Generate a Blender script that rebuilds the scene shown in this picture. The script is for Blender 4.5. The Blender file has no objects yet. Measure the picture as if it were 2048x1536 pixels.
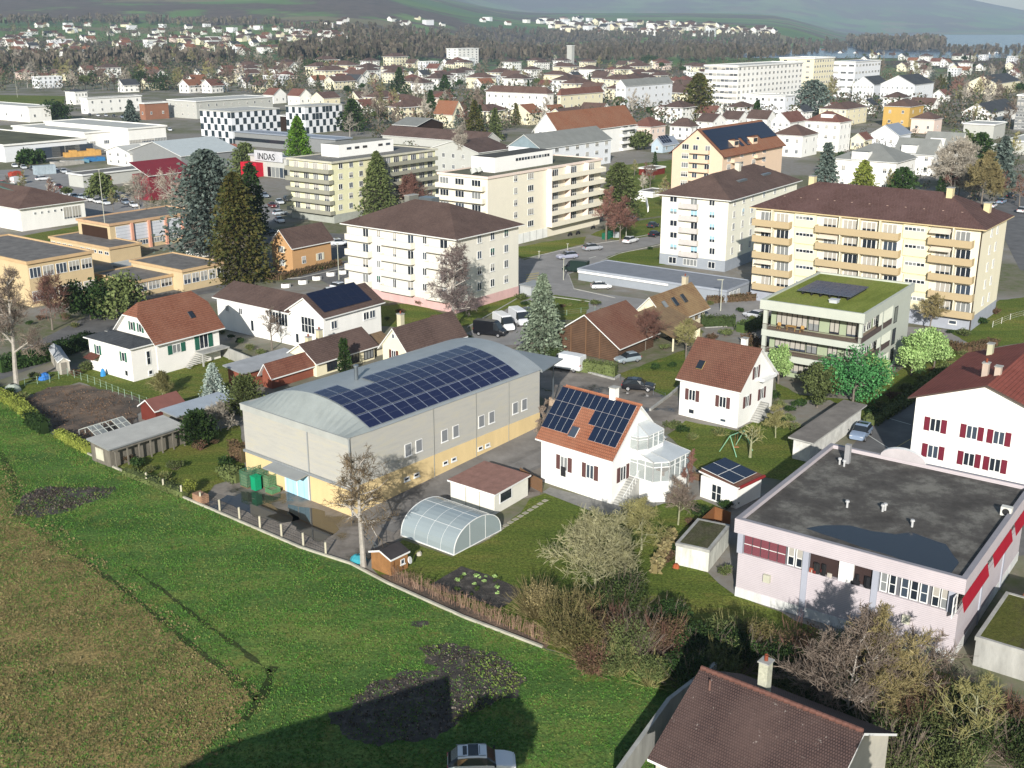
import bpy, bmesh, math, random
from math import *
from mathutils import Vector, Matrix, noise
R = random.Random(7)
sc = bpy.context.scene
# ---------------- camera ----------------
F = 2235.; CX = 1024.; CY = 768.; YH = 55.; H = 48.      # photo pixels, horizon row, drone height in metres
TH = atan((CY - YH) / F); S_, C_ = sin(TH), cos(TH)
cam = bpy.data.cameras.new('camera'); co = bpy.data.objects.new('camera', cam)
sc.collection.objects.link(co); sc.camera = co
co.location = (0, 0, H); co.rotation_euler = (pi / 2 - TH, 0, 0)
cam.sensor_width = 36; cam.lens = 36 * F / 2048; cam.clip_start = .5; cam.clip_end = 60000
# ---------------- sky, sun, exposure ----------------
SUN_EL = radians(21.5); SUN_AZ = radians(7.5)              # light travels towards +Y, slightly to +X
w = bpy.data.worlds.new('World'); sc.world = w; w.use_nodes = True
nt = w.node_tree; bg = nt.nodes['Background']
sky = nt.nodes.new('ShaderNodeTexSky'); sky.sky_type = 'NISHITA'; sky.sun_disc = False
sky.sun_elevation = SUN_EL; sky.sun_rotation = pi + SUN_AZ; sky.altitude = 450; sky.air_density = 1.2; sky.dust_density = .8
nt.links.new(sky.outputs[0], bg.inputs[0]); bg.inputs[1].default_value = .085
sl = bpy.data.lights.new('sun', 'SUN'); so = bpy.data.objects.new('sun', sl); sc.collection.objects.link(so)
sl.energy = 5.0; sl.angle = radians(.55); sl.color = (1, .965, .90)
ld = Vector((sin(SUN_AZ) * cos(SUN_EL), cos(SUN_AZ) * cos(SUN_EL), -sin(SUN_EL)))
so.rotation_euler = ld.to_track_quat('-Z', 'Y').to_euler()
sc.view_settings.view_transform = 'Standard'; sc.view_settings.look = 'None'
sc.view_settings.gamma = 1; sc.view_settings.exposure = .33
sc.cycles.max_bounces = 5; sc.cycles.diffuse_bounces = 2; sc.cycles.glossy_bounces = 2
sc.cycles.transmission_bounces = 4; sc.cycles.transparent_max_bounces = 8; sc.cycles.volume_bounces = 0
sc.cycles.use_denoising = True; sc.cycles.caustics_reflective = False; sc.cycles.caustics_refractive = False

# ---------------- map photo pixels to the ground ----------------
def ray(px, py):
    a = (px - CX) / F; b = -(py - CY) / F
    return (a, C_ + S_ * b, -S_ + C_ * b)
def G(px, py, z=0.):
    d = ray(px, py); t = (z - H) / d[2]
    return Vector((d[0] * t, d[1] * t, z))
def PJ(x, y, z):
    yc = y * C_ - (z - H) * S_; u = y * S_ + (z - H) * C_
    return CX + F * x / yc, CY - F * u / yc
def hg(px, yb, yt, z0=0.):
    y = G(px, yb, z0)[1]; k = (CY - yt) / F
    return y * (k * C_ - S_) / (C_ + k * S_) + H - z0
def ppm(py): return (py - YH) * C_ / H
def sm(a, b, x):
    t = max(0., min(1., (x - a) / (b - a))); return t * t * (3 - 2 * t)
def terr(x, y):
    if y < 650: return 0.
    q = x / y; d = y
    L = 1 - sm(-.17, .03, q)
    n = noise.noise(Vector((x / 500, y / 500, 1.3))); n2 = noise.noise(Vector((x / 1600, y / 1600, 7.1)))
    z = L * (max(0, d - 1000) * .034 + sm(1900, 5200, d) * 120 + n * 22 * sm(1100, 2400, d))
    z += (1 - L) * (sm(2700, 3600, d) * (1 - sm(.22, .3, q)) * 58)
    z += (1 - L) * (1 - sm(.2, .32, q)) * sm(3600, 7000, d) * 70
    mt = 1 - sm(.33, .47, q) * .60
    z += sm(8700 - 4300 * L, 13000, d) * (440 * mt) * (1 + .22 * n2 + .05 * n)
    z -= (1 - L) * sm(.15, .24, q) * sm(1900, 2200, d) * (1 - sm(8300, 9200, d)) * 8
    return z
def GT(px, py):
    d = ray(px, py); t = 600.
    if d[2] < 0 and (-H / d[2]) * d[1] < 640: return G(px, py)
    while t < 16000:
        p = (d[0] * t, d[1] * t, H + d[2] * t)
        if p[2] <= terr(p[0], p[1]): break
        t += 6 + t * .004
    return Vector((d[0] * t, d[1] * t, terr(d[0] * t, d[1] * t)))

# ---------------- mesh builder ----------------
class MB:
    def __init__(s): s.v = []; s.f = []; s.m = []; s.uv = []
    def poly(s, pts, m=0, uv=None):
        n = len(s.v); s.v += [tuple(p) for p in pts]; s.f.append(tuple(range(n, n + len(pts)))); s.m.append(m)
        s.uv += uv if uv else [(0, 0)] * len(pts)
    def box(s, x0, x1, y0, y1, z0, z1, m=0, top=None):
        n = len(s.v)
        s.v += [(x0, y0, z0), (x1, y0, z0), (x1, y1, z0), (x0, y1, z0), (x0, y0, z1), (x1, y0, z1), (x1, y1, z1), (x0, y1, z1)]
        for i, q in enumerate([(0, 1, 5, 4), (1, 2, 6, 5), (2, 3, 7, 6), (3, 0, 4, 7), (4, 5, 6, 7), (3, 2, 1, 0)]):
            s.f.append(tuple(n + k for k in q)); s.m.append(top if (top is not None and i == 4) else m)
            a = s.v[n + q[0]]; s.uv += [(s.v[n + k][0] + s.v[n + k][1], s.v[n + k][2]) if i < 4 else (s.v[n + k][0], s.v[n + k][1]) for k in q]
    def prism(s, pts, z0, z1, m=0, top=None):
        k = len(pts); s.poly([(p[0], p[1], z1) for p in pts], m if top is None else top, [(p[0], p[1]) for p in pts])
        for i in range(k):
            a, b = pts[i], pts[(i + 1) % k]
            s.poly([(a[0], a[1], z0), (b[0], b[1], z0), (b[0], b[1], z1), (a[0], a[1], z1)], m)
    def tube(s, p, q, r0, r1, n=4, m=0, cap=False):
        p = Vector(p); q = Vector(q); d = q - p
        if d.length < 1e-5: return
        d.normalize(); a = d.orthogonal().normalized(); b = d.cross(a); i0 = len(s.v)
        for c, r in ((p, r0), (q, r1)):
            for i in range(n):
                t = 2 * pi * i / n; s.v.append(tuple(c + (a * cos(t) + b * sin(t)) * r))
        for i in range(n):
            j = (i + 1) % n; s.f.append((i0 + i, i0 + j, i0 + n + j, i0 + n + i)); s.m.append(m); s.uv += [(0, 0)] * 4
        if cap: s.f.append(tuple(i0 + n + i for i in range(n))); s.m.append(m); s.uv += [(0, 0)] * n
    def slab(s, pts, th, m=0, me=None):
        """roof plane, first edge is the eave; uv in metres"""
        P = [Vector(p) for p in pts]; e = (P[1] - P[0]).normalized()
        nn = (P[1] - P[0]).cross(P[-1] - P[0])
        if nn.length < 1e-6: nn = Vector((0, 0, 1))
        nn.normalize()
        if nn.z < 0: nn = -nn
        u2 = nn.cross(e); me = m if me is None else me
        uv = [((p - P[0]).dot(e), (p - P[0]).dot(u2)) for p in P]
        s.poly(P, m, uv); D = Vector((0, 0, -th))
        s.poly([p + D for p in reversed(P)], me)
        k = len(P)
        for i in range(k): s.poly([P[i], P[(i + 1) % k], P[(i + 1) % k] + D, P[i] + D], me)
    def mesh(s, name, mats, smooth=False):
        me = bpy.data.meshes.new(name); me.from_pydata(s.v, [], s.f)
        for m in mats: me.materials.append(m)
        me.polygons.foreach_set('material_index', s.m)
        u = me.uv_layers.new(name='uv'); u.data.foreach_set('uv', [c for t in s.uv for c in t])
        if smooth: me.polygons.foreach_set('use_smooth', [True] * len(s.f))
        me.update(); return me
    def build(s, name, mats, parent=None, smooth=False, loc=None, rz=0):
        return link(name, s.mesh(name, mats if isinstance(mats, (list, tuple)) else [mats], smooth), parent, loc, rz)
def link(name, me, parent=None, loc=None, rz=0):
    o = bpy.data.objects.new(name, me); sc.collection.objects.link(o)
    if parent: o.parent = parent
    if loc is not None: o.location = loc
    if rz: o.rotation_euler = (0, 0, rz)
    return o
def tag(o, label=None, cat=None, group=None, kind=None):
    if label: o['label'] = label
    if cat: o['category'] = cat
    if group: o['group'] = group
    if kind: o['kind'] = kind
    return o
def thing(name, label, cat, loc=(0, 0, 0), rz=0, group=None):
    o = link(name, None, None, loc, rz); return tag(o, label, cat, group)
def dup(o, parent=None):
    c = o.copy(); sc.collection.objects.link(c); c.parent = parent
    for ch in list(o.children): dup(ch, c)
    return c

# ---------------- materials ----------------
def hx(s, k=1.):
    s = s.lstrip('#'); r = [int(s[i:i + 2], 16) / 255 for i in (0, 2, 4)]
    return tuple([min(1, (c / 12.92 if c <= .04045 else ((c + .055) / 1.055) ** 2.4) * k) for c in r] + [1])
_m = {}
def newmat(name):
    m = bpy.data.materials.new(name); m.use_nodes = True; n = m.node_tree.nodes; b = n['Principled BSDF']
    return m, m.node_tree, n, b, m.node_tree.links
def noisy(nt, vec, scale, detail=4, rough=.6):
    t = nt.nodes.new('ShaderNodeTexNoise'); t.inputs['Scale'].default_value = scale; t.inputs['Detail'].default_value = detail
    t.inputs['Roughness'].default_value = rough
    if vec: nt.links.new(vec, t.inputs['Vector'])
    return t.outputs['Fac']
def ramp(nt, fac, stops, interp='LINEAR'):
    r = nt.nodes.new('ShaderNodeValToRGB'); r.color_ramp.interpolation = interp; e = r.color_ramp.elements
    while len(e) < len(stops): e.new(.5)
    for i, (p, c) in enumerate(stops): e[i].position = p; e[i].color = c if len(c) == 4 else tuple(c) + (1,)
    nt.links.new(fac, r.inputs[0]); return r.outputs[0]
def mixc(nt, f, a, b, mode='MIX'):
    x = nt.nodes.new('ShaderNodeMix'); x.data_type = 'RGBA'; x.blend_type = mode
    for s, v in ((0, f), (6, a), (7, b)):
        if hasattr(v, 'is_linked') or isinstance(v, bpy.types.NodeSocket): nt.links.new(v, x.inputs[s])
        else: x.inputs[s].default_value = v
    return x.outputs[2]
def bump(nt, b, h, strength, dist=.05):
    n = nt.nodes.new('ShaderNodeBump'); n.inputs['Strength'].default_value = strength; n.inputs['Distance'].default_value = dist
    nt.links.new(h, n.inputs['Height']); nt.links.new(n.outputs[0], b.inputs['Normal'])
def M(key, col, rough=.85, var=.12, scale=.6, spec=.2, metal=0., streak=False, bmp=0.):
    """plain surface with soft mottling (object coordinates)"""
    if key in _m: return _m[key]
    m, nt, n, b, L = newmat(key); tc = n.new('ShaderNodeTexCoord'); v = tc.outputs['Object']
    if streak:
        mp = n.new('ShaderNodeMapping'); mp.inputs['Scale'].default_value = (1, 1, .25); L.new(v, mp.inputs[0]); v = mp.outputs[0]
    f = noisy(nt, v, scale, 6, .68)
    c = hx(col) if isinstance(col, str) else tuple(col) + (1,)
    lo = tuple(x * (1 - var) for x in c[:3]) + (1,); hi = tuple(min(1, x * (1 + var)) for x in c[:3]) + (1,)
    o = ramp(nt, f, [(.3, lo), (.7, hi)]); L.new(o, b.inputs['Base Color'])
    b.inputs['Roughness'].default_value = rough; b.inputs['Metallic'].default_value = metal
    b.inputs['Specular IOR Level'].default_value = spec
    if bmp: bump(nt, b, noisy(nt, v, scale * 12, 3), bmp)
    _m[key] = m; return m
def MC(col, k=1., **a): return M('paint_' + col.strip('#') + ('_%d' % (k * 100)), tuple(x * k for x in hx(col)[:3]), **a)
def tile(key, ca, cb, cc, rows=.34, wid=.25, moss=None):
    """clay / cement tile roof laid out in the roof's own uv (metres)"""
    if key in _m: return _m[key]
    m, nt, n, b, L = newmat(key); uv = n.new('ShaderNodeUVMap'); uv.uv_map = 'uv'
    br = n.new('ShaderNodeTexBrick'); L.new(uv.outputs[0], br.inputs['Vector'])
    br.inputs['Color1'].default_value = hx(ca); br.inputs['Color2'].default_value = hx(cb); br.inputs['Mortar'].default_value = hx(cb, .35)
    br.inputs['Scale'].default_value = 1; br.inputs['Mortar Size'].default_value = .035; br.inputs['Mortar Smooth'].default_value = .3
    br.inputs['Brick Width'].default_value = wid; br.inputs['Row Height'].default_value = rows
    tc = n.new('ShaderNodeTexCoord'); v = tc.outputs['Object']
    f = ramp(nt, noisy(nt, v, .22, 7, .7), [(.35, (0, 0, 0)), (.68, (1, 1, 1))])
    c = mixc(nt, f, br.outputs['Color'], hx(cc)); c2 = mixc(nt, .35, c, br.outputs['Color'])
    sp = ramp(nt, noisy(nt, v, 3.2, 3, .8), [(.66, (0, 0, 0)), (.74, (1, 1, 1))])
    c3 = mixc(nt, sp, c2, hx(moss or ca, 1.5)); g = n.new('ShaderNodeMix'); g.data_type = 'RGBA'; g.inputs[0].default_value = .45
    L.new(c2, g.inputs[6]); L.new(c3, g.inputs[7]); L.new(g.outputs[2], b.inputs['Base Color'])
    b.inputs['Roughness'].default_value = .85; b.inputs['Specular IOR Level'].default_value = .2
    bump(nt, b, br.outputs['Fac'], .5, -.04); _m[key] = m; return m
def lined(key, col, col2, period, width=.5, axis='V', rough=.6, metal=0, var=.1, blend=.15):
    """ribs / boards / siding along one uv axis"""
    if key in _m: return _m[key]
    m, nt, n, b, L = newmat(key); uv = n.new('ShaderNodeUVMap'); uv.uv_map = 'uv'; sp = n.new('ShaderNodeSeparateXYZ'); L.new(uv.outputs[0], sp.inputs[0])
    a = n.new('ShaderNodeMath'); a.operation = 'DIVIDE'; L.new(sp.outputs[1 if axis == 'V' else 0], a.inputs[0]); a.inputs[1].default_value = period
    fr = n.new('ShaderNodeMath'); fr.operation = 'FRACT'; L.new(a.outputs[0], fr.inputs[0])
    c = ramp(nt, fr.outputs[0], [(0, hx(col2)), (width * .3, hx(col2)), (width * .3 + blend, hx(col)), (1, hx(col))])
    tc = n.new('ShaderNodeTexCoord'); f = ramp(nt, noisy(nt, tc.outputs['Object'], .5, 6, .7), [(.3, (1 - var,) * 3), (.7, (1 + var,) * 3)])
    L.new(mixc(nt, 1., c, f, 'MULTIPLY'), b.inputs['Base Color']); b.inputs['Roughness'].default_value = rough; b.inputs['Metallic'].default_value = metal
    b.inputs['Specular IOR Level'].default_value = .25
    bump(nt, b, fr.outputs[0], .25, .03); _m[key] = m; return m
def leafm(key, cols, rough=.7):
    if key in _m: return _m[key]
    m, nt, n, b, L = newmat(key); g = n.new('ShaderNodeNewGeometry'); oi = n.new('ShaderNodeObjectInfo')
    st = [(i / max(1, len(cols) - 1), hx(c)) for i, c in enumerate(cols)]
    c = ramp(nt, g.outputs['Random Per Island'], st)
    tc = n.new('ShaderNodeTexCoord'); f = ramp(nt, noisy(nt, tc.outputs['Object'], .45, 3, .6), [(.3, (.72,) * 3), (.7, (1.25,) * 3)])
    c = mixc(nt, 1., c, f, 'MULTIPLY')
    hs = n.new('ShaderNodeHueSaturation'); mr = n.new('ShaderNodeMapRange'); L.new(oi.outputs['Random'], mr.inputs[0])
    mr.inputs[3].default_value = .8; mr.inputs[4].default_value = 1.2; L.new(mr.outputs[0], hs.inputs['Value']); L.new(c, hs.inputs['Color'])
    L.new(hs.outputs[0], b.inputs['Base Color']); b.inputs['Roughness'].default_value = rough; b.inputs['Specular IOR Level'].default_value = .15
    _m[key] = m; return m
def glassm(key='window_glass', col=(.03, .04, .055), rough=.12):
    if key in _m: return _m[key]
    m, nt, n, b, L = newmat(key); oi = n.new('ShaderNodeObjectInfo')
    c = ramp(nt, oi.outputs['Random'], [(0, tuple(x * .6 for x in col)), (.6, tuple(x * 1.6 for x in col)), (.8, (.22, .23, .23)), (1, (.35, .35, .33))], 'CONSTANT')
    L.new(c, b.inputs['Base Color']); b.inputs['Roughness'].default_value = rough; b.inputs['Specular IOR Level'].default_value = .6
    _m[key] = m; return m
def solarm(key, cw, ch, col='#1b2140', line='#b9c2d6', lw=.05, off=(0, 0), half=0.):
    """one photovoltaic field drawn on its own uv: cells of cw x ch metres with light joints"""
    if key in _m: return _m[key]
    m, nt, n, b, L = newmat(key); uv = n.new('ShaderNodeUVMap'); uv.uv_map = 'uv'
    def br(w, h, s, lwid):
        t = n.new('ShaderNodeTexBrick'); t.offset = 0; t.inputs['Brick Width'].default_value = w; t.inputs['Row Height'].default_value = h
        t.inputs['Mortar Size'].default_value = lwid; t.inputs['Mortar Smooth'].default_value = 0; t.inputs['Scale'].default_value = 1
        mp = n.new('ShaderNodeMapping'); mp.inputs['Location'].default_value = (s[0], s[1], 0)
        L.new(uv.outputs[0], mp.inputs[0]); L.new(mp.outputs[0], t.inputs[0]); return t.outputs['Fac']
    big = br(cw, ch, off, lw / 2)
    fine = br(cw / 6, ch / 10, off, .006)
    c = mixc(nt, fine, hx(col), hx(col, 1.7)); c = mixc(nt, big, c, hx(line))
    if half: c = mixc(nt, br(cw, ch, (off[0], off[1] + ch / 2), lw * .22), c, hx(line, .55))
    L.new(c, b.inputs['Base Color']); b.inputs['Roughness'].default_value = .22; b.inputs['Specular IOR Level'].default_value = .5
    _m[key] = m; return m

WHITE = MC('#f4f2ee', .95, var=.03); GLASS = glassm(); TRIM = MC('#e9e9e6', .9, var=.03)
CONC = M('concrete', (.36, .355, .33), var=.25, scale=.8, streak=True, bmp=.2)
ASPH = M('asphalt', (.19, .18, .17), var=.28, scale=.35, bmp=.25); GRAV = M('flat_roof_gravel', (.17, .16, .15), var=.32, scale=.5, bmp=.2)
METAL = MC('#9aa4ab', .7, rough=.35, metal=.7, var=.06); DARK = MC('#2a2a2c', 1); ZINC = M('zinc', (.33, .35, .36), rough=.45, metal=.3, var=.08)
T_BROWN = tile('brown_roof_tiles', '#68554e', '#574640', '#6d5a52', moss='#93806f')
T_RED = tile('red_roof_tiles', '#845a4a', '#754e40', '#7e6152', moss='#967c68')
T_ORANGE = tile('orange_roof_tiles', '#a26c50', '#946046', '#8f6c56')
T_OLD = tile('old_mossy_tiles', '#8a6f58', '#7a6450', '#94805f', moss='#b2a27a')
T_DARK = tile('slate_roof_tiles', '#4a4d52', '#3f4246', '#54575a')

# ---------------- building frames ----------------
class Fm: pass
def mk(O, ax, Lx, Ly, h, z0=0.):
    f = Fm(); f.O = Vector((O[0], O[1], z0)); f.a = ax; f.Lx = Lx; f.Ly = Ly; f.h = h; f.z0 = z0; return f
def frm(o, yt, a, b, Lx=None, Ly=None):
    h = hg(o[0], o[1], yt); O = G(*o); A = G(a[0], a[1], h); B = G(b[0], b[1], h)
    u = (A - O).xy; v = (B - O).xy; au = atan2(u.y, u.x); av = atan2(v.y, v.x)
    if au < 0: au += 2 * pi
    m = (av + au - pi / 2) / 2
    return mk(O, m, Lx or v.length, Ly or u.length, h)
def frx(ox, oy, yt, xl, xr, av=53., h=None, base=None):
    P = GT(ox, oy); z0 = P.z; h = h or hg(ox, oy, yt, z0); a = radians(av)
    def solve(ang, xt):
        lo, hi = .5, 160.
        for _ in range(40):
            m = (lo + hi) / 2; x = PJ(P.x + cos(ang) * m, P.y + sin(ang) * m, z0 + h)[0]
            if (x < xt) == (cos(ang) > 0): lo = m
            else: hi = m
        return lo
    return mk(P, a, solve(a, xr), solve(a + pi / 2, xl), h, z0)
def toW(f, x, y, z=0): return Vector((f.O.x + x * cos(f.a) - y * sin(f.a), f.O.y + x * sin(f.a) + y * cos(f.a), f.z0 + z))
def toL(f, P):
    dx, dy = P[0] - f.O.x, P[1] - f.O.y
    return (dx * cos(f.a) + dy * sin(f.a), -dx * sin(f.a) + dy * cos(f.a))

def shell(f, roof, rise=0., m=0, x0=0, y0=0, x1=None, y1=None, z0=-.3, mb=None, hip=.5):
    """wall body with gable ends"""
    mb = mb or MB(); X = f.Lx if x1 is None else x1; Y = f.Ly if y1 is None else y1; h = f.h
    mb.box(x0, X, y0, Y, z0, h, m)
    cx, cy = (x0 + X) / 2, (y0 + Y) / 2
    if roof == 'gx':
        for x in (x0, X): mb.poly([(x, y0, h), (x, Y, h), (x, cy, h + rise)], m, [(y0, h), (Y, h), (cy, h + rise)])
    if roof == 'gy':
        for y in (y0, Y): mb.poly([(x0, y, h), (X, y, h), (cx, y, h + rise)], m, [(x0, h), (X, h), (cx, h + rise)])
    return mb
def roofing(f, roof, rise, ov=.5, ovg=None, th=.18, m=0, me=1, x0=0, y0=0, x1=None, y1=None, mb=None, half=0.):
    mb = mb or MB(); X = f.Lx if x1 is None else x1; Y = f.Ly if y1 is None else y1; h = f.h; g = ov if ovg is None else ovg; e = .1
    cx, cy = (x0 + X) / 2, (y0 + Y) / 2
    if roof in ('gx', 'gy'):
        def T(x, y, z): return (x, y, z + e)
        if roof == 'gx':
            s = rise / ((Y - y0) / 2); ze = h - ov * s; zr = h + rise
            a0, a1 = x0 - g, X + g
            if half:   # half-hipped ends
                q = half; zq = zr - q * rise; yq = q * (Y - y0) / 2; dx = q * (Y - y0) / 2 * .9
                mb.slab([T(a0, y0 - ov, ze), T(a1, y0 - ov, ze), T(a1, cy - yq, zq), T(a1 - dx, cy, zr), T(a0 + dx, cy, zr), T(a0, cy - yq, zq)], th, m, me)
                mb.slab([T(a1, Y + ov, ze), T(a0, Y + ov, ze), T(a0, cy + yq, zq), T(a0 + dx, cy, zr), T(a1 - dx, cy, zr), T(a1, cy + yq, zq)], th, m, me)
                mb.slab([T(a0, cy + yq, zq), T(a0, cy - yq, zq), T(a0 + dx, cy, zr)], th, m, me)
                mb.slab([T(a1, cy - yq, zq), T(a1, cy + yq, zq), T(a1 - dx, cy, zr)], th, m, me)
            else:
                mb.slab([T(a0, y0 - ov, ze), T(a1, y0 - ov, ze), T(a1, cy, zr), T(a0, cy, zr)], th, m, me)
                mb.slab([T(a1, Y + ov, ze), T(a0, Y + ov, ze), T(a0, cy, zr), T(a1, cy, zr)], th, m, me)
        else:
            s = rise / ((X - x0) / 2); ze = h - ov * s; zr = h + rise; b0, b1 = y0 - g, Y + g
            mb.slab([T(x0 - ov, b1, ze), T(x0 - ov, b0, ze), T(cx, b0, zr), T(cx, b1, zr)], th, m, me)
            mb.slab([T(X + ov, b0, ze), T(X + ov, b1, ze), T(cx, b1, zr), T(cx, b0, zr)], th, m, me)
    elif roof == 'hip':
        A, Bx, Cc, Dd = x0 - ov, X + ov, y0 - ov, Y + ov; w = min(Bx - A, Dd - Cc) / 2; z = h + .02
        if Bx - A >= Dd - Cc: r0, r1 = (A + w, cy, z + rise), (Bx - w, cy, z + rise)
        else: r0, r1 = (cx, Cc + w, z + rise), (cx, Dd - w, z + rise)
        if Bx - A >= Dd - Cc:
            mb.slab([(A, Cc, z), (Bx, Cc, z), r1, r0], th, m, me); mb.slab([(Bx, Dd, z), (A, Dd, z), r0, r1], th, m, me)
            mb.slab([(A, Dd, z), (A, Cc, z), r0], th, m, me); mb.slab([(Bx, Cc, z), (Bx, Dd, z), r1], th, m, me)
        else:
            mb.slab([(A, Dd, z), (A, Cc, z), r0, r1], th, m, me); mb.slab([(Bx, Cc, z), (Bx, Dd, z), r1, r0], th, m, me)
            mb.slab([(A, Cc, z), (Bx, Cc, z), r0], th, m, me); mb.slab([(Bx, Dd, z), (A, Dd, z), r1], th, m, me)
    elif roof == 'flat':
        p = rise or .35; t = .3; A, Bx, Cc, Dd = x0 - ov, X + ov, y0 - ov, Y + ov
        mb.box(A, Bx, Cc, Dd, h - .25, h + .02, me, m)
        for b in ((A, Bx, Cc, Cc + t), (A, Bx, Dd - t, Dd), (A, A + t, Cc + t, Dd - t), (Bx - t, Bx, Cc + t, Dd - t)): mb.box(*b, h + .02, h + p, me)
    elif roof == 'mono':  # falls towards y0
        mb.slab([(x0 - ov, y0 - ov, h + .05), (X + ov, y0 - ov, h + .05), (X + ov, Y + ov, h + rise), (x0 - ov, Y + ov, h + rise)], th, m, me)
    return mb
_wc = {}
def winmesh(w, h, st):
    k = (round(w, 2), round(h, 2), st)
    if k in _wc: return _wc[k]
    fr = MB(); pn = MB(); a = w / 2; t = .09 if w > .6 else .06
    if 'H' in st: t = .05
    fr.box(-a, a, -.07, .01, 0, t); fr.box(-a, a, -.07, .01, h - t, h); fr.box(-a, -a + t, -.068, .01, t, h - t); fr.box(a - t, a, -.068, .01, t, h - t)
    if 'm' in st and w > .8:
        k2 = max(1, round(w / .75) - 1)
        for i in range(k2):
            x = -a + w * (i + 1) / (k2 + 1); fr.box(x - .05, x + .05, -.066, .01, t, h - t)
    if 'g' in st: fr.box(-a + t, a - t, -.06, .01, h * .5 - .03, h * .5 + .03)
    if 's' in st: fr.box(-a - .08, a + .08, -.14, .0, -.07, -.002)
    pn.box(-a + t, a - t, -.035, .0, t, h - t)
    b = None
    if 'b' in st or 'B' in st or 'G' in st or 'U' in st or 'H' in st:
        q = .12 if 'B' in st else .02 if 'H' in st else .45
        b = MB(); b.box(-a + t, a - t, -.05, -.036, t + (h - 2 * t) * q, h - t, 0)
    single = MB()
    for s, mi in ((fr, 0), (pn, 1)):
        n0 = len(single.v); single.v += s.v; single.f += [tuple(i + n0 for i in q) for q in s.f]; single.m += [mi] * len(s.f); single.uv += s.uv
    if b:
        n0 = len(single.v); single.v += b.v; single.f += [tuple(i + n0 for i in q) for q in b.f]; single.m += [2] * len(b.f); single.uv += b.uv
    bm_ = {'G': MC('#3f7264', .7), 'U': MC('#a8cfe0', .8), 'H': MC('#8a8d90', .8)}.get('G' if 'G' in st else 'U' if 'U' in st else 'H' if 'H' in st else '', MC('#b9b4aa', .8))
    fm = DARK if 'd' in st else TRIM
    _wc[k] = (fr.mesh('window', [fm]), pn.mesh('pane', [GLASS]), single.mesh('window', [fm, GLASS, bm_])); return _wc[k]
def place(o, f, face, s, z, out=0.):
    p = {'y': (s, -out), 'x': (-out, s), 'Y': (s, f.Ly + out), 'X': (f.Lx + out, s)}[face]
    o.location = (p[0], p[1], z); o.rotation_euler = (0, 0, {'y': 0, 'x': -pi / 2, 'Y': pi, 'X': pi / 2}[face])
def win(root, f, face, s, z, w, h, st='m', shut=None, near=False, out=0.):
    me = winmesh(w, h, st)
    if near:
        o = link('window', me[0], root); place(o, f, face, s, z, out); link('pane', me[1], o)
    else:
        o = link('window', me[2], root); place(o, f, face, s, z, out)
    if shut:
        for d in (-1, 1):
            k = ('sh', round(w, 2), round(h, 2), shut)
            if k not in _wc:
                mb = MB(); q = w * .5; mb.box(-q / 2, q / 2, -.08, -.01, 0, h, 0)
                for i in range(int(h / .16)): mb.box(-q / 2 + .05, q / 2 - .05, -.095, -.08, .06 + i * .16, .12 + i * .16, 0)
                _wc[k] = mb.mesh('shutter', [MC(shut, .8, rough=.6)])
            c = link('shutter', _wc[k], o); c.location = (d * (w * .75 + .02), 0, 0)
    return o
def wgrid(root, f, face, ss, zs, w, h, st='ms', **k):
    for z in zs:
        for s in ss:
            q = st
            if st.startswith('*'): q = 'ms' + R.choice(['', '', 'b', 'B', st[1:] or 'b'])
            win(root, f, face, s, z, w, h, q, **k)
def chimney(root, x, y, z, w=.7, d=.6, h=1.4, m=None, pot=True):
    mb = MB(); mb.box(x - w / 2, x + w / 2, y - d / 2, y + d / 2, z - 1.2, z + h, 0); mb.box(x - w / 2 - .08, x + w / 2 + .08, y - d / 2 - .08, y + d / 2 + .08, z + h, z + h + .1, 1)
    if pot: mb.tube((x, y, z + h + .1), (x, y, z + h + .5), .13, .12, 8, 2)
    return mb.build('chimney', [m or MC('#d8d2be', .8), CONC, MC('#8a4a36', .8)], root)
def balc(root, f, face, s0, s1, z, dep, ph, m, th=.16, gap=0., base=0., slabm=None):
    """balcony: slab and solid parapet"""
    mb = MB(); a, b = -(s1 - s0) / 2, (s1 - s0) / 2
    mb.box(a, b, -dep, 0, z - th, z, 1); t = .1
    mb.box(a, b, -dep - .02, -dep + t, z - th - .01 + base, z + ph, 0); mb.box(a - .02, a + t, -dep + t, 0, z - th - .01 + base, z + ph, 0); mb.box(b - t, b + .02, -dep + t, 0, z - th - .01 + base, z + ph, 0)
    o = mb.build('balcony', [m, slabm or m], root); place(o, f, face, (s0 + s1) / 2, 0); return o
def house(f, name, label, cat, wall, rm, roof='gx', rise=2.5, ov=.5, ovg=None, edge=None, group=None, half=0., th=.18, plinth=None):
    r = thing(name, label, cat, f.O, f.a, group); me = wall if isinstance(wall, (list, tuple)) else [wall]
    mb = shell(f, roof, rise)
    if half and roof == 'gx':
        mb = MB(); mb.box(0, f.Lx, 0, f.Ly, -.3, f.h, 0); zq = f.h + rise * (1 - half); yq = half * f.Ly / 2; cy = f.Ly / 2
        for x in (0, f.Lx): mb.poly([(x, 0, f.h), (x, f.Ly, f.h), (x, cy + yq, zq), (x, cy - yq, zq)], 0)
    mb.build('wall', me, r)
    if plinth: q = MB(); q.box(-.03, f.Lx + .03, -.03, f.Ly + .03, -.3, plinth[0]); q.build('plinth', plinth[1], r)
    roofing(f, roof, rise, ov, ovg, half=half, th=th).build('roof', [rm, edge or TRIM], r)
    return r

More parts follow.
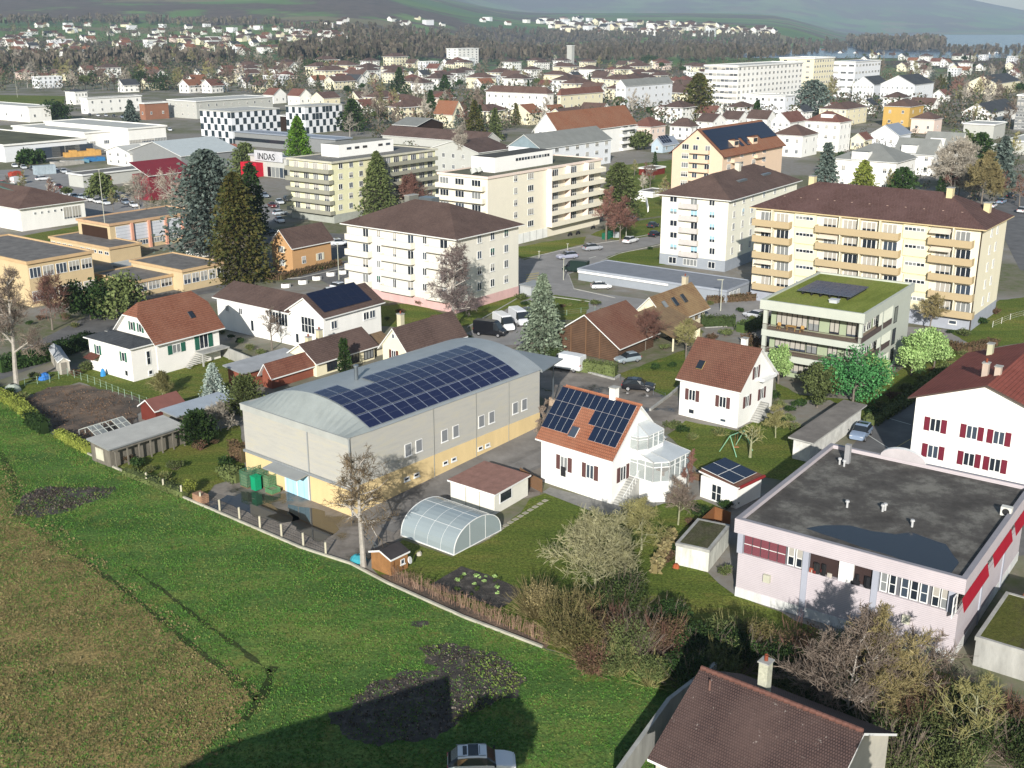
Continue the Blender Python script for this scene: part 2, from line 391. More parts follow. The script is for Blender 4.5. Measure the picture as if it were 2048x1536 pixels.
def nth(n):
    a = ['', 'first', 'second', 'third', 'fourth', 'fifth', 'sixth', 'seventh', 'eighth', 'ninth', 'tenth', 'eleventh', 'twelfth', 'thirteenth', 'fourteenth', 'fifteenth', 'sixteenth', 'seventeenth', 'eighteenth', 'nineteenth']
    t = ['', '', 'twenty', 'thirty', 'forty', 'fifty', 'sixty', 'seventy', 'eighty', 'ninety']
    if n < 20: return a[n]
    if n > 99: return 'hundred and ' + nth(n - 100) if n > 100 else 'hundredth'
    return t[n // 10] + '-' + a[n % 10] if n % 10 else t[n // 10][:-1] + 'ieth'
# ================= GROUND =================
def polymat(key, build):
    if key in _m: return _m[key]
    m, nt, n, b, L = newmat(key); build(nt, n, b, L); _m[key] = m; return m
def g_town(nt, n, b, L):
    tc = n.new('ShaderNodeTexCoord'); v = tc.outputs['Object']; sp = n.new('ShaderNodeSeparateXYZ'); L.new(v, sp.inputs[0])
    near = mixc(nt, ramp(nt, noisy(nt, v, .035, 5, .6), [(.44, (0, 0, 0)), (.56, (1, 1, 1))]), (.27, .26, .24, 1), (.12, .14, .06, 1))
    near = mixc(nt, ramp(nt, noisy(nt, v, .5, 5, .7), [(.35, (0, 0, 0)), (.7, (1, 1, 1))]), near, (.22, .19, .15, 1))
    vo = n.new('ShaderNodeTexVoronoi'); vo.inputs['Scale'].default_value = .0042; L.new(v, vo.inputs['Vector'])
    sc2 = n.new('ShaderNodeSeparateColor'); L.new(vo.outputs['Color'], sc2.inputs[0])
    fld = ramp(nt, sc2.outputs[0], [(0, (.11, .19, .06)), (.3, (.15, .23, .08)), (.55, (.10, .17, .075)), (.75, (.20, .18, .10)), (.9, (.13, .21, .07))], 'CONSTANT')
    wood = ramp(nt, noisy(nt, v, .0021, 9, .62), [(.49, (0, 0, 0)), (.54, (1, 1, 1))])
    wc = ramp(nt, noisy(nt, v, .03, 4, .7), [(.3, (.075, .06, .052)), (.6, (.13, .10, .085)), (.8, (.055, .075, .04))])
    far = mixc(nt, wood, fld, wc)
    hi = ramp(nt, noisy(nt, v, .0016, 10, .72), [(.40, (0, 0, 0)), (.50, (1, 1, 1))])
    mt = mixc(nt, hi, (.17, .22, .10, 1), wc)
    mr = n.new('ShaderNodeMapRange'); L.new(sp.outputs[1], mr.inputs[0]); mr.inputs[1].default_value = 900; mr.inputs[2].default_value = 1500
    c = mixc(nt, mr.outputs[0], near, far)
    m2 = n.new('ShaderNodeMapRange'); L.new(sp.outputs[2], m2.inputs[0]); m2.inputs[1].default_value = 130; m2.inputs[2].default_value = 260
    c = mixc(nt, m2.outputs[0], c, mt); L.new(c, b.inputs['Base Color']); b.inputs['Roughness'].default_value = .95; b.inputs['Specular IOR Level'].default_value = .1
mb = MB(); ys = [-80, 300, 650]; y = 650.
while y < 17000: y *= 1.032; ys.append(y)
NQ = 110; idx = []
for y in ys:
    row = []
    for i in range(NQ + 1):
        q = -.72 + 1.44 * i / NQ; x = q * max(650., y); row.append(len(mb.v)); mb.v.append((x, y, terr(x, y) if y > 650 else 0.))
    idx.append(row)
for a in range(len(ys) - 1):
    for i in range(NQ): mb.f.append((idx[a][i], idx[a][i + 1], idx[a + 1][i + 1], idx[a + 1][i])); mb.m.append(0); mb.uv += [(0, 0)] * 4
tag(mb.build('ground', polymat('ground_town', g_town), smooth=True), kind='structure')
def g_water(nt, n, b, L):
    b.inputs['Base Color'].default_value = (.07, .13, .22, 1); b.inputs['Roughness'].default_value = .22
    tc = n.new('ShaderNodeTexCoord'); bump(nt, b, noisy(nt, tc.outputs['Object'], .05, 3), .15, 1.)
mb = MB(); mb.poly([(200, 1500, -3), (8200, 1500, -3), (8200, 9600, -3), (200, 9600, -3)])
tag(mb.build('water', polymat('lake_water', g_water)), kind='structure')

def rag(pts, step, amp, seed):
    """ragged outline: subdivide and push the edge with noise"""
    o = []; k = len(pts)
    for i in range(k):
        a, b = pts[i], pts[(i + 1) % k]; L_ = (b - a).length; n = max(1, int(L_ / step))
        nr = Vector((a.y - b.y, b.x - a.x, 0)).normalized() if L_ > 0 else Vector((0, 0, 0))
        for j in range(n):
            p = a.lerp(b, j / n); d = noise.noise(Vector((p.x * .55, p.y * .55, seed))) * amp + noise.noise(Vector((p.x * 2.1, p.y * 2.1, seed + 5))) * amp * .5
            o.append(p + nr * d)
    return o
def sheet(name, px, z, mat, kind='structure', ragged=None, seed=0):
    P = [G(x, y, 0) for x, y in px]
    if ragged: P = rag(P, ragged[0], ragged[1], seed)
    mb = MB(); mb.poly([(p.x, p.y, z) for p in P], 0, [(p.x, p.y) for p in P])
    bm = bmesh.new(); me = mb.mesh(name, [mat]); bm.from_mesh(me); bmesh.ops.triangulate(bm, faces=bm.faces)
    for f in bm.faces:
        if f.normal.z < 0: f.normal_flip()
    bm.to_mesh(me); bm.free(); return tag(link(name, me), kind=kind)
def grassm(key, cols, brown=None):
    def bld(nt, n, b, L):
        tc = n.new('ShaderNodeTexCoord'); v = tc.outputs['Object']
        mp = n.new('ShaderNodeMapping'); mp.inputs['Rotation'].default_value = (0, 0, .9); mp.inputs['Scale'].default_value = (.45, 1.6, 1); L.new(v, mp.inputs[0])
        c = ramp(nt, noisy(nt, mp.outputs[0], .11, 7, .72), [(.36, hx(cols[0])), (.5, hx(cols[1])), (.62, hx(cols[2]))])
        f = ramp(nt, noisy(nt, v, 3.5, 5, .75), [(.25, (.45,) * 3), (.5, (1.,) * 3), (.75, (1.5,) * 3)]); c = mixc(nt, .85, c, f, 'MULTIPLY')
        if brown:
            f2 = ramp(nt, noisy(nt, v, brown[1], 5, .75), [(brown[2], (0, 0, 0)), (brown[2] + .14, (1, 1, 1))]); c = mixc(nt, f2, c, hx(brown[0])); c = mixc(nt, .8, c, f, 'MULTIPLY')
        L.new(c, b.inputs['Base Color']); b.inputs['Roughness'].default_value = .95; b.inputs['Specular IOR Level'].default_value = .1
        bump(nt, b, noisy(nt, v, 5., 4, .8), .9, .12)
    return polymat(key, bld)
FIELD = grassm('meadow_grass', ['#476430', '#557238', '#728242'], ('#7a7c42', .35, .53))
LAWN = grassm('lawn_grass', ['#52642a', '#626e30', '#75743a'], ('#80763f', .3, .6))
DRYG = grassm('dry_grass', ['#8a7a4e', '#988558', '#747244'], ('#56663a', .3, .52))
TRK = grassm('worn_track', ['#2c3a1e', '#3a4626', '#4a5030'])
def g_soil(nt, n, b, L):
    tc = n.new('ShaderNodeTexCoord'); v = tc.outputs['Object']
    c = ramp(nt, noisy(nt, v, .9, 6, .75), [(.3, (.026, .022, .02)), (.52, (.06, .05, .042)), (.7, (.15, .13, .11))])
    L.new(c, b.inputs['Base Color']); b.inputs['Roughness'].default_value = .9; bump(nt, b, noisy(nt, v, 3.5, 4, .8), 1., .2)
SOIL = polymat('dark_soil', g_soil)
def g_plot(nt, n, b, L):
    tc = n.new('ShaderNodeTexCoord'); v = tc.outputs['Object']
    c = ramp(nt, noisy(nt, v, .25, 6, .75), [(.35, (.05, .042, .034)), (.5, (.12, .085, .06)), (.65, (.22, .15, .10))])
    L.new(c, b.inputs['Base Color']); b.inputs['Roughness'].default_value = .9; bump(nt, b, noisy(nt, v, 3., 4, .8), 1., .2)
PLOT = polymat('garden_plot_soil', g_plot)
def g_yard(nt, n, b, L):
    tc = n.new('ShaderNodeTexCoord'); v = tc.outputs['Object']
    wet = ramp(nt, noisy(nt, v, .16, 6, .62), [(.52, (0, 0, 0)), (.60, (1, 1, 1))])
    c = ramp(nt, noisy(nt, v, .4, 6, .7), [(.3, (.14, .12, .10)), (.6, (.25, .22, .19)), (.8, (.32, .285, .25))])
    c = mixc(nt, wet, c, (.035, .032, .03, 1)); L.new(c, b.inputs['Base Color'])
    r = mixc(nt, wet, (.85,) * 3 + (1,), (.12,) * 3 + (1,)); L.new(r, b.inputs['Roughness']); b.inputs['Specular IOR Level'].default_value = .45
YARD = polymat('wet_yard', g_yard)
ROAD = M('road_asphalt', (.27, .26, .25), var=.18, scale=.25, bmp=.2); DROAD = M('dark_asphalt', (.14, .137, .135), var=.28, scale=.3, bmp=.2)

sheet('meadow', [(-700, 700), (0, 790), (113, 875), (228, 936), (381, 1002), (600, 1096), (702, 1129), (776, 1168), (928, 1236), (1095, 1300), (1300, 1350), (1420, 1380), (1700, 1800), (2100, 2600), (-1500, 2600)], .02, FIELD)
sheet('dry_meadow', [(-300, 960), (-60, 985), (0, 1000), (40, 1050), (100, 1085), (170, 1125), (225, 1165), (300, 1225), (380, 1290), (440, 1335), (482, 1368), (508, 1405), (480, 1440), (440, 1475), (390, 1530), (350, 1600), (-600, 2100)], .035, DRYG, ragged=(.35, 1.5), seed=3)
sheet('soil_patch', [(28, 1030), (48, 990), (80, 975), (150, 973), (232, 976), (215, 995), (170, 1008), (140, 1022), (80, 1037)], .05, SOIL, ragged=(.25, .7), seed=9)
sheet('soil_patch', [(838, 1296), (905, 1288), (965, 1300), (1010, 1318), (1056, 1362), (1030, 1395), (985, 1412), (925, 1432), (870, 1475), (760, 1490), (700, 1478), (660, 1430), (700, 1408), (740, 1368), (800, 1350), (870, 1338)], .05, SOIL, ragged=(.25, .9), seed=2)
sheet('soil_patch', [(825, 1247), (860, 1243), (868, 1250), (838, 1256)], .05, SOIL, ragged=(.2, .4), seed=4)
sheet('yard', [(398, 1006), (430, 972), (500, 950), (700, 1020), (800, 960), (985, 905), (1068, 858), (1090, 800), (1040, 760), (1000, 690), (1060, 655), (1120, 690), (1180, 735), (1260, 752), (1370, 800), (1372, 850), (1240, 830), (1180, 800), (1105, 860), (1090, 890), (1080, 990), (1000, 1010), (902, 1010), (806, 1075), (760, 1110), (702, 1129)], .02, YARD)
for k, px in enumerate([[(436, 1000), (455, 990), (540, 1005), (600, 1040), (560, 1046), (500, 1030)], [(575, 1010), (640, 1020), (680, 1060), (640, 1085), (590, 1060)]]):
    m_, nt_, n_, b_, L_ = newmat('puddle_water') if 'puddle_water' not in _m else (_m['puddle_water'], 0, 0, 0, 0)
    if nt_: b_.inputs['Base Color'].default_value = (.03, .027, .024, 1); b_.inputs['Roughness'].default_value = .04; b_.inputs['Specular IOR Level'].default_value = .6; _m['puddle_water'] = m_
    sheet('puddle_water', px, .035, m_, ragged=(.6, .5), seed=k)
for k, (px, w_) in enumerate([([(95, 1080), (170, 1125), (225, 1163), (300, 1222), (380, 1288), (445, 1336), (486, 1368), (512, 1402)], .45), ([(545, 1335), (532, 1385), (512, 1405), (490, 1440)], .6), ([(250, 1130), (330, 1185), (400, 1240), (470, 1290), (540, 1345)], .35), ([(0, 905), (25, 950), (35, 1000)], .5)]):
    P = [G(x, y) for x, y in px]; q = []; q2 = []
    for i in range(len(P)):
        d = (P[min(i + 1, len(P) - 1)] - P[max(i - 1, 0)]); n_ = Vector((-d.y, d.x, 0)).normalized() * w_ / 2; q.append(P[i] + n_); q2.append(P[i] - n_)
    pts = rag(q + q2[::-1], .4, .3, k); mb = MB(); mb.poly([(p.x, p.y, .042) for p in pts]); me = mb.mesh('worn_track', [TRK]); bm = bmesh.new(); bm.from_mesh(me); bmesh.ops.triangulate(bm, faces=bm.faces); bm.to_mesh(me); bm.free(); tag(link('worn_track', me), kind='structure')
# lawns
for k, px in enumerate([
    [(740, 1135), (806, 1080), (905, 1115), (1003, 1064), (1062, 1000), (1095, 985), (1220, 1020), (1300, 1010), (1400, 1000), (1440, 1015), (1350, 1085), (1352, 1125), (1416, 1146), (1468, 1190), (1560, 1225), (1700, 1290), (1900, 1350), (2000, 1500), (1600, 1500), (1420, 1380), (1300, 1350), (1095, 1300), (928, 1236), (776, 1168)],
    [(1335, 870), (1370, 842), (1475, 862), (1540, 825), (1580, 845), (1632, 915), (1570, 962), (1525, 955), (1450, 922), (1400, 950), (1370, 900)],
    [(113, 873), (120, 850), (180, 905), (330, 880), (480, 850), (492, 950), (430, 970), (398, 1003), (228, 934)],
    [(0, 775), (95, 745), (180, 735), (430, 680), (480, 720), (455, 790), (340, 850), (290, 830), (250, 795), (160, 765), (60, 790), (10, 800)],
    [(760, 612), (830, 606), (900, 632), (1030, 590), (1062, 595), (940, 650), (880, 662), (740, 650)],
    [(1033, 512), (1036, 494), (1090, 484), (1172, 473), (1168, 488), (1110, 502), (1050, 520)],
    [(1212, 515), (1240, 505), (1322, 495), (1330, 530), (1290, 532), (1240, 528)],
    [(1180, 470), (1230, 448), (1322, 435), (1328, 468), (1240, 482)],
    [(1215, 430), (1250, 330), (1345, 320), (1340, 430), (1260, 440)],
    [(1235, 750), (1290, 728), (1370, 700), (1375, 770), (1330, 792), (1290, 775)],
    [(1550, 765), (1600, 790), (1712, 800), (1830, 720), (1900, 690), (1960, 700), (1830, 790), (1742, 850), (1660, 800), (1560, 800)],
    [(1900, 665), (2000, 600), (2200, 580), (2200, 660), (1960, 700)],
    [(-100, 212), (-100, 190), (0, 190), (130, 192), (128, 207)],
    [(0, 480), (165, 450), (220, 440), (260, 470), (170, 490), (60, 495)],
    [(1020, 610), (1110, 590), (1180, 600), (1170, 640), (1090, 640)]]):
    sheet('lawn', px, .022 + k * .0008, LAWN, ragged=(1.5, .35), seed=k)
sheet('garden_plot', [(40, 805), (95, 775), (160, 768), (250, 788), (290, 800), (275, 835), (235, 870), (180, 895), (95, 850)], .045, PLOT, ragged=(.6, .5), seed=6)
sheet('garden_bed', [(860, 1170), (922, 1133), (975, 1150), (1043, 1180), (1035, 1195), (1000, 1217), (965, 1205), (905, 1190)], .045, SOIL, ragged=(.6, .2), seed=8)
sheet('hedge_strip_soil', [(760, 1150), (800, 1150), (880, 1190), (1000, 1245), (1098, 1290), (1092, 1298), (928, 1234), (776, 1166)], .046, PLOT)
# roads
sheet('road', [(990, 640), (1036, 596), (1036, 520), (1110, 503), (1170, 490), (1240, 480), (1330, 462), (1500, 430), (1500, 445), (1330, 485), (1240, 505), (1180, 530), (1135, 548), (1150, 580), (1300, 600), (1420, 600), (1510, 590), (1640, 640), (1900, 660), (2048, 720), (2048, 760), (1830, 690), (1560, 640), (1400, 650), (1180, 640), (1110, 620), (1060, 690), (1000, 690), (940, 690), (880, 690)], .024, ROAD)
sheet('road', [(0, 760), (200, 690), (330, 600), (430, 585), (480, 560), (640, 560), (700, 590), (700, 520), (560, 545), (440, 560), (300, 590), (200, 620), (0, 720)], .024, DROAD)
sheet('road', [(530, 480), (600, 460), (700, 470), (700, 510), (640, 530), (560, 500)], .025, DROAD)
sheet('road', [(1500, 1110), (1620, 985), (1742, 850), (1830, 795), (2100, 800), (2100, 1100), (1600, 1200)], .024, DROAD)
sheet('road', [(1980, 420), (2048, 380), (2200, 380), (2200, 560), (2040, 540)], .024, DROAD)
sheet('road', [(-100, 400), (0, 340), (130, 335), (280, 400), (420, 440), (560, 400), (560, 440), (420, 470), (280, 430), (0, 450)], .023, ROAD)
sheet('terrace', [(1085, 985), (1100, 975), (1222, 1008), (1300, 985), (1340, 985), (1350, 1000), (1260, 1030), (1200, 1030)], .05, M('paving_stone', (.22, .215, .20), var=.2, scale=1.5))
wl = MC('#d8d8d0', .9)
for i in range(7):   # painted bars of the crossing
    a = G(1052, 549 + i * 4.6); b_ = G(1078, 545 + i * 4.6); d = (G(1052, 551 + i * 4.6) - a)
    mb = MB(); mb.poly([(a.x, a.y, .045), (b_.x, b_.y, .045), (b_.x + d.x, b_.y + d.y, .045), (a.x + d.x, a.y + d.y, .045)]); tag(mb.build('road_marking', M('yellow_road_paint', (.42, .36, .18), var=.2)), kind='structure')
def stripe(a, b, wd, m):
    a = G(*a); b = G(*b); n_ = Vector((a.y - b.y, b.x - a.x, 0)).normalized() * wd / 2
    mb = MB(); mb.poly([(p.x, p.y, .046) for p in (a - n_, a + n_, b + n_, b - n_)]); return tag(mb.build('road_marking', m), kind='structure')
stripe((1640, 985), (1822, 878), .12, M('yellow_line_paint', (.5, .42, .2), var=.2))
stripe((1178, 517), (1192, 513), .25, wl)
for a, b in [((1735, 870), (1790, 905)), ((1690, 935), (1740, 975)), ((1760, 832), (1822, 850))]: stripe(a, b, .12, wl)
def wallline(name, px, h, t, mat, label, cat, group=None, z0=-.1):
    P = [G(x, y) for x, y in px]; mb = MB()
    for a, b in zip(P, P[1:]):
        n_ = Vector((a.y - b.y, b.x - a.x, 0)).normalized() * t / 2; q = [a - n_, a + n_, b + n_, b - n_]
        mb.prism([(p.x, p.y) for p in q], z0, h)
    return tag(mb.build(name, mat), label, cat, group)
wallline('kerb_wall', [(113, 875), (228, 936), (381, 1002), (600, 1096), (702, 1129), (776, 1168), (928, 1236), (1085, 1296)], .22, .22, MC('#c9c4b2', .75, var=.2), 'long pale concrete kerb wall along the green meadow', 'wall')
# ================= MAIN BUILDINGS =================
def zat(f, x, y, py):
    P = toW(f, x, y); k = (CY - py) / F
    return P.y * (k * C_ - S_) / (C_ + k * S_) + H - f.z0
def spx(f, face, px, z):
    lo, hi = -60., 120.
    for _ in range(50):
        m = (lo + hi) / 2; P = toW(f, m, 0, z) if face == 'y' else toW(f, 0, m, z)
        if (PJ(*P)[0] < px) == (face == 'y'): lo = m
        else: hi = m
    return lo
def plate(root, name, mats, o, ex, ey, w, h, th=.05, uv0=(0, 0)):
    """thin box with its corner at o, lying along unit vectors ex, ey"""
    o = Vector(o); ex = Vector(ex).normalized(); ey = Vector(ey).normalized(); n_ = ex.cross(ey) * th; mb = MB()
    a = [o, o + ex * w, o + ex * w + ey * h, o + ey * h]
    mb.poly([p + n_ for p in a], 0, [(0, 0), (w, 0), (w, h), (0, h)]); mb.poly(list(reversed(a)), 1)
    for i in range(4): mb.poly([a[i], a[(i + 1) % 4], a[(i + 1) % 4] + n_, a[i] + n_], 1)
    return mb.build(name, mats, root)
def spipe(root, pts, r=.05, m=None, name='downpipe'):
    mb = MB()
    for a, b in zip(pts, pts[1:]): mb.tube(a, b, r, r, 6)
    return mb.build(name, m or ZINC, root)

# ---- barrel roofed hall ----
def g_hall(nt, n, b, L):
    tc = n.new('ShaderNodeTexCoord'); v = tc.outputs['Object']; mp = n.new('ShaderNodeMapping'); mp.inputs['Scale'].default_value = (.35, .35, 2.2); L.new(v, mp.inputs[0])
    c = ramp(nt, noisy(nt, mp.outputs[0], 1., 6, .7), [(.3, hx('#a5a39c')), (.5, hx('#adaba4')), (.62, hx('#b1ad9f')), (.72, hx('#a9a79f'))])
    L.new(c, b.inputs['Base Color']); b.inputs['Roughness'].default_value = .9
HALLC = polymat('weathered_render', g_hall)
f = frm((704.6, 1033), 876, (484.9, 805.5), (1078, 738)); hall = f; X, Y, h = f.Lx, f.Ly, f.h; RI = 2.1
r = thing('industrial_hall', 'long hall with grey barrel roof carrying solar panels above pale render and yellow base walls', 'hall', f.O, f.a)
mb = MB(); mb.box(0, X, 0, Y, 3.1, h); mb.build('wall', HALLC, r)
mb = MB(); mb.box(-.05, X + .05, -.05, Y + .05, -.3, 3.1); mb.build('base_wall', M('yellow_render', hx('#dfc694', .9)[:3], var=.08, scale=.5, streak=True), r)
mb = MB(); mb.box(-.3, -.05, -.05, Y + .05, 3.0, 3.25); mb.build('flashing', ZINC, r)
mb = MB(); mb.box(-.22, .05, -.1, Y + .1, h - .75, h - .1); mb.box(-.3, .08, -.12, Y + .12, h - .1, h + .02); mb.build('fascia', MC('#b9bbb6', .8, var=.1), r)
RR = ((Y / 2) ** 2 + RI ** 2) / (2 * RI); A0 = asin((Y / 2 + .15) / RR)
def arc(a): return (Y / 2 - RR * sin(a), h + RI - RR + RR * cos(a))     # a>0: towards y=0
N = 20; mb = MB(); XS = [3.0, 8, 13, 18, 23, 28, X + .3]
AA = [A0 - 2 * A0 * i / N for i in range(N + 1)]
for xa, xb in zip(XS, XS[1:]):
    for i in range(N):
        p, q = arc(AA[i]), arc(AA[i + 1]); s0, s1 = RR * (A0 - AA[i]), RR * (A0 - AA[i + 1])
        mb.poly([(xa, p[0], p[1]), (xb, p[0], p[1]), (xb, q[0], q[1]), (xa, q[0], q[1])], 0, [(xa, s0), (xb, s0), (xb, s1), (xa, s1)])
for i in range(N):
    p, q = arc(AA[i]), arc(AA[i + 1]); mb.poly([(-.1, p[0], h + .03), (3.0, p[0], p[1]), (3.0, q[0], q[1]), (-.1, q[0], h + .03)], 1, [(0, 0)] * 4)
    mb.poly([(X + .3, p[0], p[1]), (X + .3, p[0], h - .3), (X + .3, q[0], h - .3), (X + .3, q[0], q[1])], 1)
mb.build('roof', [lined('ribbed_metal_roof', '#a3a9ab', '#8d9496', .28, .4, 'U', rough=.5, metal=.25, blend=.2), M('front_metal_roof', (.36, .39, .37), rough=.55, metal=.2, var=.1)], r, smooth=False)
PV = solarm('solar_cells_dark', 1.66, 2.06, half=1, lw=.03, off=(0, 0))
pw, ph_ = 1.74, (A0 * RR) / 4.05; nn_ = 14; x0 = 3.05
for row in range(4):
    a1 = A0 - (row * ph_ + .35) / RR; a2 = a1 - (ph_ - .05) / RR
    p, q = arc(a1), arc(a2); ey = Vector((0, q[0] - p[0], q[1] - p[1]))
    for c in range(nn_):
        if row == 3 and 2 <= c < 4: continue
        plate(r, 'solar_panel', [PV, METAL], (x0 + c * pw, p[0], p[1] + .10), (1, 0, 0), ey, pw - .06, ey.length - .04, .04)
mb = MB(); mb.tube((9.4, 8.9, h + RI - .1), (9.4, 8.9, h + RI + 1.5), .22, .22, 12); mb.tube((9.4, 8.9, h + RI + 1.5), (9.4, 8.9, h + RI + 1.7), .32, .3, 12, cap=True); mb.build('flue', METAL, r, smooth=False)
pass
for s in (8.3, 9.95, 14.0, 15.85, 20.2, 22.0, 26.3, 28.0):
    win(r, f, 'y', s, 4.2, 1.0, 1.4, 'sH')
for s in (7.9, 9.4, 14.0, 15.4, 19.9, 21.2): win(r, f, 'y', s, 1.45, .8, .45, 's', near=True, out=.06)
mb = MB(); mb.box(-.1, .0, 6.6, 10.4, 0, 2.75)
dr = mb.build('roller_door', lined('blue_door_panels', '#a9d3e8', '#8ebcd2', .9, .1, 'U'), r); q = MB(); q.box(-.14, -.1, 8.45, 8.55, 0, 2.75); q.box(-.14, -.1, 6.5, 6.62, 0, 2.85); q.box(-.14, -.1, 10.38, 10.5, 0, 2.85); q.build('frame', TRIM, dr)
mb = MB(); mb.slab([(-1.9, 6.3, 2.95), (-1.9, 11.9, 2.95), (0, 11.9, 3.2), (0, 6.3, 3.2)], .14); mb.build('canopy', ZINC, r)
spipe(r, [(-.08, -.1, h - .1), (-.08, -.12, .0)], .09); spipe(r, [(-.08, 6.4, h - .7), (-.08, 6.4, .0)], .07)
for x in (12.2, 19.2, 25): spipe(r, [(x, -.1, h), (x, -.1, .4)], .04, MC('#a9aaa4', .7))
mb = MB(); mb.slab([(X + .2, -.3, h - .3), (X + 12, 5.5, h - 2.4), (X + 7, 11.5, h - .9), (X + .2, Y * .62, h - .2)], .12); mb.build('loading_canopy', ZINC, r)
mb = MB()
for p in ((X + 10.5, 6), (X + 6.5, 10.8)): mb.tube((p[0], p[1], 0), (p[0], p[1], h - 2.1), .09, .09, 6)
mb.build('post', METAL, r)
lane = MB(); za = .05
P = [toW(f, 0, -.0, .025), toW(f, X + 1, 0, 1.35), toW(f, X + 1, -4.2, .8), toW(f, 0, -4.2, .022)]; Q = [toW(f, 0, -4.2, .022), toW(f, X + 1, -4.2, .8), toW(f, X + 3, -6.8, .02), toW(f, 0, -6.0, .02)]
lane.poly(P); lane.poly(Q); lane.poly([P[1], toW(f, X + 7, 1, .02), toW(f, X + 6, -5, .02), P[2]]); lane.poly([P[1], toW(f, X + 1, 3, 0), toW(f, X + 7, 1, .02)]); tag(lane.build('path', ASPH), kind='structure')

# ---- white house with solar roof ----
WR = MC('#f4f2ec', .93, var=.055, scale=.5, streak=True)
f = frm((1222, 1009), 910.5, (1083, 868), (1322, 866)); f.Lx = 8.6; wh = f; X, Y, h = f.Lx, f.Ly, f.h; rise = 4.35
r = house(f, 'white_house', 'white house with solar panels on its orange tiled roof and a glazed conservatory', 'house', WR, T_RED if False else tile('terracotta_roof_tiles', '#a0664c', '#935a42', '#9a705a'), 'gy', rise, .55, .45)
sl_ = rise / (X / 2); un = Vector((1, 0, sl_)).normalized(); LS = sqrt((X / 2) ** 2 + rise ** 2)
PV2 = solarm('solar_cells_blue', 20, 20, '#1a2438', '#aebccb', .01)
pw, phh = .895, 1.74; y_far = Y + .05; top = LS - .25
for row in range(3):
    s0 = top - (row + 1) * phh
    for c in range(11):
        yy = Y + .38 - c * (pw + .02)
        if row == 1 and c in (4, 5): continue
        if row == 2 and c in (4, 5, 6): continue
        if row == 1 and c == 4: continue
        o = Vector((0, yy, h + .22)) + un * s0
        plate(r, 'solar_panel', [PV2, TRIM], o, (0, -1, 0), un, pw, phh - .03, .05)
o = Vector((0, Y - 4 * .85 - .05, h + .2)) + un * (top - 3 * phh - .2); k = plate(r, 'skylight', [GLASS, TRIM], o, (0, -1, 0), un, .95, 1.25, .14)
chimney(r, X / 2 + .1, 3.2, h + rise, .8, .7, 1.3, WR, pot=False)
mb = MB()
for i in range(int(Y / .33) + 2): mb.tube((X / 2, -.5 + i * .33, h + rise + .2), (X / 2, -.5 + i * .33 + .3, h + rise + .22), .13, .10, 6)
mb.build('ridge_tiles', MC('#b87a5c', .8, var=.2), r)
SH = '#6a4a48'
for s, z in ((6.4, 2.15), (2.85, 2.15)): win(r, f, 'x', s, z, 1.05, 1.65, 'ms', SH, near=True)
win(r, f, 'y', 1.95, 2.15, 1.05, 1.65, 'ms', SH, near=True)
cl = MB(); cl.box(-.16, -.1, 6.1, 6.75, 1.5, 2.6); tag(cl.build('hanging_cloth', DARK, None, False, f.O, f.a), 'dark cloth hanging out of the left shuttered window of the solar white house', 'cloth')
# oriel
def glazed(root, name, pts, z0, z1, zr, apex, frame, rail=None, roofmat=None):
    """polygonal glazed bay; pts outer polyline, apex list of wall points"""
    fr_ = MB(); gl = MB(); rf = MB()
    for a, b in zip(pts, pts[1:]):
        a = Vector((a[0], a[1], 0)); b = Vector((b[0], b[1], 0)); L_ = (b - a).length; n = max(1, round(L_ / .95)); d = (b - a) / n
        for i in range(n + 1):
            p = a + d * i; fr_.box(p.x - .05, p.x + .05, p.y - .05, p.y + .05, z0, z1)
        for zz in (z0, z1 - .12, z0 + (z1 - z0) * .72): fr_.tube((a.x, a.y, zz + .05), (b.x, b.y, zz + .05), .06, .06, 4)
        gl.poly([(a.x, a.y, z0), (b.x, b.y, z0), (b.x, b.y, z1), (a.x, a.y, z1)])
    k = len(pts)
    for i in range(k - 1):
        a, b = pts[i], pts[i + 1]; m_ = apex[min(i, len(apex) - 1)]; m2 = apex[min(i + 1, len(apex) - 1)]
        q = [(a[0], a[1], z1), (b[0], b[1], z1), (m2[0], m2[1], zr)] + ([(m_[0], m_[1], zr)] if m_ != m2 else [])
        rf.slab(q, .08); fr_.tube(q[0], q[-1], .05, .05, 4); fr_.tube(q[1], q[2], .05, .05, 4)
    o = fr_.build(name, frame, root); gl.build('pane', glasst, o); rf.build('glass_roof', roofmat or M('white_glass_roof', (.5, .53, .54), rough=.2, spec=.5, var=.1), o); return o
def _gt():
    m, nt, n, b, L = newmat('conservatory_glass'); t = n.new('ShaderNodeBsdfTransparent'); t.inputs[0].default_value = (.85, .88, .88, 1); x = n.new('ShaderNodeMixShader'); x.inputs[0].default_value = .35
    b.inputs['Base Color'].default_value = (.5, .55, .55, 1); b.inputs['Roughness'].default_value = .08; L.new(t.outputs[0], x.inputs[1]); L.new(b.outputs[0], x.inputs[2]); L.new(x.outputs[0], n['Material Output'].inputs[0]); return m
glasst = _gt()
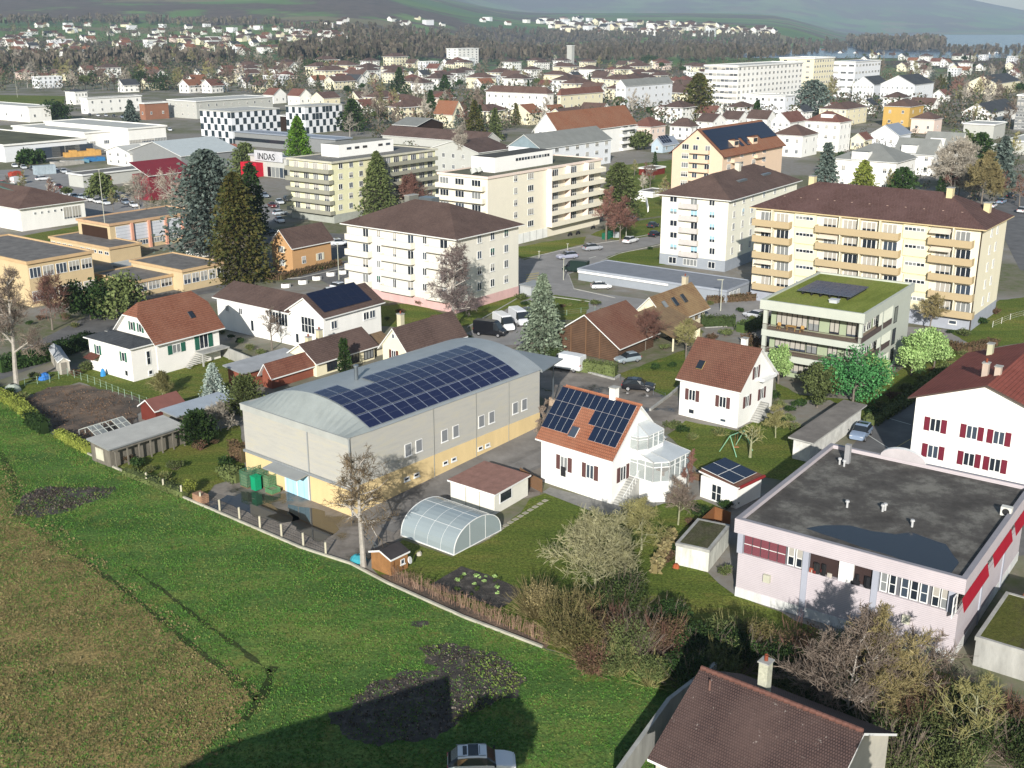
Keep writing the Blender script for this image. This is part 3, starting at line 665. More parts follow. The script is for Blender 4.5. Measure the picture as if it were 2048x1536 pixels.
# oriel on the gable, conservatory on its white base
mb = MB(); pts = [(3.1, 0), (3.1, -1.0), (4.1, -1.6), (7.0, -1.6), (7.0, 0)]
mb.prism([(3.1, 0), (7.0, 0), (7.0, -1.6), (4.1, -1.6), (3.1, -1.0)][::-1], 4.35, 5.4); mb.build('oriel_base', WR, r)
glazed(r, 'oriel', pts, 5.4, 7.0, 7.9, [(4.4, 0), (4.4, 0), (4.4, 0), (6.2, 0), (6.2, 0)], TRIM)
cp = [(3.2, 0), (3.2, -3.0), (4.6, -4.1), (8.6, -4.1), (8.6, 0)]
mb = MB(); mb.prism([(3.2, 0), (8.6, 0), (8.6, -4.1), (4.6, -4.1), (3.2, -3.0)][::-1], -.2, 2.3); b_ = mb.build('conservatory_base', WR, r)
glazed(r, 'conservatory', cp, 2.3, 4.6, 5.3, [(3.6, 0), (3.6, 0), (4.6, 0), (8.2, 0), (8.2, 0)], TRIM)
mb = MB(); mb.box(4.9, 6.3, -3.2, -2.2, 3.0, 3.08); mb.box(5.5, 5.7, -2.8, -2.6, 2.3, 3.0); t = mb.build('table', MC('#9a6a48', .8)); tag(t, 'brown wooden table inside the white glazed conservatory', 'table'); t.location = f.O; t.rotation_euler = (0, 0, f.a)
st = MB()
for i in range(11): st.box(.2 + i * .27, .2 + (i + 1) * .27, -1.35, -.05, -.1, .2 + i * .21)
st.build('stairs', CONC, r)
rl = MB()
for i in range(0, 11, 2): x = .35 + i * .27; rl.tube((x, -1.3, .2 + i * .21), (x, -1.3, 1.15 + i * .21), .025, .025, 4)
rl.tube((.35, -1.3, 1.15), (3.1, -1.3, 3.3), .035, .035, 4); rl.build('handrail', TRIM, r)
mb = MB(); mb.box(8.6, 10.2, .3, 2.2, -.2, 4.6); mb.slab([(8.4, .1, 4.7), (10.4, .1, 4.7), (10.4, 2.4, 5.0), (8.4, 2.4, 5.0)], .12, 1); mb.build('porch', [WR, ZINC], r)

# ---- second white house ----
f = frx(1474, 857, 777, 1361, 1548, 51); X, Y, h = f.Lx, f.Ly, f.h
r = house(f, 'white_house', 'white house with brown shutters and plain red-brown roof between the barn and the grey garage', 'house', WR, tile('red_brown_roof', '#7a5244', '#6c483c', '#785848', moss='#806654'), 'gy', 4.1, .5, .45)
for s in (6.6, 2.2): win(r, f, 'x', s, 2.3, 1.0, 1.5, 'ms', SH, near=True)
for s in (2.2, 6.2): win(r, f, 'y', s, 2.3, 1.0, 1.5, 'ms', SH, near=True)
win(r, f, 'y', 4.2, 5.6, .9, 1.6, 'm', near=True, shut=SH)
win(r, f, 'x', 6.6, .5, .9, .7, 'sB', near=True); win(r, f, 'x', 2.0, .4, .9, .5, 's', near=True)
un = Vector((1, 0, 4.1 / (X / 2))).normalized(); plate(r, 'skylight', [GLASS, MC('#c9b070', .8)], Vector((0, Y - 1.6, h + .2)) + un * 1.3, (0, -1, 0), un, .9, 1.3, .15)
chimney(r, X / 2 + .6, 2.4, h + 4.0, .8, .6, .9, WR, pot=False)
balc(r, f, 'y', 4.6, 8.2, 5.3, 1.0, .25, TRIM)
st = MB()
for i in range(9): st.box(3.4 + i * .3, 3.4 + (i + 1) * .3, -1.2, -.05, -.1, .25 + i * .22)
st.build('stairs', CONC, r)

# ---- flat roofed green apartments ----
f = frm((1712, 788), 628, (1526, 601), (1834, 569)); X, Y, h = f.Lx, f.Ly, f.h; GR = MC('#c4c8bc', .85, var=.04); GI = MC('#a9b597', .8, var=.05)
r = thing('apartment_building', 'new pale green three storey flats with planted roof, solar panels and wraparound balconies', 'building', f.O, f.a)
mb = MB(); mb.box(2.4, X - .02, 1.5, Y - .3, -.3, h - 1.2, 1); mb.box(13.6, X, 0, Y, -.3, h - .9, 0); mb.build('wall', [GR, GI], r)
zf = [0.15, 3.45, 6.75]
for z in zf[1:]:
    mb = MB(); mb.box(-.05, 13.58, -.05, Y + .05, z - .55, z + .35, 0); mb.box(.25, 13.5, .25, Y - .2, z + .352, z + .36, 1); mb.build('balcony', [GR, MC('#a59383', .7)], r)
mb = MB(); mb.box(-.4, X + .3, -.3, Y + .4, h - 1.25, h - .15, 0)
for b in ((-.4, X + .3, -.3, .1), (-.4, X + .3, Y, Y + .4), (-.4, 0, .1, Y), (X - .1, X + .3, .1, Y)): mb.box(*b, h - .15, h + .1, 0)
rf = mb.build('roof', [GR], r)
mb = MB(); mb.poly([(0, .1, h - .14), (X - .1, .1, h - .14), (X - .1, Y, h - .14), (0, Y, h - .14)], 0); mb.build('planted_roof', grassm('sedum_roof', ['#6f7a34', '#848d42', '#8b8c4c']), rf)
for x in (.12, 8.9): 
    mb = MB(); mb.box(x, x + .5, .02, .5, -.2, h - 1.25); mb.build('pillar', GR, r)
mb = MB(); mb.box(.02, .5, Y - .6, Y - .05, -.2, h - 1.25); mb.build('pillar', GR, r)
for z in zf[1:]:
    rl = MB(); z1 = z + .35
    for i in range(int(Y / .16)): rl.box(-.02, .02, .1 + i * .16, .13 + i * .16, z1, z1 + .8)
    rl.box(-.03, .03, 0, Y, z1 + .8, z1 + .86); rl.build('railing', MC('#5c4c46', .8), r)
    rl = MB(); rl.box(0, 8.8, -.02, .02, z1 + .05, z1 + .86); rl.box(9.5, 13.5, -.02, .02, z1 + .05, z1 + .86); rl.build('railing', M('brown_mesh_rail', (.10, .075, .07), var=.1), r)
for z in zf:
    for s, w_, k in ((1.8, 2.2, 0), (4.6, 1.4, 0), (10.8, 4.6, 0), (7.6, 1.6, 1)):
        o = win(r, f, 'x', s, z + .5, w_, 2.3, 'mdb' if k else 'mdB', out=-2.4)
    for s, w_ in ((4.6, 3.2), (7.6, 1.8), (11.2, 3.0)): win(r, f, 'y', s, z + .5, w_, 2.2, 'mb', out=-1.5)
for z in (6.9, 3.6, .6): win(r, f, 'y', 15.2, z, 1.5, 2.4, 'd')
PV3 = solarm('solar_cells_violet', 20, 20, '#23213f', '#9a9ab0', .01)
for i in range(6):
    for j in range(4): plate(r, 'solar_panel', [PV3, METAL], (7.0 + j * 2.05, 4.2 + i * 1.33 + .0, h + .35 + .0), (1, 0, .0), (0, 1, .0), 2.0, 1.28, .05)
mb = MB()
for i in range(6): mb.box(7.0, 15.1, 4.6 + i * 1.33, 4.7 + i * 1.33, h - .14, h + .34)
mb.build('panel_rack', DARK, r)
mb = MB(); mb.box(4.2, 5.3, 5.2, 6.3, h - .14, h + .25, 0); mb.box(4.1, 5.4, 5.1, 6.4, h + .25, h + .35, 0); mb.build('roof_dome', MC('#c9ccd0', .8), r)
fa = toW(f, 1.2, 11.5, zf[2] + .36)
for k, (x, y) in enumerate([(1.1, 12.2), (1.2, 10.4), (1.15, 8.8)]):
    t = thing('chair' if k != 1 else 'table', ['light wooden chair on the top balcony of the green flats, at its far end', 'light wooden table on the top balcony of the green flats', 'light wooden chair on the top balcony of the green flats, nearer the corner'][k], 'chair' if k != 1 else 'table', toW(f, x, y, zf[2] + .37), f.a)
    m = MC('#c09a5e', .8); q = MB()
    if k == 1: q.box(-.4, .4, -.7, .7, .68, .74); q.build('table_top', m, t)
    else: q.box(-.25, .25, -.25, .25, .42, .47); q.build('seat', m, t); q = MB(); q.box(.21, .25, -.25, .25, .47, .95); q.build('backrest', m, t)
    for dx in (-.2, .2):
        for dy in (-.2, .2): q = MB(); q.box(dx - .03, dx + .03, dy * (3 if k == 1 else 1) - .03, dy * (3 if k == 1 else 1) + .03, 0, .68 if k == 1 else .42); q.build('leg', m, t)

# ---- pink commercial building ----
f = frm((1903, 1325), 1154, (1476, 1040), (2048, 1004), Lx=22); pk = f; X, Y, h = f.Lx, f.Ly, f.h
PS = lined('pink_siding', '#c0b7ba', '#aba2a6', .17, .5, 'V', rough=.7, var=.06); PPW = M('pale_plaster_plinth', (.62, .62, .60), var=.2, scale=1., streak=True); GRF = MC('#b9bcc8', .75, var=.05)
r = thing('commercial_building', 'pale pink clad workshop building with a puddled flat roof and louvred windows', 'building', f.O, f.a)
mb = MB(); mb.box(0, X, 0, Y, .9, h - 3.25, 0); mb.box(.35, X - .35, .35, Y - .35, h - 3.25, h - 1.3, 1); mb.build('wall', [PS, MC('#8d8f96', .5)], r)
mb = MB(); mb.box(-.04, X + .04, -.04, Y + .04, -.3, .9); mb.build('plinth', PPW, r)
mb = MB(); mb.box(-.35, X + .35, -.35, Y + .35, h - 1.3, h - .35, 0)
for b in ((-.35, X + .35, -.35, .1), (-.35, X + .35, Y - .1, Y + .35), (-.35, .1, .1, Y - .1), (X - .1, X + .35, .1, Y - .1)): mb.box(*b, h - .35, h + .02, 0, 1)
rf = mb.build('roof', [PS, MC('#a8a5ab', .7, var=.1)], r)
def g_roof(nt, n, b, L):
    tc = n.new('ShaderNodeTexCoord'); v = tc.outputs['Object']
    c = ramp(nt, noisy(nt, v, .32, 7, .72), [(.36, hx('#3a3632')), (.5, hx('#4f4b46')), (.64, hx('#75726a'))])
    L.new(c, b.inputs['Base Color']); b.inputs['Roughness'].default_value = .95; bump(nt, b, noisy(nt, v, 6, 3, .8), .6, .05)
mb = MB(); mb.poly([(.1, .1, h - .34), (X - .1, .1, h - .34), (X - .1, Y - .1, h - .34), (.1, Y - .1, h - .34)]); mb.build('gravel_roof', polymat('gravel_roof', g_roof), rf)
pd = [toL(f, G(x, y, h - .32)) for x, y in [(1612, 1056), (1650, 1050), (1700, 1050), (1745, 1062), (1790, 1068), (1825, 1064), (1860, 1078), (1893, 1088), (1905, 1108), (1918, 1125), (1908, 1140), (1902, 1147), (1870, 1139), (1820, 1124), (1760, 1106), (1690, 1083)]]
pp = rag([Vector((a, b, 0)) for a, b in pd], .5, .15, 3); mb = MB(); mb.poly([(p.x, p.y, h - .33) for p in pp]); mm, nt_, n_, b_, L_ = newmat('roof_puddle'); b_.inputs['Base Color'].default_value = (.022, .026, .033, 1); b_.inputs['Roughness'].default_value = .16; mb.build('puddle', mm, rf)
for i, px in enumerate([1481, 1612, 1751, 1903]):
    s = spx(f, 'x', px, h - 2.3); mb = MB(); mb.box(-.12, .32, s - .25, s + .25, -.2 if i in (1, 2) else h - 3.25, h - 1.3); mb.build('pillar', GRF, r)
LV = MC('#8a4f58', .75); 
def strip(a, b, n, mat, st='g', tall=1.75, louv=False):
    s0, s1 = spx(f, 'x', a, h - 2.3), spx(f, 'x', b, h - 2.3); w_ = abs(s1 - s0) / n
    for i in range(n):
        s = min(s0, s1) + w_ * (i + .5)
        if louv:
            mb = MB(); mb.box(-w_ / 2 + .05, w_ / 2 - .05, -.1, 0, 0, tall, 0)
            for k in range(13): mb.box(-w_ / 2 + .1, w_ / 2 - .1, -.14, -.1, .06 + k * .13, .13 + k * .13, 0)
            mb.box(-w_ / 2 + .05, w_ / 2 - .05, -.16, -.1, tall * .5, tall * .5 + .05, 1); o = mb.build('louvre', [mat, TRIM], r); place(o, f, 'x', s, h - 3.2, -.2)
        else: win(r, f, 'x', s, h - 3.2, w_ - .1, tall, st, out=-.2)
strip(1487, 1571, 5, LV, louv=True); strip(1573, 1606, 2, None, 'gb'); strip(1758, 1793, 2, None, 'g'); strip(1799, 1857, 3, None, 'g'); strip(1862, 1897, 2, None, 'gb')
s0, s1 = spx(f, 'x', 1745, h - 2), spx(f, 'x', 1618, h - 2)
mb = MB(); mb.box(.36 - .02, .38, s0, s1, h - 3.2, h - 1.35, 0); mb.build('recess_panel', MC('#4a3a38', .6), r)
sm_ = spx(f, 'x', 1692, h - 2); mb = MB(); mb.box(.05, .33, sm_ - .6, sm_ + .6, h - 3.25, h - 1.35); mb.build('panel', WHITE, r)
RC = random.Random(4)
for i in range(26):
    s = RC.uniform(s0 + .2, s1 - .2)
    if abs(s - sm_) < .7: continue
    t = MB(); a = RC.uniform(.12, .35); z = h - 3.24; q = RC.uniform(.2, 1.1)
    t.prism([(RC.uniform(-.0, .1) + a * cos(k) * .35, a * sin(k)) for k in [j * pi / 3 for j in range(6)]], 0, q)
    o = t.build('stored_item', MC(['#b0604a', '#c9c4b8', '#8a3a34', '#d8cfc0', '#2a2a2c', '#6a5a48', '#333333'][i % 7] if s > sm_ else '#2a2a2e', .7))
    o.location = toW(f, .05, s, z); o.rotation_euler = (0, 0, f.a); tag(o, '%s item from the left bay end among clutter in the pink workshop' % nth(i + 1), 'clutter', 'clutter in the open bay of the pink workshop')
AW = MC('#a8182e', .8)
for i, (a, b) in enumerate([(1912, 1964), (1974, 2012), (2018, 2060)]):
    s0, s1 = spx(f, 'y', a, h - 2), spx(f, 'y', b, h - 2)
    n = max(2, int((s1 - s0) / 1.0)); w_ = (s1 - s0) / n
    for k in range(n): win(r, f, 'y', s0 + w_ * (k + .5), h - 3.2, w_ - .06, 1.8, 'g', out=-.25)
    mb = MB(); mb.slab([(s0 + .1, -.62, h - 2.45), (s1, -.62, h - 2.45), (s1, -.36, h - 1.32), (s0 + .1, -.36, h - 1.32)], .04); mb.build('awning', AW, r)
for px in (1969, 2014): s = spx(f, 'y', px, h - 2); mb = MB(); mb.box(s - .2, s + .2, -.1, .3, -.2, h - 1.3); mb.build('pillar', GRF, r)
for px, py, s in ((1535, 1148, 'x'), (1813, 1218, 'x')):
    y_ = spx(f, 'x', px, 2.6); mb = MB(); mb.box(-.3, 0, y_ - .3, y_ + .3, 2.3, 3.0); mb.build('vent_box', MC('#cfcdb8', .8), r)
for px, py in [(1679, 928), (1688, 932), (1694, 1014), (1765, 1022), (1770, 1020), (1824, 1053)]:
    l = toL(f, G(px, py, h - .3)); mb = MB(); mb.tube((l[0], l[1], h - .34), (l[0], l[1], h + .2), .1, .1, 8); mb.tube((l[0], l[1], h + .2), (l[0], l[1], h + .35), .2, .16, 8, cap=True); mb.build('vent_pipe', MC('#c9c9c9', .8), rf)
l = toL(f, G(1694, 925, h - .3)); mb = MB(); mb.box(l[0] - .25, l[0] + .25, l[1] - .25, l[1] + .25, h - .34, h + 1.6); mb.build('chimney', MC('#a8a8aa', .7), r)
l = toL(f, G(2012, 1030, h - .3)); mb = MB(); mb.box(l[0] - .3, l[0] + .3, l[1] - .45, l[1] + .45, h - .3, h + .5); o = mb.build('air_conditioner', MC('#dddcd4', .85), r); mb = MB(); mb.tube((l[0] - .31, l[1], h + .1), (l[0] - .34, l[1], h + .1), .3, .3, 12, cap=True); mb.build('fan_grille', DARK, o)
mb = MB(); c0 = spx(f, 'y', 1800, h) ; yb = Y
pts = [(X - .1, Y * .62 - 2.2 * cos(k * pi / 12), h + 1.1 * sin(k * pi / 12)) for k in range(13)]
mb.poly([(X - .1, p[1], p[2]) for p in pts], 0); mb.poly([(X + .3, p[1], p[2]) for p in reversed(pts)], 0)
for a, b in zip(pts, pts[1:]): mb.poly([a, b, (X + .35, b[1], b[2] + .03), (X + .35, a[1], a[2] + .03)], 1)
mb.build('pediment', [MC('#c9c2c4', .8), TRIM], r)

# ---- red shuttered house on the right ----
Ap = G(1812, 975); hh = hg(1812, 975, 791); a = radians(53); u = Vector((-sin(a), cos(a), 0)); best = 8.
for k in range(60, 160):
    Ly = k * .1 * 2; O = Ap - u * Ly; P = O + u * (Ly / 2); x = PJ(P.x, P.y, hh + 2.6)[0]
    if x <= 1979: best = Ly
f = mk(Ap - u * best, a, 20, best, hh); X, Y, h = f.Lx, f.Ly, f.h
r = house(f, 'white_house', 'big white house with crimson shutters under a wide red gable roof at the right edge', 'house', WR, tile('wide_red_roof', '#8a4c42', '#7e4439', '#925448', .4, .45), 'gx', 2.6, .7, .7, edge=MC('#5a4a44', .8))
for z, pxs in ((h - 3.6, (1871, 1944, 1998)), (h - 6.6, (1866, 1938, 1990))):
    for px in pxs: win(r, f, 'x', spx(f, 'x', px, z + .8), z, 1.15, 1.5, 'ms', '#7a2a3a', near=True)
for x, y in ((4.6, Y / 2 + 1.6), (4.0, Y / 2 + .2)): chimney(r, x, y, h + 2.2, .7, .6, 1.3, MC('#c9b7a8', .8), pot=x > 4.3)
chimney(r, 17, Y * .8, h + 1.2, .8, .6, 1.2, MC('#c9c7a8', .8), False)

# ---- brown roofed house, bottom right ----
a = radians(51); u = Vector((-sin(a), cos(a), 0)); P = G(1312, 1521, 4.6); Ly = 10.3; f = mk(P - u * Ly, a, 11.5, Ly, 4.9); X, Y, h = f.Lx, f.Ly, f.h
RG = tile('weathered_brown_roof', '#5f4c48', '#524240', '#64524c', .2, .16, moss='#b0aaa0'); rise = zat(f, X / 2, Ly + .4, 1340) - h
r = house(f, 'brown_roofed_house', 'low house with speckled brown tile roof and pale chimney at the bottom right corner', 'house', MC('#cfcabc', .8), RG, 'gy', rise, .4, .4)
mb = MB()
for i in range(int(Y / .42) + 2): mb.tube((X / 2, Y + .3 - i * .42, h + rise + .2), (X / 2, Y + .3 - i * .42 - .4, h + rise + .24), .17, .13, 7)
mb.build('ridge_tiles', MC('#7f5a50', .7, var=.3, scale=3), r)
chimney(r, X / 2 + 1.2, Y - 3.6, h + rise - .3, .7, .62, 1.9, M('lichen_chimney', (.42, .42, .33), var=.3, scale=2.5), pot=True)
mb = MB(); mb.tube((X / 2 - 1.0, Y - .9, h + rise * .8), (X / 2 - 1.0, Y - .9, h + rise + .25), .07, .07, 8); mb.build('vent_pipe', MC('#8a6a60', .7), r)
wallline('garden_wall', [(1225, 1610), (1335, 1452), (1428, 1378)], 2.3, .3, CONC, 'stained concrete garden wall beside the brown roofed house at the bottom', 'wall')
u_ = Vector((-sin(radians(53)), cos(radians(53)), 0)); f = mk(G(1945, 1330) - u_ * 9, radians(53), 9, 9, 2.5); house(f, 'moss_roofed_garage', 'low concrete garage with a mossy flat roof at the right bottom edge', 'garage', CONC, grassm('moss_roof', ['#4a5222', '#5d5f30', '#4a4436']), 'flat', .08, .1, edge=CONC)
f = mk(G(2028, 1262) - u_ * 6, radians(53), 5, 6, 2.4); house(f, 'low_garage', 'small grey garage with orange tile edge at the right picture edge', 'garage', CONC, GRAV, 'flat', .1, .1, edge=MC('#a5674a', .8))

# ---- garages and sheds near the middle ----
f = frx(989, 1030, 993.5, 901, 1056, 55); h = f.h = 2.35
r = house(f, 'garage', 'small white garage with flat red-brown roof behind the arched greenhouse', 'garage', MC('#e4e1d6', .9, var=.05), M('red_felt_roof', (.27, .15, .12), var=.2, scale=1.2), 'mono', .25, .25, edge=TRIM)
win(r, f, 'y', 2.0, .9, 2.2, 1.2, 'B', near=True)
for s in (1.9, 3.7): mb = MB(); mb.box(-.05, 0, s - .03, s + .03, 0, 2.2); mb.build('door_joint', MC('#b9b6a8', .8), r)
f = frx(1440, 1011, 975, 1403, 1519, 50); f = frm((1472, 1018), 977, (1404, 952), (1521, 953)); f.h = 2.45; h = f.h
r = house(f, 'garden_shed', 'small white shed with dark solar roof and red tiled edge beside the pink workshop', 'shed', WR, T_RED, 'mono', .55, .2, edge=TRIM)
for j in range(2):
    for i in range(2): plate(r, 'solar_panel', [PV2, TRIM], (.1 + i * (f.Lx / 2 - .1), .55 + j * (f.Ly / 2 - .2), h + .14 + (.55 + j * (f.Ly / 2 - .2)) * .134), (1, 0, 0), (0, 1, .134), f.Lx / 2 - .15, f.Ly / 2 - .25, .06)
mb = MB(); mb.tube((-.1, -.25, h), (f.Lx + .1, -.25, h), .18, .18, 10); mb.build('red_edge', MC('#8e2c2c', .85), r)
win(r, f, 'x', f.Ly - 2.1, .1, 1.3, 1.9, 'mg', near=True)
f = frm((1416, 1144), 1101, (1352, 1087), (1461, 1051)); f.h = 2.2
house(f, 'concrete_shed', 'small bare concrete shed with a mossy flat roof left of the pink workshop', 'shed', M('stained_white_render', (.62, .62, .55), var=.35, scale=1.2, streak=True), grassm('mossy_felt', ['#4c5230', '#5a5644', '#3f4a1e']), 'flat', .05, .05, edge=CONC)
f = frx(1618, 925, 880, 1588, 1724, 53); f.h = 2.6
r = house(f, 'grey_garage', 'long low garage with weathered grey flat roof beside the parked cars', 'garage', [M('garage_white_render', (.6, .59, .55), var=.25, scale=.8)], M('weathered_felt_roof', (.20, .18, .16), var=.25, scale=.6), 'mono', .15, .5, edge=CONC)
# arched greenhouse
f = frm((908, 1111), 1111, (803, 1071), (1001, 1061)); X, Y = f.Lx, f.Ly; hh = 2.7
r = thing('arched_greenhouse', 'arched translucent greenhouse with white frame on the lawn', 'greenhouse', f.O, f.a)
gm, nt_, n_, b_, L_ = newmat('polycarbonate'); t = n_.new('ShaderNodeBsdfTransparent'); t.inputs[0].default_value = (.75, .82, .85, 1); x = n_.new('ShaderNodeMixShader'); x.inputs[0].default_value = .78
b_.inputs['Base Color'].default_value = (.36, .42, .44, 1); b_.inputs['Roughness'].default_value = .16; b_.inputs['Specular IOR Level'].default_value = .9; L_.new(t.outputs[0], x.inputs[1]); L_.new(b_.outputs[0], x.inputs[2]); L_.new(x.outputs[0], n_['Material Output'].inputs[0])
NA = 18; ar = [(X / 2 - X / 2 * cos(pi * k / NA), hh * sin(pi * k / NA) ** .8) for k in range(NA + 1)]
mb = MB()
for k in range(NA): a, b = ar[k], ar[k + 1]; mb.poly([(a[0], 0, a[1]), (b[0], 0, b[1]), (b[0], Y, b[1]), (a[0], Y, a[1])])
mb.build('cover', gm, r, smooth=True)
for y in (0, Y): mb = MB(); mb.poly([(a[0], y, a[1]) for a in ar]); mb.build('end_panel', gm, r)
mb = MB()
for y in (0, Y * .25, Y * .5, Y * .75, Y):
    rr = .05 if y in (0, Y) else .014
    for a, b in zip(ar, ar[1:]): mb.tube((a[0], y, a[1]), (b[0], y, b[1]), rr, rr, 4)
for x_ in (0, X): mb.tube((x_, 0, .06), (x_, Y, .06), .08, .08, 4)
for k in (5, 9, 13): mb.tube((ar[k][0], 0, ar[k][1]), (ar[k][0], Y, ar[k][1]), .02, .02, 4)
for x_ in (X * .33, X * .66): mb.tube((x_, 0, 0), (x_, 0, hh * .93), .03, .03, 4)
mb.tube((0, 0, .06), (X, 0, .06), .06, .06, 4); mb.build('frame', TRIM, r)
# wooden shed
f = frx(782, 1153, 1118, 742, 815, 50); f.h = 1.75; r = house(f, 'wooden_shed', 'small orange-brown wooden shed under a dark gable roof by the kerb wall', 'shed', M('orange_planks', (.28, .14, .055), var=.2, scale=1.5), M('tar_paper', (.05, .045, .045), var=.3), 'gx', .45, .2, .15, edge=TRIM)
win(r, f, 'y', 1.5, .7, .5, .5, 's', near=True); mb = MB(); mb.box(.4, .45, -.05, 0, .0, 1.5); mb.build('door', MC('#8a5a34', .6), r)
o = MB(); o.tube((0, 0, 0), (.06, 0, 0), .35, .35, 20, cap=True); o = o.build('satellite_dish', WHITE); o.location = toW(f, 2.2, -.25, .9); o.rotation_euler = (0, -.3, f.a - 1.2); tag(o, 'white round dish on the side of the small wooden shed', 'dish')
# ================= MIDDLE DISTANCE =================
# ---- left white house with annex ----
fa = frx(268, 764, 697, 176, 313, 53); fa.h = 5.0
GRN = '#2f6a58'
r = house(fa, 'white_house', 'white house with green shutters, red half-hipped roof and grey roofed front annex', 'house', MC('#f0ece6', .93, var=.04), T_DARK, 'hip', .9, .5, edge=TRIM)
f2 = mk(toW(fa, fa.Lx - .2, -.1), fa.a, 11.2, 9.4, 5.3); X, Y, h = f2.Lx, f2.Ly, f2.h
Mi = Matrix.Rotation(-fa.a, 4, 'Z')
def sub(o):   # move a builder's mesh, made in f2 coordinates, under the annex's empty
    o.location = (fa.Lx - .2, -.1, 0); return o
mb = MB(); mb.box(0, X, 0, Y, -.3, h); zq = h + 4.6 * .62; yq = .38 * Y / 2
for x in (0, X): mb.poly([(x, 0, h), (x, Y, h), (x, Y / 2 + yq, zq), (x, Y / 2 - yq, zq)])
sub(mb.build('wall', MC('#f0ece6', .93, var=.04), r))
RF = tile('left_house_tiles', '#92604c', '#82523f', '#8a6250', .36, .22)
sub(roofing(f2, 'gx', 4.6, .7, .7, half=.38).build('roof', [RF, TRIM], r))
un = Vector((0, 1, 4.6 / (Y / 2))).normalized(); sub(plate(r, 'skylight', [GLASS, METAL], Vector((7.4, 0, h + .2)) + un * 1.8, (1, 0, 0), un, .8, 1.2, .12))
for s, z, w_, h_, sh in ((3.4, 2.6, 1.5, 1.35, GRN), (8.3, 2.2, 1.6, 2.2, GRN)): o = win(r, f2, 'y', s, z, w_, h_, 'm', sh, near=True); o.location.x += fa.Lx - .2; o.location.y -= .1
for s, z in ((3.3, 5.9), (5.3, 5.9)): o = win(r, f2, 'x', s, z, .7, 1.3, 'm', GRN, near=True); o.location = (fa.Lx - .25, s - .1, z)
for s in (1.9, fa.Ly - 2.2): win(r, fa, 'x', s, 2.7, .75, 1.4, 'm', GRN, near=True)
win(r, fa, 'x', 1.5, .6, .8, .9, 'G', near=True); win(r, fa, 'y', fa.Lx - 1.6, 1.9, .7, 2.1, 'g', near=True); win(r, fa, 'y', fa.Lx - 1.5, .4, .7, .7, 's', near=True)
mb = MB(); mb.slab([(-1.3, fa.Ly - 2.6, 2.2), (-1.3, fa.Ly - .2, 2.2), (0, fa.Ly - .2, 2.7), (0, fa.Ly - 2.6, 2.7)], .1); mb.build('door_canopy', MC('#6a4238', .8), r)
mb = MB(); q = fa.Lx + 6.3; mb.box(q, q + 5, -2.0, -.1, 1.85, 2.05); 
for x in (q + .1, q + 4.9): mb.box(x - .1, x + .1, -1.95, -1.75, -.2, 1.9)
mb.build('balcony', CONC, r)
mb = MB()
for i in range(8): mb.box(q - 2.2 + i * .28, q - 2.2 + (i + 1) * .28, -1.6, -.4, .2 + i * .21, .26 + i * .21)
mb.build('stairs', CONC, r)
chimney(r, 2.0, fa.Ly * .8, 5.2, .5, .5, .5, WHITE, False)

# ---- long white house and its solar wing ----
fw = frx(650, 706, 634, 578, 761, 53); fw.h = 5.9; X, Y, h = fw.Lx, fw.Ly, fw.h
r = house(fw, 'white_house', 'long white two storey house with a solar covered wing and glazed veranda', 'house', WR, T_BROWN, 'gx', 2.3, .6, .5)
un = Vector((0, 1, 2.3 / (Y / 2))).normalized(); nx = int((X - 1) / 1.75)
for i in range(nx):
    for j in range(3): plate(r, 'solar_panel', [solarm('solar_cells_black', 20, 20, '#141a30', '#30384f', .01), DARK], Vector((.6 + i * 1.75, 0, h + .2)) + un * (.35 + j * 1.55), (1, 0, 0), un, 1.72, 1.52, .05)
for s in (2.2, 9.3, X - 2): 
    if s < X: win(r, fw, 'y', s, 3.4, 1.3, 1.3, 'ms', near=True)
win(r, fw, 'x', Y * .45, 2.6, 3.0, 2.6, 'mg', near=True); win(r, fw, 'x', Y - 1.6, .6, .8, 1.6, 'm', near=True)
g2 = mk(toW(fw, 0, Y), fw.a, 8.5, 10, 5.5); g2.Ly = spx(g2, 'x', 433, 5.5)
def subw(o): o.location.x += 0; o.location.y += Y; return o
mb = shell(g2, 'gy', 1.7); o = mb.build('wall', WR, r); o.location = (0, Y, 0)
o = roofing(g2, 'gy', 1.7, .6, .5).build('roof', [T_BROWN, TRIM], r); o.location = (0, Y, 0)
for px, z, w_, h_ in ((455, 3.2, .9, 1.1), (482, 3.2, .9, 1.1), (506, .8, .8, 1.9)): o = win(r, g2, 'x', spx(g2, 'x', px, z), z, w_, h_, 'ms', near=True); o.location.y += Y
o = win(r, g2, 'x', 2.4, 2.9, 4.2, 2.1, 'm', near=True, out=.1); o.location.y += Y
# ---- bungalows ----
CR = MC('#efe6c6', .9, var=.04)
f = frx(634, 754, 722, 575, 748, 52); r = house(f, 'bungalow', 'cream bungalow with dark brown roof beside a cypress behind the hall', 'house', CR, T_BROWN, 'gx', 2.0, .6, .5)
f.h = f.h; 
for s in (3.0, 7.5, 10.5):
    if s < f.Lx: win(r, f, 'y', s, .3, 2.0, 2.1, 'md')
win(r, f, 'x', f.Ly * .45, 1.2, .5, .9, 'm'); chimney(r, 2, f.Ly * .6, f.h + 1.6, .8, .7, .9, MC('#d8d0b0', .8)); chimney(r, 5, f.Ly * .75, f.h + 1.2, .8, .7, 1.6, MC('#d8d0b0', .8))
f = frx(816, 738, 700, 765, 926, 52); r = house(f, 'bungalow', 'cream bungalow with brown gable roof and tall chimney between the hall and the white flats', 'house', CR, T_BROWN, 'gx', 2.9, .6, .5)
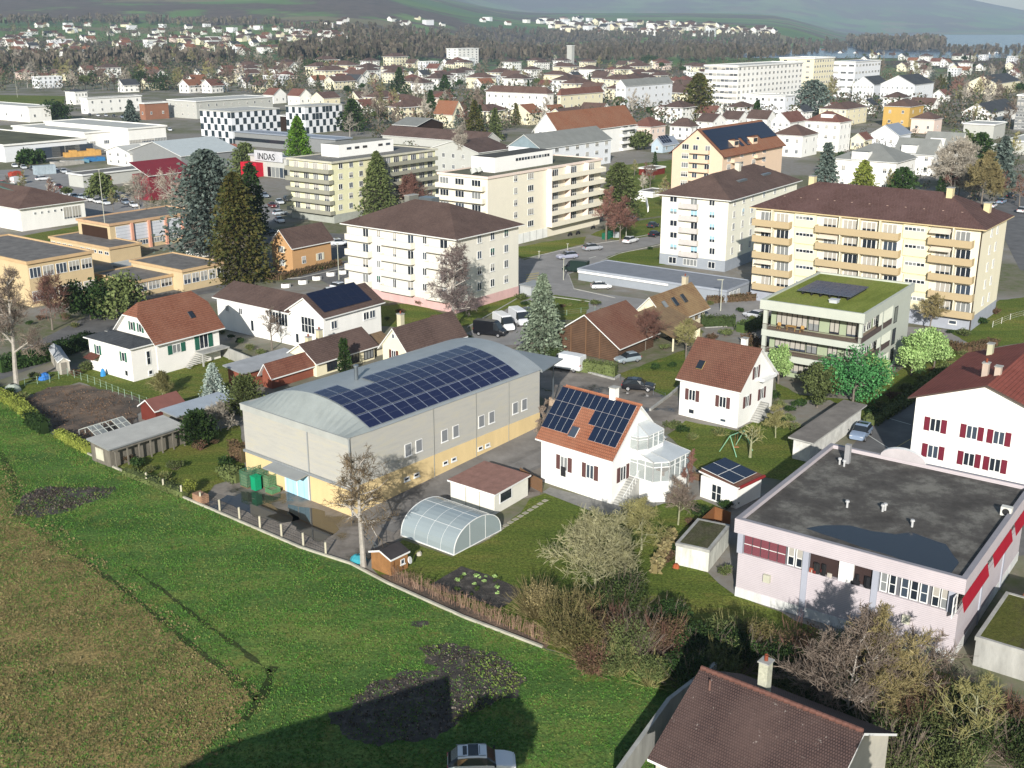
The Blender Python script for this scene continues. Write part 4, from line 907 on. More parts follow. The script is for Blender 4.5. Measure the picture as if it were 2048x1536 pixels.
win(r, f, 'x', f.Ly * .55, 1.0, .9, 1.4, 'm', '#6a4038'); win(r, f, 'x', f.Ly * .55, 4.2, .5, .7, 'm'); chimney(r, 3, f.Ly * .8, f.h + 2.0, .8, .8, 2.2, MC('#d8d0b0', .8))
f = frx(755, 712, 686, 718, 776, 52); house(f, 'lean_to', 'small brown roofed link between the two cream bungalows', 'lean-to', CR, T_OLD, 'gx', .9, .5)
# ---- sheds ----
BRK = lined('red_brick', '#8a503e', '#5f382c', .12, .3, 'V', rough=.9, var=.15)
f = frx(489, 778, 750, 456, 600, 52); f.h = 2.4; r = house(f, 'brick_shed', 'red brick shed with pale grey sheet roof beside the bungalow', 'shed', BRK, M('grey_sheet_roof', (.34, .35, .36), var=.15), 'mono', .5, .5, edge=ZINC)
f = frx(545, 778, 758, 525, 640, 52); f.h = 2.2; house(f, 'tiled_shed', 'low shed with old reddish tiles right of the red brick shed', 'shed', BRK, tile('old_red_tiles', '#7f4e3e', '#6e4236', '#8a6250'), 'gx', 1.3, .5)
COR = lined('corrugated_sheet', '#b3b2ac', '#96958f', .17, .4, 'U', rough=.7, var=.12)
f = frx(223, 936, 901, 181, 364, 52); f.h = 2.35; r = house(f, 'corrugated_shed', 'long open shed with pale corrugated roof on the kerb wall', 'shed', M('weathered_timber', (.16, .145, .12), var=.3, scale=2, streak=True), COR, 'mono', .4, .3, .3, edge=ZINC)
mb = MB(); mb.box(-.05, 0, f.Ly * .35, f.Ly * .75, .5, 1.9); mb.build('panel', M('pale_panel', (.5, .48, .38), var=.2), r)
mb = MB()
for i in range(7): x = .3 + i * (f.Lx - .6) / 6; mb.box(x - .08, x + .08, -.75, -.6, -.1, f.h - .1)
mb.box(0, f.Lx, -.8, -.6, f.h - .2, f.h - .05); mb.build('post', M('weathered_timber', (.16,) * 3), r)
f = frx(357, 864, 843, 327, 465, 52); f.h = 2.1; house(f, 'corrugated_shed', 'narrow shed with blue-grey sheet roof behind the dark bush', 'shed', MC('#8d8778', .6), lined('blue_grey_sheet', '#a5adb5', '#8b949c', .17, .4, 'U', rough=.6), 'mono', .3, .3, edge=ZINC)
f = frx(313, 848, 831, 282, 366, 52); f.h = 1.9; house(f, 'red_hut', 'small hut with plain dark red gable roof by the vegetable plot', 'hut', MC('#7a3a30', .7), M('red_board_roof', (.20, .085, .07), var=.15), 'gx', 1.0, .3)
f = frx(120, 750, 716, 97, 137, 30); f.h = 2.0; r = house(f, 'tool_shed', 'small grey metal tool shed in front of the dark hedge', 'shed', lined('grey_panels', '#b3ada2', '#8f897e', .3, .2, 'U'), M('shed_top', (.42, .43, .44), var=.1), 'gy', .5, .15)
mb = MB(); mb.box(f.Lx * .2, f.Lx * .75, -.05, 0, 0, 1.8); mb.build('door', MC('#8a857c', .7), r)
# cold frame / greenhouse
f = frx(195, 884, 868, 157, 264, 52); f.h = 1.1; X, Y = f.Lx, f.Ly
r = thing('cold_frame', 'low glass cold frame with white bars behind the corrugated shed', 'greenhouse', f.O, f.a)
mb = MB(); nx = 6
for x in [X * i / nx for i in range(nx + 1)]:
    mb.tube((x, 0, .7), (x, Y / 2, 1.5), .05, .05, 4); mb.tube((x, Y / 2, 1.5), (x, Y, .7), .05, .05, 4); mb.tube((x, 0, 0), (x, 0, .7), .05, .05, 4); mb.tube((x, Y, 0), (x, Y, .7), .05, .05, 4)
for y, z in ((0, .7), (Y / 2, 1.5), (Y, .7), (Y / 4, 1.1)): mb.tube((0, y, z), (X, y, z), .05, .05, 4)
mb.build('frame', MC('#c9ccc4', .8), r)
mb = MB()
for i in (0, 1, 4, 5): a, b = X * i / nx, X * (i + 1) / nx; mb.poly([(a, 0, .72), (b, 0, .72), (b, Y / 2, 1.51), (a, Y / 2, 1.51)]); mb.poly([(a, Y / 2, 1.51), (b, Y / 2, 1.51), (b, Y, .72), (a, Y, .72)])
mb.build('pane', glasst, r)
mb = MB(); mb.poly([(.1, .1, .05), (X - .1, .1, .05), (X - .1, Y - .1, .05), (.1, Y - .1, .05)]); mb.build('bed', SOIL, r)

# ---- orange house ----
f = frx(587, 547, 492, 543, 661, 53); r = house(f, 'orange_house', 'small orange house with brown gable roof and white shutters', 'house', MC('#d0a474', .8, var=.05), T_BROWN, 'gx', 3.0, .6, .6)
for z in (1.2, 4.0): win(r, f, 'x', f.Ly * .5, z, .9, 1.3, 'm', '#e6e2cc')
for s, q in ((f.Lx * .28, 'b'), (f.Lx * .7, '')): win(r, f, 'y', s, 1.6, 1.1, 1.5, 'm' + q, '#e6e2cc' if not q else None)

# ---- barn ----
f = frx(1235, 724, 688, 1111, 1308, 53); f.h = 2.7; X, Y, h = f.Lx, f.Ly, f.h; rise = zat(f, -.5, Y / 2, 630) - h
WD = lined('barn_boards', '#5e4838', '#38291f', .28, .5, 'V', rough=.9, var=.25)
TB = tile('barn_tiles', '#8a604e', '#785042', '#806454', .3, .2)
r = house(f, 'wooden_barn', 'old timber barn with wide red tile roof and brown boarded gable', 'barn', WD, TB, 'gx', rise, .8, .7)
mb = MB()
for y in (Y * .28, Y * .5, Y * .74): mb.box(-.12, 0, y - .1, y + .1, 0, h + rise * (1 - abs(y / Y - .5) * 2) - .2)
mb.build('timber_post', MC('#8a6a50', .6), r)
mb = MB(); mb.slab([(X * .9, -4.2, h - .3), (X + 8.5, -4.2, h - .3), (X + 8.5, 3.5, h + 2.3), (X * .9, 3.5, h + 2.3)], .2); mb.build('carport_roof', [T_OLD], r)
mb = MB()
for x in (X * .95, X + 4, X + 8): mb.box(x - .1, x + .1, -3.9, -3.7, -.1, h - .3)
mb.box(X + 8.0, X + 8.2, -3.6, 3.4, -.1, h - .1); mb.build('post', CR, r)
f = frx(1332, 674, 638, 1268, 1410, 53); r = house(f, 'farm_house', 'cream farmhouse with old beige tiled roof and three skylights behind the barn', 'house', CR, tile('beige_old_tiles', '#98795a', '#86694e', '#a08a66', .3, .2, moss='#b8a884'), 'gx', 3.2, .8, .6)
un = Vector((0, 1, 3.2 / (f.Ly / 2))).normalized()
for s in (1.2, 4.4, 7.4): plate(r, 'skylight', [GLASS, METAL], Vector((s, -.3, f.h + .1)) + un * 1.5, (1, 0, 0), un, 1.0, 1.6, .12)
for s in (2.2, 6.0, 9.0, 11.2):
    if s < f.Lx: win(r, f, 'y', s, .9, 1.0, 1.9, 'm', '#7a6a50')
chimney(r, f.Lx - 1.2, f.Ly * .55, f.h + 2.6, .9, .8, 1.9, MC('#d0c4a8', .8))

# ---- white flats with hipped roof ----
f = frm((913, 627), 477.5, (695, 445), (1033, 449)); X, Y, h = f.Lx, f.Ly, f.h = f.Lx, 26.5, 13.3
f.Ly = Y; f.h = h; f.Lx = X
WF = MC('#e6e1d4', .88, var=.06, scale=.4, streak=True); PK = M('pink_base', (.62, .40, .38), var=.1, streak=True)
r = house(f, 'apartment_building', 'white four storey flats with brown hipped roof and pink base', 'building', WF, T_BROWN, 'hip', 4.2, .9, plinth=(1.7, PK))
zs = [2.1, 4.95, 7.8, 10.65]
for z in zs:
    for a, b in ((699, 745), (768, 831), (858, 899)):
        s1, s0 = spx(f, 'x', a, z), spx(f, 'x', b, z)
        if z < 10: pass
        balc(r, f, 'x', s0, s1, z, 1.25, .95, WF)
    for px, w_, q in ((732, 1.5, 'm'), (758, 1.0, '*'), (790, .9, 'm'), (822, 1.5, 'm'), (850, 1.0, '*'), (888, 1.8, 'm')):
        st = R.choice(['ms', 'msG', 'msb', 'ms', 'msB']) if q == '*' else R.choice(['m', 'm', 'mb'])
        win(r, f, 'x', spx(f, 'x', px, z + .8), z + (.9 if q == '*' else .1), w_, 1.4 if q == '*' else 2.1, st)
    for px in (958.5, 984.5, 1012): win(r, f, 'y', spx(f, 'y', px, z + 1.5), z + .9, 1.25, 1.45, R.choice(['ms', 'msG', 'msb', 'msb', 'ms']))
chimney(r, X * .55, Y * .72, h + 3.9, 2.6, 1.2, .8, MC('#8d8d85', .7), False)
mb = MB(); mb.box(X * .5, X * .5 + 2.2, Y * .5, Y * .5 + 3.2, h + 3.6, h + 4.7); mb.build('roof_hatch', METAL, r)
# ---- white tower and grey annex ----
f = frm((1449, 544), 400, (1324, 388), (1597, 361)); X, Y, h = f.Lx, f.Ly, f.h
TWm = M('pale_cream_tower', (.82, .79, .66), var=.05, streak=True); GB = M('blue_grey_base', (.30, .325, .36), var=.06)
r = house(f, 'apartment_building', 'tall pale cream block with brown hipped roof and blue-grey ground floor', 'building', TWm, T_BROWN, 'hip', 4.0, .9, plinth=(2.3, GB))
zs = [2.5 + i * 2.5 for i in range(5)]
for i, z in enumerate(zs):
    s0, s1 = spx(f, 'x', 1397, z), spx(f, 'x', 1361, z); balc(r, f, 'x', s0, s1, z, 1.0, .9, MC('#cfc9c4', .85))
    win(r, f, 'x', spx(f, 'x', 1388, z + 1), z + .15, 1.6, 2.0, R.choice(['m', 'mU', 'm'])); win(r, f, 'x', spx(f, 'x', 1347, z + 1), z + .8, 1.7, 1.3, R.choice(['ms', 'msU', 'msB'])); win(r, f, 'x', spx(f, 'x', 1424, z + 1), z + .8, 1.3, 1.4, R.choice(['ms', 'msU', 'msU']))
    for s in (3, 7.5, 12, 18, 24, 30): win(r, f, 'y', s, z + .8, 1.1, 1.4, R.choice(['ms', 'msU', 'msB']))
for px, w_ in ((1345, 1.8), (1380, 3.2), (1423, 1.6)): win(r, f, 'x', spx(f, 'x', px, 1), .4, w_, 1.4, 'm')
for x in (12, 25): mb = MB(); mb.box(x, x + 4.2, 3.2, 5.2, h + 1.2, h + 2.35); mb.build('roof_vent', METAL, r)
chimney(r, 19, Y * .45, h + 3.6, 1.2, 1., 1.6, MC('#e0dccb', .8), False)
mb = MB()
for i in range(7):
    for j in range(3): mb.box(4 + i * 4.6 + j, 4.5 + i * 4.6 + j, 1.2 + j * 1.4, 1.5 + j * 1.4, h + .55 + j * .7, h + .85 + j * .7)
mb.build('snow_guard', MC('#b09a8a', .8), r)
f = frx(1452, 606, 588, 1157, 1503, 53); f.h = 2.3
r = house(f, 'shop_annex', 'low grey flat roofed shop annex in front of the tall pale cream block', 'annex', GB, M('blue_grey_roof', (.21, .225, .255), var=.1), 'flat', .12, .2, edge=MC('#aab0ba', .8))
for s in (1.6, 3.2, 4.8): win(r, f, 'y', s, .5, 1.1, 1.3, 'm')
mb = MB(); mb.box(-.35, -.2, 12, f.Ly, 1.6, 2.0); mb.build('fascia', WHITE, r)
# ---- yellow flats ----
f = frm((1938, 664), 458, (1512, 414), (2016, 432)); X, Y, h = f.Lx, f.Ly, f.h
YW = M('cream_yellow_render', (.76, .70, .54), var=.04, streak=True); YB = MC('#c4b08c', .8, var=.04); BB = M('blue_grey_plinth', (.33, .35, .40), var=.1)
r = house(f, 'apartment_building', 'long yellow five storey flats with ochre balconies and brown hipped roof', 'building', YW, tile('yellow_flats_tiles', '#67504a', '#573f3a', '#6b5350', moss='#a89288'), 'hip', 4.3, .9, plinth=(2.4, BB), edge=MC('#d8c49a', .8))
fl = (h - 2.6) / 5
for i in range(5):
    z = 2.6 + i * fl
    for a, b, ws in ((1510, 1584, (1534, 1565)), (1635, 1801, (1660, 1700, 1738, 1780)), (1860, 1948, (1885, 1926))):
        s1, s0 = spx(f, 'x', a, z), spx(f, 'x', b, z); balc(r, f, 'x', s0, s1, z, 1.4, .95, YB, base=-.05)
        for px in ws: win(r, f, 'x', spx(f, 'x', px, z + 1.2), z + .1, 2.4, 2.15, R.choice(['m', 'm', 'mb', 'mB', 'm']))
        for px in ws[1:]:
            s = spx(f, 'x', px - 17, z + 1); mb = MB(); mb.box(-1.3, 0, s - .08, s + .08, z, z + fl - .1); mb.build('balcony_wall', YW, r)
        if R.random() < .6:
            s = spx(f, 'x', ws[0] - 2, z + 1); mb = MB(); mb.slab([(-1.5, s - 1.7, z + 1.75), (-1.5, s + 1.7, z + 1.75), (0, s + 1.7, z + 2.5), (0, s - 1.7, z + 2.5)], .04); mb.build('awning', MC('#e6dccb', .85), r)
    for a, b in ((1589, 1632), (1805, 1855)):
        s1, s0 = spx(f, 'x', a, z), spx(f, 'x', b, z)
        mb = MB(); mb.box(-.3, 0, s0, s1, z + .2, z + fl, 0); mb.build('panel', MC('#efe3bb', .92, var=.03), r)
        for s, w_ in ((s0 + (s1 - s0) * .3, 1.4), (s0 + (s1 - s0) * .7, 2.0)): win(r, f, 'x', s, z + 1.5, w_, .65, 'm', out=.3)
    for s in (6.5, 10.2): win(r, f, 'y', s, z + .7, 1.0, 1.5, R.choice(['ms', 'msB']))
for px in (1640, 1760, 1905): win(r, f, 'x', spx(f, 'x', px, 1), .9, 1.3, .7, 's', out=.05)
spipe(r, [(-.06, -.06, h), (-.06, -.06, 0)], .1, MC('#4a4038', .7))
for x, y in ((X / 2, Y - 7), (X / 2 - 1, 7.5), (X / 2 + 2, 2.0)): chimney(r, x, y, h + 4. if y > 3 else h + 1.6, 1.3, 1., 1.2, MC('#dccfa4', .85), False)
mb = MB()
for i in range(11):
    for j in range(2): mb.box(1.2 + j * 1.8, 1.6 + j * 1.8, 3 + i * 3.1 + j, 3.3 + i * 3.1 + j, h + .7 + j * .95, h + 1.0 + j * .95)
mb.build('snow_guard', MC('#b8a090', .8), r)

# ---- yellow-green flats with grey balcony bands ----
f = frx(669, 447, 325, 578, 870, 53); X, Y, h = f.Lx, f.Ly, f.h
GY = M('pale_yellow_wall', (.76, .73, .48), var=.04); BG = MC('#a5a393', .8, var=.06)
r = house(f, 'apartment_building', 'flat roofed yellow flats with grey balcony bands round the corner', 'building', GY, MC('#8b8984', .7, var=.1), 'flat', .25, .6, edge=MC('#cfcbb8', .85), plinth=(2.2, MC('#b4b7ae', .8)))
fl = (h - 2.4) / 5
for i in range(5):
    z = 2.4 + i * fl
    balc(r, f, 'x', -.3, Y + .3, z, 1.5, .85, BG); 
    for s in [Y * k for k in (.14, .38, .6, .84)]: win(r, f, 'x', s, z + .1, 1.9, 2.0, R.choice(['m', 'mb', 'm', 'mB']))
    for px in (681, 702, 722): win(r, f, 'y', spx(f, 'y', px, z + 1), z + .8, 1.4, 1.4, R.choice(['ms', 'msb', 'ms', 'msb']))
    s0, s1 = spx(f, 'y', 766, z), spx(f, 'y', 868, z)
    if s1 > s0: balc(r, f, 'y', s0, min(X, s1), z, 1.5, .85, BG)
    for k in range(6): win(r, f, 'y', s0 + (min(X, s1) - s0) * (k + .5) / 6, z + .1, 2.2, 2.0, R.choice(['m', 'mb', 'm']))
mb = MB(); mb.box(9, 30, 6.5, 13, h, h + 3.2, 0, 1); r2 = mb.build('penthouse', [WHITE, MC('#a8a59c', .7)], r)
for s in (12, 15, 18, 24, 27): mb = MB(); mb.box(s, s + 1.6, 6.4, 6.5, h + 1.8, h + 2.4); mb.build('window', GLASS, r)
# ---- cream flats, L-shaped ----
f = frx(976, 503, 356, 877, 1202, 53); X, Y, h = f.Lx, f.Ly, f.h
CF = MC('#eee6d2', .92, var=.03); PKW = MC('#ecd9cc', .9, var=.03)
r = house(f, 'apartment_building', 'cream flat roofed flats with white rooftop storey and deep balconies', 'building', CF, M('mossy_gravel', (.12, .12, .08), var=.35, scale=.15), 'flat', .3, .3, edge=PKW)
fl = (h - 2.6) / 5
for i in range(5):
    z = 2.6 + i * fl; s0, s1 = spx(f, 'y', 1093, z), X
    balc(r, f, 'y', s0, s1, z, 1.6, .95, CF); n_ = 3; w_ = (s1 - s0) / n_
    for k in range(n_):
        win(r, f, 'y', s0 + w_ * (k + .35), z + .1, w_ * .5, 2.1, R.choice(['m', 'm', 'mb'])); mb = MB(); mb.box(s0 + w_ * k, s0 + w_ * k + .15, -1.55, 0, z, z + fl - .1); mb.build('balcony_wall', PKW, r)
    win(r, f, 'y', spx(f, 'y', 1031, z + 1), z + .9, 1.3, 1.4, R.choice(['ms', 'msB', 'msb'])); win(r, f, 'y', spx(f, 'y', 1061, z + 1), z + .9, 2.3, 1.4, R.choice(['ms', 'msB', 'msB']))
    balc(r, f, 'x', .5, Y, z, 1.3, .9, CF)
    for s in (3.2, 8, 12.5, 17): 
        if s < Y: win(r, f, 'x', s, z + .1, 2.6, 2.0, 'm')
mb = MB(); mb.box(8, 31, 4.2, 11, h, h + 3.4, 0, 1); mb.build('penthouse', [WHITE, MC('#5c5a56', .7)], r)
for k in range(12): mb = MB(); s = 16 + k * 1.15; mb.box(s, s + .8, 4.1, 4.2, h + 2.0, h + 2.6); mb.build('window', GLASS, r)
for k in (0, 1): mb = MB(); mb.tube((3 + k * 1.8, 6, h + .3), (3 + k * 1.8, 6.6, h + 1.3), .8, .7, 12, cap=True); mb.build('roof_dome', MC('#c9cbc4', .8), r)
mb = MB(); mb.box(-.08 + spx(f, 'y', 1030, 1), spx(f, 'y', 1094, 1), -.1, 0, 0, 2.3); mb.build('garage_door', lined('white_doors', '#e6e6e2', '#c2c2be', 2.6, .1, 'U'), r)
# ---- peach flats with solar roof ----
f = frx(1440, 412, 309, 1345, 1566, 53); X, Y, h = f.Lx, f.Ly, f.h; rise = zat(f, 0, Y / 2, 258) - h
PE = MC('#e6cbb0', .9, var=.04)
r = house(f, 'apartment_building', 'peach coloured gabled flats with black solar field on the orange roof', 'building', PE, T_ORANGE, 'gx', rise, .9, .6, edge=MC('#6a3c34', .8))
un = Vector((0, 1, rise / (Y / 2))).normalized(); LS = sqrt((Y / 2) ** 2 + rise ** 2); PB = solarm('solar_cells_midnight', 20, 20, '#10152a', '#1c2440', .01)
for i in range(int(X / 1.9)):
    for j in range(5):
        if j < 2 and 4 < i < 9 and not (i == 7): continue
        if j < 2 and i > 10 and i < 15: continue
        if j == 0 and i > 9: continue
        plate(r, 'solar_panel', [PB, DARK], Vector((.3 + i * 1.9, -.2, h + .2)) + un * (1.5 + j * (LS - 2.4) / 5), (1, 0, 0), un, 1.88, (LS - 2.4) / 5 - .03, .05)
for i in (5.5, 12): mb = MB(); q = Vector((i * 1.9, 0, h)) + un * 2.2; mb.box(q.x - 1.5, q.x + 1.5, q.y - .6, q.y + 2.6, q.z - .3, q.z + 1.6, 0, 1); o = mb.build('dormer', [PE, T_ORANGE], r); mb = MB(); mb.box(q.x - 1.2, q.x + 1.2, q.y - .65, q.y - .6, q.z + .3, q.z + 1.4); mb.build('window', GLASS, o)
fl = (h - 1.5) / 5
for i in range(6):
    z = 1.5 + i * fl
    if i < 6:
        win(r, f, 'x', Y * .74, z + .7, 2.2, 1.5, R.choice(['msb', 'ms'])); balc(r, f, 'x', Y * .25, Y * .62, z, 1.2, .85, PE)
        for s in (Y * .3, Y * .54): win(r, f, 'x', s, z + .1, 1.6, 2.0, 'm')
    if i < 5:
        for s in (4, 12, 20, 27): win(r, f, 'y', s, z + .3, 2.2, 1.8, R.choice(['m', 'mb'])); 
        for s in (8, 23): balc(r, f, 'y', s - 3, s + 3, z, 1.2, .85, PE)
win(r, f, 'x', Y * .5, h + rise * .55, 1., .8, 's')

# ---- generic blocks: (o, yt, xl, xr, roof, rise, wall, roof mat, label, rows, cols, extras) ----
WL = {'w': WR, 'W': MC('#e9ebee', .9, var=.03), 'c': CR, 'p': MC('#ecd6c8', .9, var=.04), 'y': MC('#d4ae62', .8, var=.05), 'g': MC('#9a9c9c', .7, var=.05), 'G': MC('#c9c9c2', .8, var=.05), 'b': MC('#a87860', .75, var=.1), 'o': MC('#d9c29a', .82, var=.06), 'd': MC('#3a2a22', .7, var=.1), 'r': MC('#8e3440', .75, var=.1), 'l': MC('#b9c9d4', .85, var=.04)}
T_LG = M('light_sheet_roof', (.46, .46, .43), var=.1, scale=.1); T_GR = M('grey_fibre_roof', (.22, .225, .21), var=.12, scale=.3); T_MOSS = M('moss_flat_roof', (.10, .10, .06), var=.45, scale=.12)
T_TIN = M('pale_tin_roof', (.46, .50, .50), var=.08, rough=.5); T_BLUE = M('blue_grey_sheet_roof', (.25, .28, .33), var=.08, rough=.5); T_BR2 = tile('warm_brown_tiles', '#705850', '#624c44', '#756056'); T_RB = tile('russet_tiles', '#84584c', '#744a40', '#806256')
RM = {'B': T_BROWN, 'R': T_RB, 'O': T_ORANGE, 'b': T_BR2, 'D': T_DARK, 'L': T_LG, 'G': T_GR, 'M': T_MOSS, 'T': T_TIN, 'S': T_BLUE, 'K': GRAV}
def blk(o, yt, xl, xr, roof, rise, wl, rm, label, name='house', cat='house', rows=0, cols=(0, 0), st='ms', ww=1.2, av=53, ov=.5, edge=None, group=None, half=0.):
    f = frx(o[0], o[1], yt, xl, xr, av)
    r = house(f, name, label, cat, WL[wl], RM[rm], roof, rise, ov, None, group=group, half=half, edge=edge)
    for face, n, Ls in (('x', cols[0], f.Ly), ('y', cols[1], f.Lx)):
        for i in range(rows):
            z = f.h * (i + .32) / rows
            for k in range(n): win(r, f, face, Ls * (k + .5) / n, z, ww, min(1.5, f.h / rows * .5), R.choice([st, st, st, st + 'b', st + 'B']))
    return r, f
blk((225, 507), 450, 155, 397, 'flat', .3, 'o', 'K', 'peach school gymnasium with five translucent window bays between pink pillars', 'school_gym', 'school', ov=.3, edge=MC('#d4b08c', .8))
gr, gf = r, f
gr = bpy.data.objects['school_gym']; gf = frx(225, 507, 450, 155, 397)
n5 = 5; w5 = (gf.Lx - 1.5) / n5
for k in range(n5):
    s = .9 + w5 * (k + .5); mb = MB(); mb.box(-w5 / 2 + .5, w5 / 2 - .3, -.1, 0, 2.2, gf.h - .6); o = mb.build('translucent_panel', lined('translucent_sheets', '#c9ccd2', '#a5a9b0', .75, .15, 'V', rough=.4), gr); place(o, gf, 'y', s, 0)
    win(gr, gf, 'y', s, .9, w5 - .8, 1.1, 'm')
    mb = MB(); mb.box(-.3, .3, -.5, 0, -.2, gf.h - .25); o = mb.build('pillar', MC('#dfa58c', .85), gr); place(o, gf, 'y', s + w5 / 2, 0)
mb = MB(); mb.box(-.1, 0, 1, gf.Ly - 1.5, .5, gf.h - .8); mb.build('timber_wall', MC('#4a3426', .6), gr)
OE = MC('#d6b68c', .8)
r, f = blk((222, 526), 497, 100, 280, 'flat', .25, 'o', 'K', 'low yellow school link wing with a row of small white framed windows', 'school_wing', 'school', ov=.3, edge=OE)
for k in range(10): 
    if k != 5: win(r, f, 'x', f.Ly * (k + .5) / 10, 1.6, 1.5, .7, 'm')
r, f = blk((66, 615), 526, -110, 183, 'flat', .3, 'o', 'K', 'yellow two storey school block with dark flat roof at the left edge', 'school_building', 'school', ov=.35, edge=OE)
for z in (1.0, f.h - 2.9):
    for k in range(5): win(r, f, 'y', f.Lx * (k + .5) / 5, z, f.Lx / 5 - .4, 1.9, R.choice(['mb', 'm', 'mb']))
r, f = blk((272, 596), 565, 190, 368, 'flat', .25, 'o', 'K', 'low orange and grey school pavilion behind the red roofed white house', 'school_wing', 'school', ov=.3, edge=OE)
for k in range(4): win(r, f, 'y', f.Lx * (k + .5) / 4, 1, f.Lx / 4 - .3, 1.6, 'mb')
r, f = blk((368, 584), 542, 262, 447, 'flat', .25, 'o', 'K', 'yellow school wing with dark flat roof beside the tall brown conifer', 'school_wing', 'school', ov=.3, edge=OE)
for k in range(5): win(r, f, 'y', f.Lx * (k + .5) / 5, 1.4, f.Lx / 5 - .3, 1.9, 'mb' if k < 4 else 'm')
blk((296, 552), 541, 226, 372, 'flat', .1, 'g', 'L', 'low canopy with pale sheet roof in the school yard', 'yard_canopy', 'canopy', edge=T_LG)
blk((398, 516), 494, 371, 424, 'gy', 1.5, 'w', 'B', 'small white house with brown roof under the tall conifer', rows=1, cols=(1, 2))
r, f = blk((45, 463), 417, -120, 168, 'hip', 3.5, 'w', 'b', 'white hall with hipped brown roof capped by green sheeting at the left edge', 'white_hall', 'hall', ov=.8)
mb = MB(); mb.slab([(6, 6, f.h + 2.2), (f.Lx - 6, 6, f.h + 2.2), (f.Lx - 7, f.Ly - 6, f.h + 3.7), (7, f.Ly - 6, f.h + 3.7)], .2); mb.build('green_roof_sheet', MC('#6f8f84', .6), r)
for k in range(5): win(r, f, 'y', f.Lx * .22 + k * 1.8, f.h - 2, .6, .6, '')
for k in range(2): win(r, f, 'y', f.Lx * (.72 + .14 * k), 1.5, 2.4, f.h - 2.6, 'mB')
r, f = blk((168, 376), 350, 136, 300, 'flat', .2, 'G', 'K', 'low pale workshop with dark flat roof and two orange doors', 'workshop', 'workshop', ov=.5)
for s in (5, 8): mb = MB(); mb.box(s, s + 2, -.1, 0, 0, 2.8); mb.build('door', MC('#c9805c', .8), r)
RM['r'] = MC('#8e3440', .7, var=.1)
blk((302, 402), 352, 264, 386, 'mono', 3.4, 'r', 'r', 'crimson clad hall half hidden behind bare trees', 'red_hall', 'hall')
r, f = blk((262, 334), 306, 212, 300, 'gx', 2, 'w', 'L', 'white gabled workshop in front of the long grey hall', 'workshop', 'workshop', rows=2, cols=(3, 1))
blk((365, 345), 312, 258, 480, 'gx', 4, 'g', 'T', 'grey hall with pale low pitched sheet roof in the industrial yard', 'industrial_hall', 'hall')
r, f = blk((173, 303), 266, 25, 252, 'flat', .4, 'w', 'L', 'large white industrial hall with pale flat roof', 'industrial_hall', 'hall', rows=1, cols=(7, 3), ww=2.5, edge=WR)
blk((260, 302), 258, 90, 331, 'flat', .4, 'w', 'L', 'rear white industrial hall with pale roof and grid windows', 'industrial_hall', 'hall', rows=1, cols=(0, 3), ww=6, edge=WR)
r, f = blk((12, 325), 291, -180, 173, 'flat', .4, 'W', 'M', 'white industrial hall with mossy flat roof and stacked timber in front', 'industrial_hall', 'hall', edge=WR)
for s in (.36, .55, .72): mb = MB(); mb.box(f.Lx * s, f.Lx * s + 12, -.12, 0, .2, f.h - 2); mb.build('grid_window', GLASS, r)
blk((178, 229), 198, 160, 282, 'flat', .3, 'w', 'K', 'white and yellow workshop with a dark gateway', 'workshop', 'workshop', rows=2, cols=(1, 6))
blk((152, 210), 184, 130, 174, 'hip', 1.5, 'w', 'D', 'white tower-like house with dark hipped roof beside the white workshop', rows=2, cols=(1, 4))
blk((292, 240), 207, 278, 336, 'flat', .3, 'b', 'K', 'orange brick office with a dark central stair window', 'office_building', 'office', rows=1, cols=(1, 2))
blk((395, 238), 203, 335, 545, 'flat', .3, 'G', 'L', 'long grey office block behind the chequered offices', 'office_building', 'office', rows=2, cols=(5, 10))
blk((60, 245), 214, -60, 100, 'flat', .3, 'w', 'L', 'white warehouse with pale flat roof beyond the green hedge trees', 'warehouse', 'warehouse', rows=1, cols=(4, 2))
def chequer(o, yt, xl, xr, label, rows=4):
    r, f = blk(o, yt, xl, xr, 'flat', .3, 'W', 'L', label, 'office_building', 'office', ov=.15, edge=T_LG)
    for face, Ls in (('x', f.Ly), ('y', f.Lx)):
        n = max(4, int(Ls / 2.1)); dz = f.h / rows
        for i in range(rows):
            for k in range(n):
                if (k + i) % 2 == 0 or R.random() < .08:
                    q = ('cq', round(Ls / n * .85, 1), round(dz, 1))
                    if q not in _wc: mb = MB(); mb.box(-q[1] / 2, q[1] / 2, -.1, 0, .15, q[2] - .1); _wc[q] = mb.mesh('window', [M('dark_office_glass', (.03, .045, .055), rough=.2, spec=.5)])
                    o_ = link('window', _wc[q], r); place(o_, f, face, Ls * (k + .5) / n, dz * i)
    return r
chequer((466, 290), 224, 399, 559, 'white office with staggered dark windows like a chequerboard, the nearer and larger one', 5)
chequer((612, 268), 214, 571, 684, 'smaller white chequered office standing behind the green cone tree', 4)
blk((573, 262), 232, 556, 592, 'flat', .2, 'd', 'K', 'dark glazed link between the two chequered offices', 'office_link', 'office')
blk((672, 308), 279, 455, 702, 'flat', .3, 'g', 'S', 'long grey clad commercial hall with a dark window band', 'commercial_hall', 'hall', edge=T_BLUE)
f = frx(672, 308, 279, 455, 702); r = [o for o in bpy.data.objects if o.name.startswith('commercial_hall')][0]
mb = MB(); mb.box(-.1, 0, f.Ly * .45, f.Ly * .95, f.h * .35, f.h * .6); mb.build('window_band', GLASS, r)
r, f = blk((575, 358), 316, 500, 604, 'flat', .3, 'G', 'S', 'shop with name board and red arched entrance behind the yellow flats', 'shop', 'shop', edge=MC('#b9b9bc', .8))
tx = bpy.data.curves.new('lettering', 'FONT'); tx.body = 'INDAS'; tx.size = 3.0; tx.extrude = .04; tx.materials.append(DARK); tx.align_x = 'CENTER'
